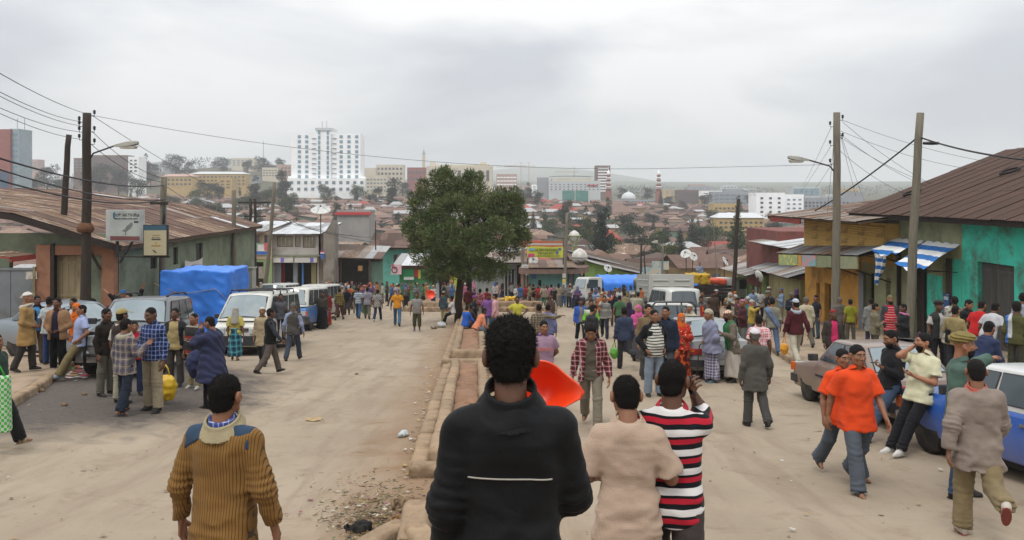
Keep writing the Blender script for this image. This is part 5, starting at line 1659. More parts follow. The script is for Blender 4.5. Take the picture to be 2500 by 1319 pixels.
# ------------------------------------------------------------------ the city across the valley
WGLASS=M('far_window_glass','#5f747c',.3,.2,3,spec=.7)
WDARK=M('far_window_dark','#3c434a',.4,.25,3,spec=.6)
WBLUE=M('far_window_blue','#688a98',.3,.15,3,spec=.7)
_WM={}
def far_block(name,label,cat,px0,px1,pyt,y,wall,rows=0,cols=0,win=WDARK,depth=14.0,roof=None,ww=.55,wh=.45,base=None,top_m=None,rz=0.0,pyw=None,group=None,sideways=0):
 """a building whose front is seen between two pixels; windows are separate panes set in the front and one flank"""
 x0,x1=wx(px0,y),wx(px1,y);xc=(x0+x1)/2;W_=x1-x0
 zt=-(pyt-HPX)/FPX*y
 z0=gzf(xc,y)-4 if base is None else base
 t=thing(name,label,cat,(xc,y+depth/2,z0),rz,group)
 H_=zt-z0
 mb=MB();mb.box((0,0,H_/2),(W_,depth,H_));mb.build('wall',wall,t)
 if rows and cols:
  zb_=-(pyw-HPX)/FPX*y-z0 if pyw else 4.5
  rh=(H_-1.0-zb_)/rows;cw=W_/(cols+.3)
  key=(round(cw*ww,1),round(rh*wh,1))
  if key not in _WM:
   m2=MB();m2.box((0,0,0),(key[0],.3,key[1]));_WM[key]=m2.mesh('window')
  for r_ in range(rows):
   for c_ in range(cols):
    o=relink('window',_WM[key],[win],t,(-W_/2+cw*(c_+.65),-depth/2-.03,zb_+rh*(r_+.5)))
 if roof is not None:
  m2=MB();hh=min(W_,depth)*.16
  m2.prism([(-W_/2-.5,-depth/2-.5,H_),(W_/2+.5,-depth/2-.5,H_),(W_/2-W_*.12,0,H_+hh),(-W_/2+W_*.12,0,H_+hh)],(0,.05,-.05))
  m2.prism([(-W_/2-.5,depth/2+.5,H_),(-W_/2+W_*.12,0,H_+hh),(W_/2-W_*.12,0,H_+hh),(W_/2+.5,depth/2+.5,H_)],(0,.05,-.05))
  for s in (-1,1):m2.prism([(s*(W_/2+.5),-depth/2-.5,H_),(s*(W_/2+.5),depth/2+.5,H_),(s*(W_/2-W_*.12),0,H_+hh)],(0,0,-.05))
  m2.build('roof',roof,t)
 else:
  m2=MB()
  for s in (-1,1):m2.box((0,s*(depth/2-.15),H_+.35),(W_+.3,.3,.7));m2.box((s*(W_/2-.0),0,H_+.35),(.3,depth-.7,.7))
  m2.build('parapet',top_m or wall,t)
 return t,W_,H_,depth

FWH=M('far_white','#eff0f0',.85,.06,.2);FCR=M('far_cream','#c4baa6',.85,.08,.2);FGR=M('far_grey','#8f9296',.85,.08,.2)
FPK=M('far_pink','#a98b80',.85,.1,.2);FYE=M('far_yellow','#b09560',.85,.1,.2);FBR=M('far_brown','#67534a',.9,.15,.2);FRD=M('far_red','#8a5148',.9,.12,.2)
FLG=M('far_light_grey','#b8bcbc',.85,.06,.2)

# the white hotel tower
Y=640.0
t=thing('white_tower','white thirteen-storey tower block with blue glazed stair core','tower block',(wx(795,Y),Y+9,gzf(wx(795,Y),Y)-3))
o_=t.location;k=Y/FPX
def tb(px0,px1,pyt,pyb,dy,dep,nm,mat):
 x0,x1=wx(px0,Y)-o_.x,wx(px1,Y)-o_.x;z1,z0=-(pyt-HPX)*k-o_.z,-(pyb-HPX)*k-o_.z
 mb=MB();mb.box(((x0+x1)/2,-9+dy+dep/2,(z0+z1)/2),(x1-x0,dep,z1-z0));return mb.build(nm,mat,t)
tb(711,774,326,500,0,18,'wing',FWH);tb(809,880,327,500,0,18,'wing',FWH)
tb(774.3,808.7,320,500,-2.2,20,'stair_core',FWH);tb(771,812,313,319.5,-3,20,'crown',FLG)
tb(704,711,430,500,-1,18,'podium',FWH);tb(705,893,436,500,-4.5,4,'podium',FWH);tb(880.3,893,432,500,0,14,'podium',FWH)
wm=MB();wm.box((0,0,0),(2.4,.4,2.3));wm=wm.mesh('window')
gm_=MB();gm_.box((0,0,0),(1.7,.5,3.0));gm_=gm_.mesh('window')
for px in (731,749,833,852,871):
 for r_ in range(9):
  py=334+r_*12.2
  relink('window',wm,[WBLUE],t,((wx(px,Y)-o_.x),-9.1,-(py-HPX)*k-o_.z))
for px in (781,802):
 for r_ in range(10):
  py=324.5+r_*12.2
  relink('window',gm_,[WBLUE],t,((wx(px,Y)-o_.x),-11.3,-(py-HPX)*k-o_.z))
lm=MB();lm.box((0,0,0),(3.4,.9,.5));lm=lm.mesh('ledge')
for px in (767,816):
 for r_ in range(9):relink('balcony_slab',lm,[FGR],t,((wx(px,Y)-o_.x),-9.3,-(338+r_*12.2-HPX)*k-o_.z))
for px in range(716,890,17):
 for r_ in range(2):relink('window',wm,[WGLASS],t,((wx(px,Y)-o_.x),-13.6,-(446+r_*16-HPX)*k-o_.z))
mb=MB()
for px in (786,797):mb.bar(((wx(px,Y)-o_.x),-8,-(313-HPX)*k-o_.z),((wx(px,Y)-o_.x),-8,-(296-HPX)*k-o_.z),.35)
mb.build('mast',FGR,t)

BL='block'
far_block('apartment_block','cream four-storey block right beside the white tower',BL,893,945,431,610,FCR,4,6,WGLASS,pyw=470)
far_block('office_block','pale stepped office block behind the cream block',BL,918,985,404,820,FCR,3,7,WDARK,pyw=442)
far_block('hall','low pale hall with slanted roof right of the white tower','hall',880,917,412,800,FCR,0,0)
far_block('brick_block','red brick block beside the slim pale minaret',BL,994,1041,411,760,FRD,2,5,WDARK,pyw=445)
t,W_,H_,dp=far_block('minaret','slim pale minaret rising behind the red brick block','minaret',1031,1037.5,378,790,FCR,0,0,depth=2.6)
mb=MB();mb.lathe([(1.3,H_+.7),(1.6,H_+.9),(1.0,H_+2),(.15,H_+5),(.05,H_+8)],8);mb.build('cap',FGR,t)
t,W_,H_,dp=far_block('ministry_block','long pale block with tall dark window bays behind the street tree',BL,1041,1202,408,640,FCR,1,9,WDARK,ww=.42,wh=.72,pyw=448,depth=20)
mb=MB();mb.box((0,0,H_+1.2),(W_*.9,12,1.6));mb.box((-W_*.42,0,H_+3.0),(4,6,2.4));mb.box((W_*.36,0,H_+3.0),(5,6,2.2));mb.build('attic',FCR,t)
far_block('office_block','small brown and cream banded block left of the cranes',BL,1212,1262,427,900,FPK,3,6,FWH,ww=.9,wh=.3,pyw=455)
t,W_,H_,dp=far_block('grey_office','large grey office building with big green glass front',BL,1340,1466,444,600,FLG,3,12,WDARK,ww=.32,wh=.34,pyw=466,depth=22)
gz0=H_-(497-444)*.3
for a,b_ in ((1373,1403),(1405,1436)):
 mb=MB();xa,xb=(wx(a,600)-t.location.x),(wx(b_,600)-t.location.x)
 mb.box(((xa+xb)/2,-11.15,-(480-HPX)*.3-t.location.z),(xb-xa,.3,8.7));mb.build('glass_front',M('green_glass','#3f7a70',.15,.2,.3,spec=.8),t)
mb=MB();mb.box((-2,0,H_+1.2),(W_*.76,16,2.4));mb.grid(lambda i,j:(-2+W_*.43*(2*i-1),-9+18*j,H_+3.1+1.3*math.sin(PI*(.2+.6*i))),10,2);mb.build('roof_pavilion',FCR,t)
mb=MB();mb.box((wx(1446,600)-t.location.x,-11.3,-(453-HPX)*.3-t.location.z),(7.5,.4,1.0));mb.build('red_sign',M('far_sign_red','#a83030',.6,.1),t)
far_block('grey_office_wing','plain dark grey slab wing left of the green glass front',BL,1313,1339.5,436,606,FGR,0,0,depth=20)
far_block('tall_block','tall banded block beside the left mosque minaret',BL,1455,1490,406,820,FBR,9,1,FWH,ww=.95,wh=.42,pyw=470,depth=16)
# mosque
Y=640.0
t=thing('mosque','grey mosque hall with pale dome between two striped minarets','mosque',(wx(1550,Y),Y+12,gzf(wx(1550,Y),Y)-3));o_=t.location;k=Y/FPX
mb=MB();mb.box((0,0,(-(489-HPX)*k-o_.z)/2),(wx(1612,Y)-wx(1490,Y),24,-(489-HPX)*k-o_.z));mb.build('hall',FGR,t)
mb=MB();zb_=-(487-HPX)*k-o_.z;mb.lathe([(5.6,zb_),(5.8,zb_+1.2),(5.0,zb_+3.4),(3.2,zb_+4.9),(1.0,zb_+5.7),(.15,zb_+6.2),(.1,zb_+7.4)],18,(wx(1539,Y)-o_.x,-2,0));mb.build('dome',M('dome_white','#bfc3c4',.6,.06,.5),t)
for px in range(1496,1612,8):
 mb=MB();mb.box((wx(px,Y)-o_.x,-12.1,-(496-HPX)*k-o_.z),(1.1,.3,2.6));mb.build('window',WDARK,t)
for j,(px,pt)in enumerate(((1485,412),(1607,412))):
 mn=thing('striped_minaret','slim red and white banded minaret '+('at the left end of the mosque' if j==0 else 'at the right end of the mosque'),'minaret',(wx(px,Y),Y-2,o_.z))
 zt_=-(pt-HPX)*k-o_.z;zb_=0
 mb=MB();mb.box((0,0,7),(4.6,4.6,14));mb.build('base',M('mosque_red','#8d5a4d',.85,.1,.5),mn)
 for q_ in range(7):
  a,b_=14+(zt_-19)*q_/7,14+(zt_-19)*(q_+1)/7;r_=2.0-.12*q_
  mb=MB();mb.lathe([(r_,a),(r_,b_-.7),(r_+.5,b_-.6),(r_+.5,b_-.1),(r_-.1,b_)],10);mb.build('band',FWH if q_%2 else M('mosque_red','#8d5a4d'),mn)
 mb=MB();mb.lathe([(1.1,zt_-5),(1.3,zt_-4),(.9,zt_-2.5),(.2,zt_-1),(.08,zt_+1.5)],10);mb.build('finial',FWH,mn)
 # blocks on the right
far_block('unfinished_block','unfinished brown concrete frame building among trees',BL,1655,1706,466,700,FBR,4,6,WDARK,ww=.7,wh=.6,pyw=496)
far_block('office_block','grey office with blue-green glazing behind the yellow blocks',BL,1740,1826,470,720,FGR,3,6,WGLASS,ww=.8,wh=.5,pyw=500)
far_block('office_block','dark penthouse block on top of the grey office roofline',BL,1773,1812,463,735,FGR,1,4,WGLASS,pyw=470)
far_block('apartment_block','broad yellow block with flat roof below the grey office',BL,1742,1806,500,520,FYE,3,6,WDARK,pyw=535)
far_block('apartment_block','yellow four-storey apartment block with scaffolding and zinc roof',BL,1752,1866,532,330,FYE,3,9,WDARK,pyw=572,roof=ZINCW,depth=12)
far_block('apartment_block','white six-storey apartment block with balcony slots',BL,1846,1916,474,430,FWH,6,3,WDARK,ww=.3,wh=.4,pyw=545)
far_block('apartment_block','white apartment block set back beside the balcony block',BL,1916,1962,478,436,FWH,6,3,WGLASS,ww=.5,wh=.3,pyw=545)
far_block('glass_tower','blue glazed office tower standing behind the white apartments',BL,1935,2003,457,640,FLG,4,5,WBLUE,ww=.9,wh=.7,pyw=478)
far_block('unfinished_block','grey concrete frame block with open window holes behind the ochre roof',BL,1962,2075,486,440,FGR,3,12,WDARK,ww=.5,wh=.5,pyw=516)
far_block('unfinished_block','plain grey concrete lift tower of the frame block',BL,2062,2108,473,446,FGR,0,0)
far_block('office_block','pale hazy office block beyond the long red roof',BL,1690,1740,480,900,FLG,3,5,WGLASS,pyw=498)
# blocks on the left
t,W_,H_,dp=far_block('red_tower','tall red and blue-glazed tower at the street edge','tower',-60,24,319,430,FRD,0,0,depth=16)
mb=MB();mb.box((0,-8.1,H_*.34),(W_-1,.3,H_*.42));mb.build('blue_glazing',M('tower_blue','#3b4d66',.3,.15,.3),t)
t2,W2,H2,dp=far_block('glass_tower','pale glazed tower fused to the red tower','tower',24.3,46,318,432,M('tower_pale','#8b9aa0',.5,.15,.4),9,2,WBLUE,ww=.7,wh=.4,pyw=440,depth=12)
for j,px in enumerate((20,38)):
 mb=MB();tt=t if j==0 else t2;h_=H_ if j==0 else H2
 mb.bar((wx(px,430)-tt.location.x,0,h_),(wx(px,430)-tt.location.x,0,h_+7),.25);mb.build('mast',FGR,tt)
far_block('apartment_block','pinkish hazy apartment block beyond the glazed tower',BL,48,92,391,950,FPK,3,5,WGLASS,pyw=420)
far_block('apartment_block','dark brown apartment block half hidden by trees',BL,215,310,381,720,FBR,5,8,WDARK,pyw=420)
far_block('apartment_block','lower brown apartment wing left of the dark brown block',BL,180,216,388,726,FBR,4,3,WGLASS,pyw=420)
far_block('office_block','narrow white block with square windows by the chimney',BL,313,338,385,640,FWH,4,2,WDARK,pyw=422)
far_block('school_block','long cream school block with grey roof on the hill',BL,464,600,425,640,FYE,3,14,WDARK,pyw=454,roof=FLG,depth=12)
far_block('school_block','ochre school wing with tin roof left of the cream school',BL,395,470,431,610,FYE,2,7,WDARK,pyw=455,roof=FPK,depth=12)
far_block('school_block','small yellow stair block in front of the cream school',BL,534,566,436,590,FYE,3,2,WDARK,pyw=462)
far_block('apartment_block','cream and pink banded block left of the white tower',BL,640,678,411,820,FCR,3,5,WDARK,pyw=432)
far_block('apartment_block','pink banded block touching the white tower outline',BL,676,712,404,830,FPK,3,4,WDARK,pyw=432)
SH_STN=M('station_wall','#8b8883',.9,.15,.3)
t,W_,H_,dp=far_block('filling_station','red and white filling station among the brown roofs','station',823,902,519,235,SH_STN,1,6,WDARK,pyw=530,depth=9)
mb=MB();mb.box((0,-4.8,H_-.3),(W_+1.2,.5,.8));mb.build('red_fascia',M('station_red','#b02e30',.6,.1),t)
# more of the hazy city behind
rk=random.Random(77)
for i in range(44):
 px=rk.choice((rk.uniform(-40,330),rk.uniform(340,700),rk.uniform(1200,1460),rk.uniform(1490,1850),rk.uniform(1700,2120)));y=rk.uniform(700,1350)
 w_=rk.uniform(22,60);hgt=rk.uniform(8,24);x=wx(px,y);pz=pyof(gzf(x,y)+2,y)-hgt
 if any(abs(px+w_/2-c)<r_ for c,r_ in ((795,130),(1549,75),(1402,60))):continue
 nm,mt=rk.choice((('white',FWH),('cream',FCR),('grey',FGR),('pink',FPK),('pale grey',FLG),('ochre',FYE),('brown',FBR)))
 far_block('hazy_block','hazy %s block among the far city buildings'%nm,BL,px,px+w_,pz,y,mt,rk.randint(2,4),rk.randint(3,6),rk.choice((WDARK,WGLASS)),depth=rk.uniform(10,18),group='hazy blocks of the far city',pyw=pyof(gzf(x,y)+4,y))
 # long red and brown roofs
def roof_hall(label,px0,px1,pye,pyr,y,dep,wall,roof,cat='hall'):
 x0,x1=wx(px0,y),wx(px1,y);xc=(x0+x1)/2;W_=x1-x0
 z0=gzf(xc,y)-3;ze=-(pye-HPX)/FPX*y;zr=-(pyr-HPX)/FPX*(y+dep/2)
 t=thing('long_hall',label,cat,(xc,y+dep/2,z0));H_=ze-z0;hr=zr-z0
 mb=MB();mb.box((0,0,H_/2),(W_-1,dep-1,H_));mb.build('wall',wall,t)
 mb=MB()
 for s in (-1,1):mb.prism([(-W_/2,s*dep/2,H_),(W_/2,s*dep/2,H_),(W_/2-dep*.3,0,hr),(-W_/2+dep*.3,0,hr)],(0,.02,-.12))
 for s in (-1,1):mb.prism([(s*W_/2,-dep/2,H_),(s*W_/2,dep/2,H_),(s*(W_/2-dep*.3),0,hr)],(0,0,-.1))
 mb.build('roof',roof,t)
 n=max(3,int(W_/6));m2=MB();m2.box((0,0,0),(1.6,.2,1.3));m2=m2.mesh('window')
 for i in range(n):relink('window',m2,[WDARK],t,(-W_/2+W_*(i+.5)/n,-dep/2+.42,H_-1.7))
 return t
ROOFB=rust_roof('far_rust',('#5c463d','#6b5246','#8a7466'),rnd=.2)
roof_hall('long rust-red roofed hall below the mosque',1430,1562,519,500,470,26,FPK,ROOFB)
roof_hall('brown roofed hall end with reddish wall under the right minaret',1562,1622,530,512,455,22,FPK,ROOFB)
roof_hall('bright red hipped roof house left of the rust-red hall',1336,1412,514,498,450,18,FCR,REDR)
roof_hall('bright red steep roof between dark trees',1462,1528,590,560,255,14,FCR,REDR)
roof_hall('small bright red roof showing between tree crowns',1600,1640,588,576,260,9,FCR,REDR)
roof_hall('very long red roofed school with grey wall',1688,1842,608,589,240,12,FPK,REDR)
roof_hall('lower bright red roof peeking left of the school',1450,1492,606,594,235,8,FCR,REDR)

# cranes
def crane(px,pyt,y,jl,jr,label):
 z0=gzf(wx(px,y),y);zt=-(pyt-HPX)/FPX*y
 t=thing('tower_crane',label,'crane',(wx(px,y),y,z0));H_=zt-z0
 CM=M('crane_ochre','#a39678',.7,.1)
 mb=MB()
 for sx in (-.8,.8):
  for sy in (-.8,.8):mb.bar((sx,sy,0),(sx,sy,H_),.35)
 n=int(H_/3)
 for i in range(n):mb.bar((-.8,-.8,i*H_/n),(.8,-.8,(i+1)*H_/n),.22)
 mb.build('mast',CM,t)
 mb=MB();mb.bar((-jl,0,H_),(jr,0,H_),.5);mb.bar((-jl,0,H_+1.6),(jr,0,H_+1.2),.3)
 for i in range(int((jl+jr)/3)):mb.bar((-jl+i*3,0,H_),(-jl+i*3+1.5,0,H_+1.5),.2)
 mb.build('jib',CM,t)
 mb=MB();mb.bar((0,0,H_),(0,0,H_+7),.6);mb.bar((0,0,H_+7),(-jl*.6,0,H_+1.4),.12);mb.bar((0,0,H_+7),(jr*.8,0,H_+1),.12);mb.build('apex',CM,t)
crane(1291,408,1150,45,10,'tall tower crane with jib pointing left above the roofs')
crane(1272,407,1180,24,8,'second tower crane with short jib close to the taller crane')
crane(1402,421,1100,26,6,'tower crane standing behind the grey office roof')

# satellite dishes, tanks
def dish(px,py,y,rad,face,tilt,label,mast=1.5):
 p=at(px,py,y);t=thing('satellite_dish',label,'dish',(p.x,p.y,p.z-mast))
 mb=MB();mb.bar((0,0,-.6),(0,0,mast),.08);mb.build('mast',IRON,t)
 mb=MB();mb.lathe([(.01,0),(rad*.4,rad*.05),(rad*.75,rad*.16),(rad,rad*.30),(rad*1.0,rad*.33),(rad*.74,rad*.20),(.01,rad*.05)],20)
 o=mb.build('reflector',M('dish_white','#b9bab6',.55,.1,2,dirt='#8f8c84'),t);o.location=(0,0,mast)
 o.rotation_euler=(R(90-tilt),0,R(face))
 mb=MB()
 for a in (0,2.1,4.2):mb.bar((rad*.8*math.cos(a),rad*.8*math.sin(a),rad*.22),(0,0,rad*.75),.025)
 mb.box((0,0,rad*.75),(.12,.12,.15));mb.build('feed',IRON,o)
dish(783,520,78,.95,10,68,'big white satellite dish on a mast above the white house',2.2)
dish(1303,637,73,.42,-10,30,'half-hidden white dish under the yellow banner',.8)
dish(1483,657,74,.38,20,35,'small tilted white dish on the lime green wall',.5)
dish(1675,622,84,.55,-30,40,'white dish on a rusty roof by the leaning pole',1.2)
dish(1691,628,86,.5,25,30,'second white dish turned towards the hill',1.0)
dish(1768,640,80,.5,60,30,'white dish on bright zinc sheets near the dark pole',1.0)
dish(1850,676,50,.38,110,20,'pale dish fixed on the mud house corner',.6)
def tank(px,py,y,rad,label,stand=True,clr='#bdbab3'):
 p=at(px,py,y);z0=gzf(p.x,p.y);t=thing('water_tank',label,'tank',(p.x,p.y,z0));h=p.z-z0
 mb=MB();pr_=[(.02,h-rad)]+[(rad*math.cos(a),h+rad*math.sin(a))for a in np.linspace(-1.35,1.2,10)]+[(rad*.3,h+rad*1.02),(.05,h+rad*1.08)]
 mb.lathe(pr_,20);mb.build('vessel',M('tank_white',clr,.5,.08,1.5,dirt='#97928a'),t)
 mb=MB();mb.lathe([(rad*1.02,h-.06),(rad*1.05,h),(rad*1.02,h+.06)],20);mb.build('seam',M('tank_seam','#8f8d86',.6,.1),t)
 mb=MB()
 if stand:
  SM=M('stand_green','#7c8a5a',.7,.15,3)
  for a in (.6,2.2,3.7,5.3):
   mb.bar((rad*1.25*math.cos(a),rad*1.25*math.sin(a),h+rad*.1),(rad*.25*math.cos(a),rad*.25*math.sin(a),h-rad*2.0),.10)
  for a in (0,PI):mb.bar((rad*.3*math.cos(a),0,h-rad*1.9),(rad*.4*math.cos(a),0,0),.14)
  mb.tube([(rad*1.25*math.cos(a),rad*1.25*math.sin(a),h+rad*.1)for a in np.linspace(0,2*PI,13)],.04,6,cap=False)
  mb.build('stand',SM,t)
 else:
  for a in (.8,2.4,3.9,5.5):mb.bar((rad*.7*math.cos(a),rad*.7*math.sin(a),h-rad*.6),(rad*.7*math.cos(a),rad*.7*math.sin(a),0),.1)
  mb.build('stand',IRON,t)
tank(1402,577,79,.52,'white ball-shaped water tank on a green funnel stand')
tank(1415,628,73,.72,'larger white ball-shaped water tank over the corner shop canopy',False)

# ------------------------------------------------------------------ shanty roofs on the slopes
SH_ROOF=[('rust brown',ROOFB,.46),('dark brown',DARKR,.24),('grey zinc',ZINC,.18),('streaked rusty',RUST2,.10),('red',REDR,.02)]
SH_WALL=[M('shack_mud','#6f6152',.95,.2,.8),M('shack_grey','#6a6862',.92,.2,.8),M('shack_ochre','#8a7350',.92,.2,.8),M('shack_cream','#9a9280',.92,.15,.8),M('shack_green','#5c7060',.92,.15,.8)]
def shack_meshes(kind):
 wl_=MB();wl_.box((0,0,1.2),(1,1,2.4));
 rf_=MB();e,hgt=.56,(.9,1.3,.7,1.0)[kind]
 n=7
 if kind==2:  # lean-to
  rf_.prism([(-e,-e,2.35),(e,-e,2.35),(e,e,2.35+hgt*1.1),(-e,e,2.35+hgt*1.1)],(0,0,-.08))
 else:
  hip=.0 if kind==0 else .28
  for s in (-1,1):rf_.prism([(-e,s*e,2.3),(e,s*e,2.3),(e-hip,0,2.3+hgt),(-e+hip,0,2.3+hgt)],(0,0,-.08))
  for s in (-1,1):rf_.prism([(s*(e if hip else .5),-e,2.3),(s*(e if hip else .5),e,2.3),(s*((e if hip else .5)-hip),0,2.3+hgt)],(s*.001,0,-.08))
 dr=MB();dr.box((.12,-.505,.9),(.14,.02,1.8));wn=MB();wn.box((-.22,-.505,1.35),(.14,.02,.7))
 return wl_.mesh('wall'),rf_.mesh('roof'),dr.mesh('door'),wn.mesh('window')
SHM=[shack_meshes(k)for k in range(4)]
spots=[]
rs_=random.Random(21)
y=100.0
while y<590:
 step=7.4+y*.010
 px=-120.0
 while px<2300:
  yy=y+rs_.uniform(-3,3);wdt=rs_.uniform(5.5,10.5)
  x=wx(px,yy)
  spots.append((x,yy,wdt,px));px+=(wdt+rs_.uniform(.2,1.4+yy*.003))*FPX/yy
 y+=step
def clear_of(x,y):
 px=CX+x/y*FPX
 for a,b_,y0,y1 in ((1330,1850,225,276),(815,912,222,250),(1425,1630,440,500),(1330,1420,440,472),(1740,1880,322,346),(700,900,560,700),(1300,1480,585,700)):
  if a<px<b_ and y0<y<y1:return False
 if 1300<px<1760 and 150<y<420 and rs_.random()<.62:return False
 if px>1960 and y<300:return False
 return True
spots=[s for s in spots if clear_of(s[0],s[1])]
indiv=spots[:285];rest=spots[285:]
rw=random.Random(4)
for (x,y,wd_,px)in indiv:
 kd=rw.choices(range(4),(.35,.3,.2,.15))[0];rn,rm,_=rw.choices(SH_ROOF,[s[2]for s in SH_ROOF])[0]
 far_='near slope' if y<170 else 'valley floor' if y<260 else 'opposite slope'
 side='left of the street tree' if px<1100 else 'right of the street tree'
 t=thing('tin_roof_house','%s tin-roofed house packed among others on the %s %s'%(rn,far_,side),'house',(x,y,gzf(x,y)-.3),R(rw.choice((0,90,8,82,-10))+rw.uniform(-6,6)),'tin-roofed houses of the valley')
 dep=wd_*rw.uniform(.6,.95);hs=rw.uniform(.9,1.5)
 wmt=rw.choice(SH_WALL)
 parts=SHM[kd]
 for nm,me_,mt in zip(('wall','roof','door','window'),parts,(wmt,rm,WDARK,WDARK)):
  o=relink(nm,me_,[mt],t);o.scale=(wd_,dep,hs)
  # the rest of the settlement beyond can no longer be told apart house by house
Vr,Fr,Mr=[],[],[]
bases=[np.array([v.co[:]for v in m_[1].vertices])for m_ in SHM];wbase=np.array([v.co[:]for v in SHM[0][0].vertices])
pol=[[list(p.vertices)for p in m_[1].polygons]for m_ in SHM];wpol=[list(p.vertices)for p in SHM[0][0].polygons]
verts,faces,mis=[],[],[]
for (x,y,wd_,px)in rest:
 kd=rw.randrange(4);a=R(rw.choice((0,90))+rw.uniform(-12,12));dep=wd_*rw.uniform(.6,.95);hs=rw.uniform(.9,1.6)
 ca,sa=math.cos(a),math.sin(a);z=gzf(x,y)-.3
 mi_r=rw.choices(range(5),[s[2]for s in SH_ROOF])[0];mi_w=5+rw.randrange(5)
 for bs,pl,mm in ((bases[kd],pol[kd],mi_r),(wbase,wpol,mi_w)):
  b0=len(verts)
  for v in bs:
   vx,vy=v[0]*wd_,v[1]*dep
   verts.append((x+vx*ca-vy*sa,y+vx*sa+vy*ca,z+v[2]*hs))
  for p in pl:faces.append([b0+i for i in p]);mis.append(mm)
me=bpy.data.meshes.new('distant_settlement');me.from_pydata(verts,[],faces);me.polygons.foreach_set('material_index',mis);me.update()
tag(link('distant_settlement',me,[s[1]for s in SH_ROOF]+SH_WALL),'far mass of tin-roofed houses covering the opposite slope','houses',kind='stuff')

# ------------------------------------------------------------------ trees
def leaf_mat(key,c1,c2,c3):
 if key in MATS:return MATS[key]
 m,nt,b=_base(key)
 v=coord(nt)
 g=nt.nodes.new('ShaderNodeNewGeometry')
 c=mixc(nt,g.outputs['Random Per Island'],lin(c1),lin(c2))
 c=mixc(nt,ramp(nt,noise(nt,v,.9,4.0),.42,.62),c,lin(c3))
 nt.links.new(c,b.inputs['Base Color']);b.inputs['Roughness'].default_value=.65
 b.inputs['Specular IOR Level'].default_value=.25
 MATS[key]=m;return m
def leaf_cloud(blobs,n,size,seed,long_=2.2,up=.3,inner=.55):
 """n leaf sprays spread through a set of (centre, radii) clumps"""
 r_=np.random.default_rng(seed)
 vol=np.array([b[1][0]*b[1][1]*b[1][2]for b in blobs])**.72
 which=r_.choice(len(blobs),n,p=vol/vol.sum())
 C=np.array([b[0]for b in blobs])[which];RR=np.array([b[1]for b in blobs])[which]
 d=r_.normal(size=(n,3));d/=np.linalg.norm(d,axis=1)[:,None]
 rad=inner+(1-inner)*r_.random(n)**.6
 rad=rad*(1+.14*r_.normal(size=n))
 P=C+d*RR*rad[:,None]
 dirn=d*.9+np.array((0,0,up))+r_.normal(0,.55,(n,3));dirn/=np.linalg.norm(dirn,axis=1)[:,None]
 sx=np.cross(dirn,r_.normal(size=(n,3)));sx/=np.linalg.norm(sx,axis=1)[:,None]
 s=size*(.6+.8*r_.random(n))[:,None]
 a=P-sx*s*.5;b_=P+sx*s*.5;tip=P+dirn*s*long_;mid=P+dirn*s*long_*.4
 V=np.stack([P-dirn*s*.3,mid+sx*s*.42,tip,mid-sx*s*.42],1).reshape(-1,3)
 F=np.arange(4*n).reshape(-1,4)
 return V,F
 # the street tree on the median
LEAF=leaf_mat('cypress_leaf','#364424','#56663a','#5c643a')
BARK=M('tree_bark','#33291f',.95,.3,4,.8,20,stretch=(4,4,.8))
TY=42.5
tp=Vector((wx(1117,TY),TY,gzf(wx(1117,TY),TY)+.3))
tree=thing('street_tree','dense dark green juniper-like tree growing on the median','tree',tp)
def tl(px,py,dy=0):return np.array(at(px,py,TY))+np.array((0,dy,0))-np.array(tp)
mb=MB();tr=[tl(1121,800),tl(1119,740),tl(1124,690),tl(1130,640),tl(1140,580),tl(1140,500),tl(1130,440)]
mb.tube(tr,[.26,.21,.19,.17,.14,.09,.03],10)
limbs=[((1128,660),(1200,610),(1255,560),.4),((1126,670),(1070,620),(1010,570),-.4),((1138,590),(1200,520),(1235,470),-.5),((1138,600),(1080,530),(1040,470),.5),
((1128,680),(1180,660),(1240,640),.8),((1128,680),(1090,660),(1040,640),-.8),((1140,560),(1150,500),(1180,430),.6),((1140,560),(1100,480),(1075,430),-.3)]
for a,b_,c,dy in limbs:mb.tube([tl(*a),tl(b_[0],b_[1],dy),tl(c[0],c[1],dy*2)],[.10,.065,.02],7)
mb.build('trunk',BARK,tree)
blobs=[]
def bl(px,py,rpx,rpy,dy=0,rd=None):
 k=TY/FPX;blobs.append((tl(px,py,dy),(rpx*k,(rd or (rpx+rpy)/2)*k,rpy*k)))
for a in ((1085,450,44,38,0),(1150,455,40,36,.3),(1040,500,46,38,.2),(1110,510,55,45,-.8),(1190,500,55,40,-.2),(1235,500,46,42,.6),(1262,550,34,50,.2),(1215,570,45,40,-1.2),
(1030,555,48,40,-.4),(1000,560,22,18,0),(1090,580,55,42,-1.4),(1160,590,50,40,-1.6),(1040,620,42,34,-.2),(1085,645,50,34,-1.0),(1150,650,55,32,-1.0),(1210,655,38,26,-.6),(1240,610,34,30,.8),
(1110,480,60,45,1.6),(1190,540,60,50,1.8),(1060,560,50,50,1.6),(1140,600,70,50,1.8),(1020,600,28,24,.8),(1275,580,22,26,-.3),(1065,675,34,18,.2),(1185,676,30,14,.2),(1030,455,18,20,.4),(1262,500,20,24,.2),(1085,425,16,22,0),(1145,430,14,18,.2)):
 bl(a[0],a[1],a[2]*.88,a[3]*.88,a[4])
rb=random.Random(6)
for c_,r3 in list(blobs):  # feathery sprays standing out of every clump
 for _ in range(5):
  a=rb.uniform(0,6.28);e=rb.uniform(-.3,1.2);dv=np.array((math.cos(a)*math.cos(e),math.sin(a)*math.cos(e),math.sin(e)))
  blobs.append((c_+dv*np.array(r3)*rb.uniform(.85,1.12),tuple(.30*v for v in r3)))
V,F=leaf_cloud(blobs,70000,.050,5,3.0,.45,.5)
o=link('crown',np_mesh('crown',V,F,smooth=False),LEAF,tree)

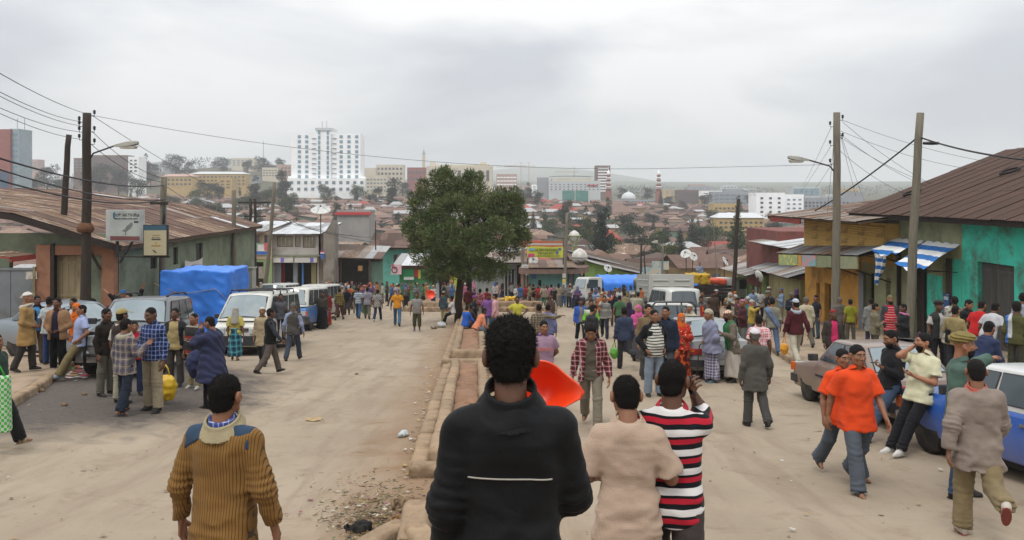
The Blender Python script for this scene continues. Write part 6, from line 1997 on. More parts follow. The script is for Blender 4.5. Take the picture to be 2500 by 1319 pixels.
_TV={}
def tree_variant(kind):
 if kind in _TV:return _TV[kind]
 r_=random.Random(hash(kind)%1000 if not isinstance(kind,tuple)else kind[1]*37+len(kind[0])*101)
 shape=kind[0];blobs=[]
 if shape=='round':
  for _ in range(15):
   a=r_.uniform(0,6.28);q_=r_.uniform(0,.34);z=r_.uniform(.34,.90)
   s=(1-abs(z-.6)*1.2);blobs.append(((q_*math.cos(a)*s*1.2,q_*math.sin(a)*s*1.2,z),(.15*r_.uniform(.7,1.3),.15,.11)))
 elif shape=='tall':
  for _ in range(16):
   z=r_.uniform(.22,.96);q_=r_.uniform(0,.16)*(1.15-z*.6);a=r_.uniform(0,6.28)
   blobs.append(((q_*math.cos(a),q_*math.sin(a),z),(.11*(1.25-z*.8),.11*(1.25-z*.8),.09)))
 else:  # cone
  for i in range(14):
   z=.12+.86*i/13;w_=.20*(1-z)+.025
   for a in (0,2.1,4.2):blobs.append(((w_*.6*math.cos(a+i),w_*.6*math.sin(a+i),z),(w_*.7,w_*.7,.06)))
 V,F=leaf_cloud(blobs,3200,.022,r_.randrange(99),1.5,.2,.35)
 cm=np_mesh('crown',V,F,smooth=False)
 mb=MB();mb.tube([(0,0,-.05),(.005,0,.3),(0,.01,.6),(0,0,.85)],[.022,.018,.010,.003],7)
 for a in (.3,2.0,4.0,5.3):mb.tube([(0,0,.32),(.12*math.cos(a),.12*math.sin(a),.5),(.2*math.cos(a),.2*math.sin(a),.62)],[.010,.006,.002],5)
 _TV[kind]=(cm,mb.mesh('trunk'));return _TV[kind]
LEAFS={'dark':leaf_mat('far_leaf_dark','#1f2a18','#2b3822','#243022'),'mid':leaf_mat('far_leaf_mid','#33411f','#435029','#3a4a2c'),'olive':leaf_mat('far_leaf_olive','#474b28','#565a30','#3f472a'),'blue':leaf_mat('far_leaf_blue','#1f2c22','#2b3a2e','#26342c')}
def far_tree(px,pyt,pyb,y,shape,tone,label,wide=1.0):
 x=wx(px,y);zt=-(pyt-HPX)/FPX*y;z0=gzf(x,y)-.4
 if pyb is not None:z0=min(z0,-(pyb-HPX)/FPX*y)
 h=max(zt-z0,3.0)
 t=thing('tree',label,'tree',(x,y,z0),rw.uniform(0,6.28),'trees of the city')
 cm,tm=tree_variant((shape,rw.randrange(3)))
 s=h/1.0
 for nm,me_,mt in (('crown',cm,LEAFS[tone]),('trunk',tm,BARK)):
  o=relink(nm,me_,[mt],t);o.scale=(s*wide,s*wide,s)
for px,pt,y,sh_,tone,wd_,lb in (
(430,376,820,'round','blue',1.1,'broad dark tree on the skyline above the ochre school'),(462,392,830,'round','blue',.9,'lower round tree right of the skyline tree'),
(545,383,860,'round','blue',1.2,'wide tree clump standing above the cream school roof'),(604,388,870,'round','blue',1.1,'tree touching the wide skyline clump'),
(640,382,880,'round','blue',1.2,'skyline tree beneath the thin radio mast'),(678,386,880,'round','blue',1.1,'skyline tree behind the pink banded block'),
(358,378,760,'tall','blue',.9,'thin ragged eucalyptus right of the narrow white block'),(368,396,740,'round','blue',.9,'tree under the thin eucalyptus'),(115,402,620,'round','blue',1.0,'dark tree beside the pinkish hazy block'),
(150,428,560,'round','dark',.9,'tree between the tower and leaning pole'),(245,398,600,'round','dark',1.1,'tree hiding the dark brown apartment block'),(290,400,610,'round','blue',1.0,'second tree hiding the dark brown apartment block'),(335,425,560,'round','dark',.9,'tree at the foot of the narrow white block'),
(505,436,520,'round','dark',.9,'round tree in front of the ochre school wing'),(535,445,500,'round','dark',.8,'small tree in front of the yellow stair block'),(622,432,470,'tall','dark',1.4,'tall dark tree left of the leaning grey pole'),(690,420,520,'tall','dark',1.3,'dark tall tree touching the foot of the white tower'),(655,452,430,'round','mid',1.0,'green tree between two tall dark trees'),
(955,438,480,'tall','dark',1.3,'dark round-topped tree beside the cream four-storey block'),(983,436,640,'round','blue',1.0,'tree under the red brick block'),
(1290,447,560,'tall','blue',1.3,'dark tree left of the plain grey wing'),(1312,462,520,'round','blue',1.3,'bushy tree at the foot of the plain grey wing'),(1270,455,540,'round','dark',1.0,'tree just right of the street tree crown'),
(1520,458,720,'round','blue',1.1,'tree behind the mosque dome on its left'),(1580,458,720,'round','blue',1.2,'tree behind the mosque hall near the right minaret'),(1635,478,600,'round','dark',1.3,'dense tree right of the right minaret'),(1665,490,560,'round','blue',1.2,'tree below the unfinished brown frame'),(1720,470,640,'round','blue',1.1,'tree left of the glazed grey office'),
(1380,505,330,'tall','dark',1.2,'tall dark tree before the red hipped house'),(1405,540,260,'round','mid',1.1,'green tree above the water tank'),(1350,530,300,'round','mid',1.2,'green bushy tree left of the wooden pole'),(1330,510,330,'tall','blue',1.0,'slim conifer on the left of the green slope'),(1432,525,280,'round','dark',1.2,'dark tree above the bright red steep roof'),
(1452,560,200,'round','olive',.8,'reddish-olive thin tree near the tanks'),(1535,520,300,'round','dark',1.4,'large dark tree right of the steep red roof'),(1560,545,215,'round','dark',1.3,'big dark green tree above the blue signboard'),(1505,575,180,'round','mid',1.3,'green tree hiding the red roof corner'),(1600,560,190,'round','mid',1.3,'broad green tree near the street lamp'),
(1640,585,165,'round','olive',1.0,'olive green tree beside two thin poles'),(1660,560,210,'cone','dark',1.2,'tall pointed conifer with drooping limbs'),(1690,530,260,'cone','dark',1.0,'pointed conifer left of the yellow apartments'),(1710,555,230,'round','dark',1.1,'tree in front of the long red roof'),(1740,540,260,'round','mid',1.3,'leafy tree under the pale street lamp'),(1775,560,250,'round','mid',1.3,'leafy tree in front of the yellow apartments'),(1735,512,420,'round','dark',1.2,'round tree below the broad yellow block'),(1810,575,235,'round','olive',.9,'low tree by the right end of the red school'),
(1830,470,700,'round','blue',1.0,'tree peeping behind the white apartments'),(60,432,520,'round','dark',1.0,'dark tree at the foot of the glazed tower'),(1482,610,140,'round','mid',.9,'green bush-like tree above the lime house roof'),(1580,600,150,'round','dark',1.0,'dark tree right above the lime house roof'),(700,470,380,'round','mid',1.0,'green tree at the base of the white tower'),(420,470,420,'round','mid',1.0,'low green tree among the brown roofs'),(480,462,440,'round','mid',1.0,'green tree below the round school tree'),(590,470,400,'round','mid',.9,'green tree above the pole group')):
 far_tree(px,pt,None,y,sh_,tone,lb,wd_)
for i in range(90):
 px,y=rw.uniform(-60,2050),rw.uniform(150,640)
 if 1300<px<1760 and i%3:y=rw.uniform(150,420)
 elif px<1100 and y<300:continue
 tone=rw.choice(('dark','mid','dark','blue'));h=rw.uniform(6,13);x=wx(px,y)
 far_tree(px,pyof(gzf(x,y)+h,y),None,y,(sp_:=rw.choice(('round','round','tall','cone'))),tone,'%s %s green tree among the tin roofs of the %s'%({'round':'round','tall':'slender','cone':'pointed'}[sp_],{'dark':'dark','mid':'mid','blue':'bluish'}[tone],'near slope' if y<260 else 'valley' if y<420 else 'opposite slope'),rw.uniform(.8,1.2))
 # skyline woods on the far ridge that read as one mass
r2=np.random.default_rng(8);bl2=[]
for i in range(70):
 px=r2.choice((r2.uniform(-100,720),r2.uniform(1200,2500)));y=r2.uniform(950,1500);x=wx(px,y);z=gzf(x,y)
 bl2.append(((x,y,z+5),(16+10*r2.random(),14,7+4*r2.random())))
V,F=leaf_cloud(bl2,26000,1.1,9,1.5,.3,.5)
tag(link('far_woods',np_mesh('far_woods',V,F,smooth=False),LEAFS['blue']),'bluish wooded belt along the far ridge','woods',kind='stuff')
# radio mast on the ridge
t=thing('radio_mast','thin lattice radio mast on the wooded skyline','mast',(wx(643,900),900,gzf(wx(643,900),900)))
mb=MB();zt=-(344-HPX)/FPX*900-t.location.z;mb.bar((0,0,0),(0,0,zt),.5);
for q_ in range(8):mb.bar((-.8+.1*q_,0,zt*q_/8),(.8-.1*q_,0,zt*(q_+.7)/8),.18)
mb.build('lattice',FGR,t)
# ------------------------------------------------------------------ poles, lamps, wires, signs
POLE=M('grey_pole_wood','#6b6558',.95,.25,3,.7,18,stretch=(6,6,.5))
POLED=M('dark_pole_wood','#332b25',.95,.3,3,.7,18,stretch=(6,6,.5))
CER=M('insulator_black','#1d1c1c',.4,.1)
LAMPM=M('lamp_housing','#8f8d84',.6,.12,4,dirt='#66645c')
def pole(px_b,px_t,py_t,y,r0,r1,mat,label,bend=0.0,base=None,dy=0.0):
 xb,xt=wx(px_b,y),wx(px_t,y);z0=(gzf(xb,y)if base is None else base)-.3;zt=-(py_t-HPX)/FPX*y
 t=thing('utility_pole',label,'pole',(xb,y,z0))
 mb=MB();n=9;r_=random.Random(int(px_b))
 pts=[((xt-xb)*i/n+bend*math.sin(PI*i/n)+r_.uniform(-.015,.015),dy*i/n,(zt-z0)*i/n)for i in range(n+1)]
 mb.tube(pts,[r0+(r1-r0)*i/n for i in range(n+1)],10);mb.build('shaft',mat,t)
 return t,(xt-xb,zt-z0)
def insul(t,x,z,side=1):
 mb=MB();mb.tube([(x,0,z),(x+.14*side,0,z-.02),(x+.15*side,0,z+.08)],.012,6);mb.lathe([(.02,.06),(.05,.08),(.035,.12),(.05,.16),(.02,.19)],8,(x+.15*side,0,z));mb.build('insulator',CER,t)
def wire(a,b_,sag,r_=.008,label='thin black wire',n=16,name='wire'):
 a,b_=Vector(a),Vector(b_)
 t=thing(name,label,'wire',a,0,'overhead wires')
 mb=MB();pts=[]
 for i in range(n+1):
  q_=i/n;p=a.lerp(b_,q_)-a;p.z-=sag*4*q_*(1-q_);pts.append(p)
 mb.tube(pts,r_,5);mb.build('cable',M('wire_black','#1f1f20',.6,.1),t)
def lamp(t,p0,p1,head_len,side,label_part=None):
 mb=MB();p0,p1=Vector(p0),Vector(p1);mb.tube([p0,p0.lerp(p1,.15)+Vector((0,0,.12)),p1],.028,7);mb.build('lamp_arm',IRON,t)
 mb=MB();L_=head_len
 prof=[(0,.05,.04),(.25,.13,.07),(.6,.17,.10),(.9,.14,.08),(1,.09,.05)]
 vs=[];fs=[]
 for u,w_,h in prof:
  for (yy,zz)in ((-w_,-h*.7),(w_,-h*.7),(w_*.8,h*.6),(0,h),(-w_*.8,h*.6)):vs.append((p1.x+side*L_*u,p1.y+yy,p1.z+.10*u+zz))
 for i in range(4):
  for j in range(5):fs.append((i*5+j,i*5+(j+1)%5,(i+1)*5+(j+1)%5,(i+1)*5+j))
 fs+=[(4,3,2,1,0),(20,21,22,23,24)]
 mb._add(vs,fs,0,False);hd=mb.build('lamp_head',LAMPM,t)
 mb=MB();mb.box((p1.x+side*L_*.6,p1.y,p1.z-.05),(L_*.55,.24,.09),taper=(1.25,1.2));mb.build('lens',glass_mat('lamp_lens',(.5,.48,.42),.9,.2),hd)

Y1=27.0
pA,(xA,zA)=pole(205,212,276,Y1,.17,.13,POLED,'tall dark pole with lamp arm in front of the salmon doorway',.03)
for (pz,sd)in ((283,1),(298,-1),(308,-1),(322,-1),(322,1),(341,-1),(352,1)):
 insul(pA,xA+sd*.10,zA-(pz-276)*Y1/FPX,sd)
zl=zA-(388-276)*Y1/FPX
lamp(pA,(xA+.1,0,zl),(xA+.95,-.1,zl+.42),.78,1)
mb=MB();mb.lathe([(.17,zA-3.95),(.25,zA-3.9),(.27,zA-3.8),(.2,zA-3.65),(.15,zA-3.62)],12,(.05,0,0));mb.build('wire_coil',M('rusty_coil','#5c3d28',.9,.3,12,.5,40),pA)
pB,(xB,zB)=pole(152,168,329,31.5,.13,.10,POLED,'shorter leaning pole standing through the rusty roof',-.02,base=-1.7)
pC,(xC,zC)=pole(394,400,433,33.0,.13,.12,POLE,'grey pole behind the tilted signboards',0)
mb=MB();mb.box((-.05,-.1,zC-1.05),(.7,.1,.1));mb.build('crossarm',IRON,pC);mb=MB();mb.tube([(.12,-.1,zC-1.0),(.18,-.16,zC-1.6),(.1,-.12,zC-2.3)],.05,6);mb.build('cable_joint',CER,pC)
pD,_=pole(572,571,465,44.0,.13,.11,POLE,'plain grey pole at the far corner of the green house')
pE,(xE,zE)=pole(609,612,485,60,.12,.10,POLED,'dark pole with crossarms beside the cream house')
pE2,(xE2,zE2)=pole(622,623,485,61,.12,.10,POLED,'second dark pole of the crossarm pair')
mb=MB();mb.box((.4,0,zE-.3),(2.4,.1,.12));mb.box((.4,0,zE-1.3),(1.6,.1,.1));mb.build('crossarm',IRON,pE)
pF,(xF,zF)=pole(640,670,445,56,.15,.11,POLE,'leaning grey pole with a paper notice and old lamp',.06)
lamp(pF,(xF*.75,0,zF*.72),(xF*.75+.35,-.1,zF*.74),.7,1)
mb=MB();mb.box((-.02,-.2,2.9),(.32,.03,.8));mb.build('notice',M('paper_notice','#9a8f86',.8,.2,6,dirt='#7a4a44',dscale=4),pF)
pG,(xG,zG)=pole(2036,2042,275,30.0,.16,.12,POLE,'tall crooked grey pole with lamp arm on the right pavement',.05)
for pz,sd in ((293,1),(309,-1),(355,-1),(337,1),(400,-1)):insul(pG,xG+sd*.08,zG-(pz-275)*30/FPX,sd)
zl=zG-(418-275)*30/FPX
lamp(pG,(xG-.1,0,zl),(xG-1.05,-.1,zl+.40),.75,-1)
pH,(xH,zH)=pole(2220,2247,276,27.5,.16,.12,POLE,'tall leaning grey pole carrying the thick cable',-.05)
mb=MB();mb.lathe([(.02,0),(.05,.02),(.06,.3),(.05,.52),(.02,.54)],8,(xH+.06,-.05,0),axis='X');o=mb.build('cable_joint',CER,pH);o.location=(0,0,zH-1.02)
pI,(xI,zI)=pole(1788,1803,486,52,.16,.10,POLED,'black leaning pole at the downhill bend')
pJ,_=pole(1377,1384,520,68,.15,.12,POLE,'grey pole with pasted notices in front of the corner shop')
mb=MB();mb.bar((-.9,0,_[1]*.74),(.4,0,_[1]*.72),.07);mb.build('crossarm',TIMB,pJ)
for zn,hx in ((2.6,'#a9a29a'),(2.15,'#b8a65a'),(1.8,'#a3b0b8')):
 mb=MB();mb.box((0,-.17,zn),(.3,.02,.36));mb.build('notice',M('pole_notice'+hx,hx,.8,.2,8),pJ)
pK,_=pole(1563,1566,592,78,.12,.09,POLED,'thin dark pole over the lime house roof')
pL,(xL,zL)=pole(1580,1572,610,76,.08,.06,POLED,'thin leaning lamp post over the lime house roof')
lamp(pL,(xL,0,zL),(xL+.7,0,zL+.7),.6,1)
pM,_=pole(1616,1618,595,80,.12,.09,POLE,'thin grey pole above the blue signboard')
pN,_=pole(1276,1276,600,69,.13,.11,POLE,'grey post holding the hanging white notice board')
pO,(xO,zO)=pole(1756,1740,535,88,.06,.05,POLE,'pale street lamp above the shanty roofs')
lamp(pO,(xO,0,zO-.3),(xO-.3,0,zO),.9,-1)
pP,_=pole(917,917,540,84,.08,.06,POLED,'thin iron post on the shed roofs')

def wp(px,py,y):return at(px,py,y)
top_A=wp(230,283,Y1);top_G=wp(2030,402,30)
wire(top_A,wp(1650,411,31),.55,.007,'long thin wire crossing the sky from the dark lamp pole to the right')
wire(wp(1650,411,31),top_G,.0,.007,'last span of the long sky wire ending at the crooked grey pole')
for i,(a,b_)in enumerate((((-20,168),(229,283)),((-20,215),(196,297)),((-20,225),(194,307)),((-20,255),(195,322)),((-20,268),(194,340)))):
 wire(wp(a[0],a[1],14+i),wp(b_[0],b_[1],Y1),.10,.008,'thin wire running from the dark lamp pole out over the left roof')
for a,b_,y0,y1,sg,rr in (((-30,378),(400,453),16,33,.25,.022),((-30,405),(402,487),16,33,.25,.018),((-30,432),(396,488),16,33,.3,.022)):
 wire(wp(a[0],a[1],y0),wp(b_[0],b_[1],y1),sg,rr,'thick sagging cable from the left edge to the grey sign pole')
for a,b_ in (((402,453),(612,560)),((402,488),(572,556)),((225,321),(400,436)),((222,352),(398,445)),((226,283),(610,500))):
 wire(wp(a[0],a[1],33 if a[0]>300 else Y1),wp(b_[0],b_[1],58 if b_[0]>500 else 33),.25,.010,'dark wire running down past the grey sign pole to the pole group')
for a,b_ in (((664,520),(860,575)),((664,525),(920,580)),((660,530),(1000,600))):
 wire(wp(a[0],a[1],56),wp(b_[0],b_[1],78),.4,.018,'sagging wire from the leaning pole towards the turquoise house')
wire(wp(2235,340,27.5),wp(1990,515,36),.12,.028,'thick black cable slanting down from the leaning pole to the ochre roof')
wire(wp(2248,336,27.5),wp(2520,392,20),.10,.028,'thick black cable from the leaning pole over the dark roof')
for a,b_ in (((2056,293),(2410,395)),((2052,320),(2360,412)),((2056,297),(2275,450)),((2054,330),(2262,455)),((2052,335),(2270,448)),((2050,368),(2215,475))):
 wire(wp(a[0],a[1],30),wp(b_[0],b_[1],33),.16,.007,'thin service wire from the crooked grey pole to the dark roof')
for a,b_,yb in (((2030,310),(1960,455),60),((2030,355),(1955,470),60),((2036,340),(2020,520),36),((2050,320),(2110,490),40),((2052,330),(2090,480),40),((2032,400),(1975,480),60)):
 wire(wp(a[0],a[1],30),wp(b_[0],b_[1],yb),.05,.007,'thin drop wire hanging from the crooked grey pole')
wire(wp(1384,535,68),wp(1566,520,78),.3,.01,'thin wire from the notice pole across the green slope')

# lettering: the default font carries Ethiopic, Latin and digits
def lettering(txt,size,mat,parent,loc,rot=(R(90),0,0),align='CENTER',name='lettering',xs=1.0,ext=.003):
 cu=bpy.data.curves.new('lettering','FONT');cu.body=txt;cu.size=size;cu.align_x=align;cu.align_y='CENTER';cu.extrude=ext;cu.resolution_u=3
 tmp=bpy.data.objects.new('tmp',cu);COL.objects.link(tmp)
 dg=bpy.context.evaluated_depsgraph_get();me=bpy.data.meshes.new_from_object(tmp.evaluated_get(dg))
 bpy.data.objects.remove(tmp);bpy.data.curves.remove(cu)
 o=link(name,me,mat,parent,loc,rot);o.scale=(xs,1,1)
 return o
BLK=M('print_dark','#2c2f33',.7,.1)
# travel agency light box and the airline list board
Y=28.2
p=at(306,551,Y)
s1=thing('signboard','white light-box signboard with dark lettering and bird picture at the roof corner','signboard',p,R(-12))
mb=MB();mb.box((0,0,0),(1.36,.24,1.08));mb.build('box',M('lightbox_white','#a8aaa9',.6,.08,2,dirt='#858682'),s1,bevel=.012)
mb=MB();mb.box((.08,-.123,.02),(1.14,.012,1.0));fc=mb.build('face',M('sign_face','#a2a8a4',.55,.10,1.5,dirt='#b9bbb5'),s1)
lettering('ኢትዮ ገልፍ የጉዞ ወኪል',.15,BLK,s1,(.18,-.134,.36),xs=.72)
lettering('ETHIO GULF TRADING & TRAVEL AGENCY',.062,BLK,s1,(.12,-.134,.235),xs=.78)
mb=MB();mb.box((.08,-.132,-.43),(1.14,.006,.14));mb.build('maroon_band',M('sign_maroon','#6f4444',.6,.12,6),s1)
mb=MB();mb.prism([(-.38,-.133,.26),(-.30,-.133,.24),(-.29,-.133,.42),(-.34,-.133,.48),(-.39,-.133,.40)],(0,.004,0));mb.build('emblem',M('sign_blue_emblem','#3f6478',.6,.2,20),s1)
mb=MB();mb.prism([(-.05,-.133,-.18),(.12,-.133,-.22),(.30,-.133,-.10),(.40,-.133,.05),(.34,-.133,.12),(.14,-.133,-.02),(.08,-.133,-.12)],(0,.004,0));mb.prism([(.1,-.1335,-.2),(.14,-.1335,-.2),(.12,-.1335,-.33),(.08,-.1335,-.33)],(0,.004,0));mb.build('bird_picture',M('sign_bird','#6d736f',.6,.2,8),s1)
mb=MB();mb.box((.52,-.133,.13),(.17,.004,.06));mb.build('dark_label',BLK,s1)
mb=MB();mb.bar((-.35,.05,-.54),(-.35,.05,-1.1),.08);mb.bar((.25,.05,-.54),(-.3,.1,-1.3),.06);mb.build('bracket',IRON,s1)
p=at(381,587,27.6)
s2=thing('signboard','cream hanging signboard with blue top and airline list beside the light box','signboard',p,R(3))
mb=MB();mb.box((0,0,0),(.80,.14,1.06));mb.build('box',IRON,s2,bevel=.01)
mb=MB();mb.box((0,-.075,-.08),(.74,.012,.84));mb.build('face',M('sign_cream','#a39a7e',.6,.08,2),s2)
mb=MB();mb.box((0,-.076,.42),(.74,.012,.16));mb.build('blue_band',M('sign_teal_blue','#2f4f60',.6,.1),s2)
for z_,w_,h,hx in ((.17,.24,.035,'#8a7f4c'),(.03,.30,.04,'#3a3632'),(-.18,.30,.05,'#8f7434'),(-.08,.06,.06,'#9a8140')):
 mb=MB();mb.box((.03,-.083,z_),(w_,.004,h));mb.build('print',M('sign_print'+hx,hx,.7,.1),s2)
mb=MB();mb.prism([(-.1,-.083,-.32),(-.04,-.083,-.32),(.06,-.083,-.42),(.0,-.083,-.42)],(0,.004,0));mb.build('tail_print',BLK,s2)
lettering('Best of Best',.055,BLK,s2,(.03,-.084,.09))
mb=MB();mb.bar((-.45,.03,-.56),(.45,.03,-.56),.05);mb.bar((-1.2,.03,-.54),(-.4,.03,-.56),.05);mb.build('bracket',IRON,s2)
# yellow banner with an orange one above, on posts over the corner shop
Y=71.0;p=at(1331,616,Y);k=Y/FPX
s3=thing('banner','yellow printed banner with blue and pink corners above the corner shop','banner',p)
mb=MB();mb.grid(lambda i,j:((i-.5)*88*k,.03*math.sin(i*11),(j-.5)*27*k+.03*math.sin(i*7)),14,4);mb.build('cloth',M('banner_yellow','#b3b545',.7,.08,2),s3)
GRN=M('banner_green_print','#3c5a34',.7,.1)
rb=random.Random(2)
for row,(zc,x0,x1,hgt)in enumerate(((6.0,-24,34,7.5),(-2.5,-18,22,6.5),(-9.0,-20,34,2.2))):
 x=x0
 while x<x1:
  w_=rb.uniform(2.0,4.2)if row<2 else rb.uniform(1.0,2.0)
  mb=MB();c=((x+w_/2)*k,-.05,zc*k)
  mb.box((c[0]-w_*.3*k,-.06,c[2]),(.9*k,.02,hgt*k));mb.box((c[0],-.06,c[2]+hgt*.3*k*rb.choice((-1,1,.2))),(w_*.8*k,.02,.9*k))
  if rb.random()<.6:mb.box((c[0]+w_*.3*k,-.06,c[2]-.4*k),(.9*k,.02,hgt*.7*k))
  mb.build('glyph',GRN,s3);x+=w_+.9
for (x,z,w_,h,hx)in ((-33,7,14,5,'#5f93b4'),(-34,-7.5,16,8,'#b5466a'),(36,8,5,5,'#3b5f98'),(29,-1,6,6,'#3b5f98')):
 mb=MB();mb.box((x*k,-.06,z*k),(w_*k,.02,h*k));mb.build('corner_print',M('banner_'+hx,hx,.7,.12),s3)
s4=thing('banner','orange and white striped banner hung over the yellow banner','banner',at(1331,597,Y+.2))
for j,hx in enumerate(('#a8583a','#a9a49c','#a8583a')):
 mb=MB();mb.box((0,0,(5.5-j*5)*k),(86*k,.04,4.9*k));mb.build('band',M('banner2_'+hx+str(j),hx,.75,.12,4),s4)
for px in (1288,1375):mb=MB();mb.bar((wx(px,Y+.3)-p.x,.3,-3.2),(wx(px,Y+.3)-p.x,.3,1.1),.08);mb.build('post',TIMB,s3)
s5=thing('notice_board','white hanging notice board on the grey post by the corner shop','notice',at(1282,658,68.8))
mb=MB();mb.box((0,0,0),(.58,.05,.80));mb.build('board',M('notice_white','#b5b2b0',.7,.08,3),s5)
mb=MB()
for j in range(4):mb.box((0,-.03,.22-j*.12),(.40-.06*(j%2),.01,.035))
mb.box((0,-.03,-.3),(.5,.01,.05));mb.build('print',M('notice_print','#6a5f68',.7,.1),s5)
s6=thing('signboard','light blue and white painted signboard on the lime house roof','signboard',at(1600,657,82))
mb=MB();mb.box((.5,0,.35),(1.7,.06,.85));mb.box((-.35,-.2,-.25),(1.9,.06,.85));mb.build('board',M('sign_lightblue','#6b9aa6',.7,.15,2,dirt='#a8a294',dscale=1.2,dpos=(.45,.5)),s6)
mb=MB();mb.bar((-1.1,.1,-2),(-1.1,.1,.1),.06);mb.bar((1.2,.1,-2),(1.2,.1,.7),.06);mb.build('legs',IRON,s6)
# white meter cabinet by the poles
cb=thing('meter_cabinet','pale grey electric cabinet behind the white van','cabinet',(wx(600,46),46,gzf(wx(600,46),46)))
hc=-(656-HPX)/FPX*46-cb.location.z
mb=MB();mb.box((0,0,hc/2),(.95,.7,hc));mb.build('case',M('cabinet_grey','#9a9a92',.6,.08,1.5,dirt='#7d7c72'),cb,bevel=.02)
mb=MB();mb.box((0,0,hc+.04),(1.05,.8,.07));mb.build('lid',M('cabinet_grey','#9a9a92'),cb)
mb=MB();mb.box((-.15,-.356,hc*.62),(.34,.012,.38));mb.build('vent',IRON,cb)
# posters on the right: drinks poster on the teal wall
po=thing('poster','tall blue poster pasted on the boards between the two grey doors','poster',(WX-.10,29.25,-4.05))
mb=MB();mb.box((0,0,0),(.01,.42,1.15));mb.build('sheet',M('poster_blue','#35588e',.6,.25,3,dirt='#a8b4c8',dscale=4,dpos=(.55,.62)),po)
mb=MB();mb.box((-.008,0,.42),(.006,.3,.12));mb.build('print',M('poster_print','#b9c3d0',.6,.1),po)
# ------------------------------------------------------------------ vehicles
def paint(key,hx,dusty=.35):
 if key in MATS:return MATS[key]
 m,nt,b=_base(key)
 v=coord(nt);sp=nt.nodes.new('ShaderNodeSeparateXYZ');nt.links.new(v,sp.inputs[0])
 c=lin(hx)
 # road dust clings to the sills
 dz=ramp(nt,mth(nt,'ADD',sp.outputs[2],mth(nt,'MULTIPLY_ADD',noise(nt,v,3.0,5.0),.5,-.25)),.25,.75,(1,1,1),(0,0,0))
 col=mixc(nt,mth(nt,'MULTIPLY',dz,dusty+.25),c,lin('#8b7b66'))
 col=mixc(nt,mth(nt,'MULTIPLY',ramp(nt,noise(nt,v,2.0,6.0,.7),.4,.7),dusty*.6),col,lin('#9a8d7b'))
 nt.links.new(col,b.inputs['Base Color'])
 nt.links.new(mth(nt,'MULTIPLY_ADD',dz,.35,.32),b.inputs['Roughness'])
 b.inputs['Coat Weight'].default_value=.35;b.inputs['Coat Roughness'].default_value=.12
 MATS[key]=m;return m
GL=M('car_glass','#39444a',.07,.15,1.5,spec=.9);GLW=M('windscreen_glass','#6f7d82',.10,.15,1.5,spec=.9,dirt='#8a8d88',dscale=1.0)  # windscreen glass is paler: sky reflection and dust put into its base colour
RUB=M('tyre_rubber','#24211f',.9,.25,6,.3,30,dirt='#5a5044',dscale=3)
STL=M('rim_steel','#77736c',.5,.2,6,dirt='#4a443c',dscale=4);CHR=M('chrome_trim','#8f9091',.25,.1,spec=.9,metal=.8);BUMP=M('bumper_black','#26262a',.7,.2,5,dirt='#5a5044')
HLG=M('headlamp_glass','#a9afb0',.12,.15,6,spec=.8);TLR=M('tail_lamp_red','#8c1d1a',.25,.15,6,spec=.7);TLO=M('tail_lamp_orange','#c05a18',.3,.1)
PLATE=M('plate_white','#b0b0aa',.6,.1)
_WH={}
def wheel_meshes(r_,w_):
 k=(r_,w_)
 if k not in _WH:
  a=MB();a.lathe([(r_*.60,-w_/2),(r_*.93,-w_/2),(r_,-w_*.32),(r_,w_*.32),(r_*.93,w_/2),(r_*.60,w_/2)],24,axis='X')
  b_=MB();b_.lathe([(.02,w_*.16),(r_*.14,w_*.22),(r_*.20,w_*.20),(r_*.30,w_*.05),(r_*.48,w_*.14),(r_*.56,w_*.40),(r_*.62,w_*.46),(r_*.62,-w_*.3)],20,axis='X')
  h=MB()
  for i in range(8):
   an=2*PI*i/8;h.box((w_*.16,r_*.42*math.cos(an),r_*.42*math.sin(an)),(.02,r_*.09,r_*.09))
  _WH[k]=(a.mesh('tyre'),b_.mesh('rim'),h.mesh('vent_holes'))
 return _WH[k]
def add_wheel(t,x,y,r_,w_,rim=STL,steer=0):
 tm,rm,hm=wheel_meshes(r_,w_)
 o=relink('wheel',tm,[RUB],t,(x,y,r_),(0,0,(0 if x>0 else PI)+steer))
 relink('rim',rm,[rim],o);relink('vent_holes',hm,[BUMP],o)
def boolean_cut(body,cyls):
 mb=MB()
 for (x,y,z,r_,ln)in cyls:mb.lathe([(r_,-ln/2),(r_,ln/2)],24,(x,y,z),axis='X',smooth=False)
 cm=mb.mesh('cut');co=bpy.data.objects.new('cut',cm);COL.objects.link(co)
 md=body.modifiers.new('b','BOOLEAN');md.operation='DIFFERENCE';md.object=co;md.solver='EXACT'
 dg=bpy.context.evaluated_depsgraph_get();me=bpy.data.meshes.new_from_object(body.evaluated_get(dg))
 body.modifiers.clear();old=body.data;body.data=me;me.name=old.name
 bpy.data.meshes.remove(old);bpy.data.objects.remove(co);bpy.data.meshes.remove(cm)

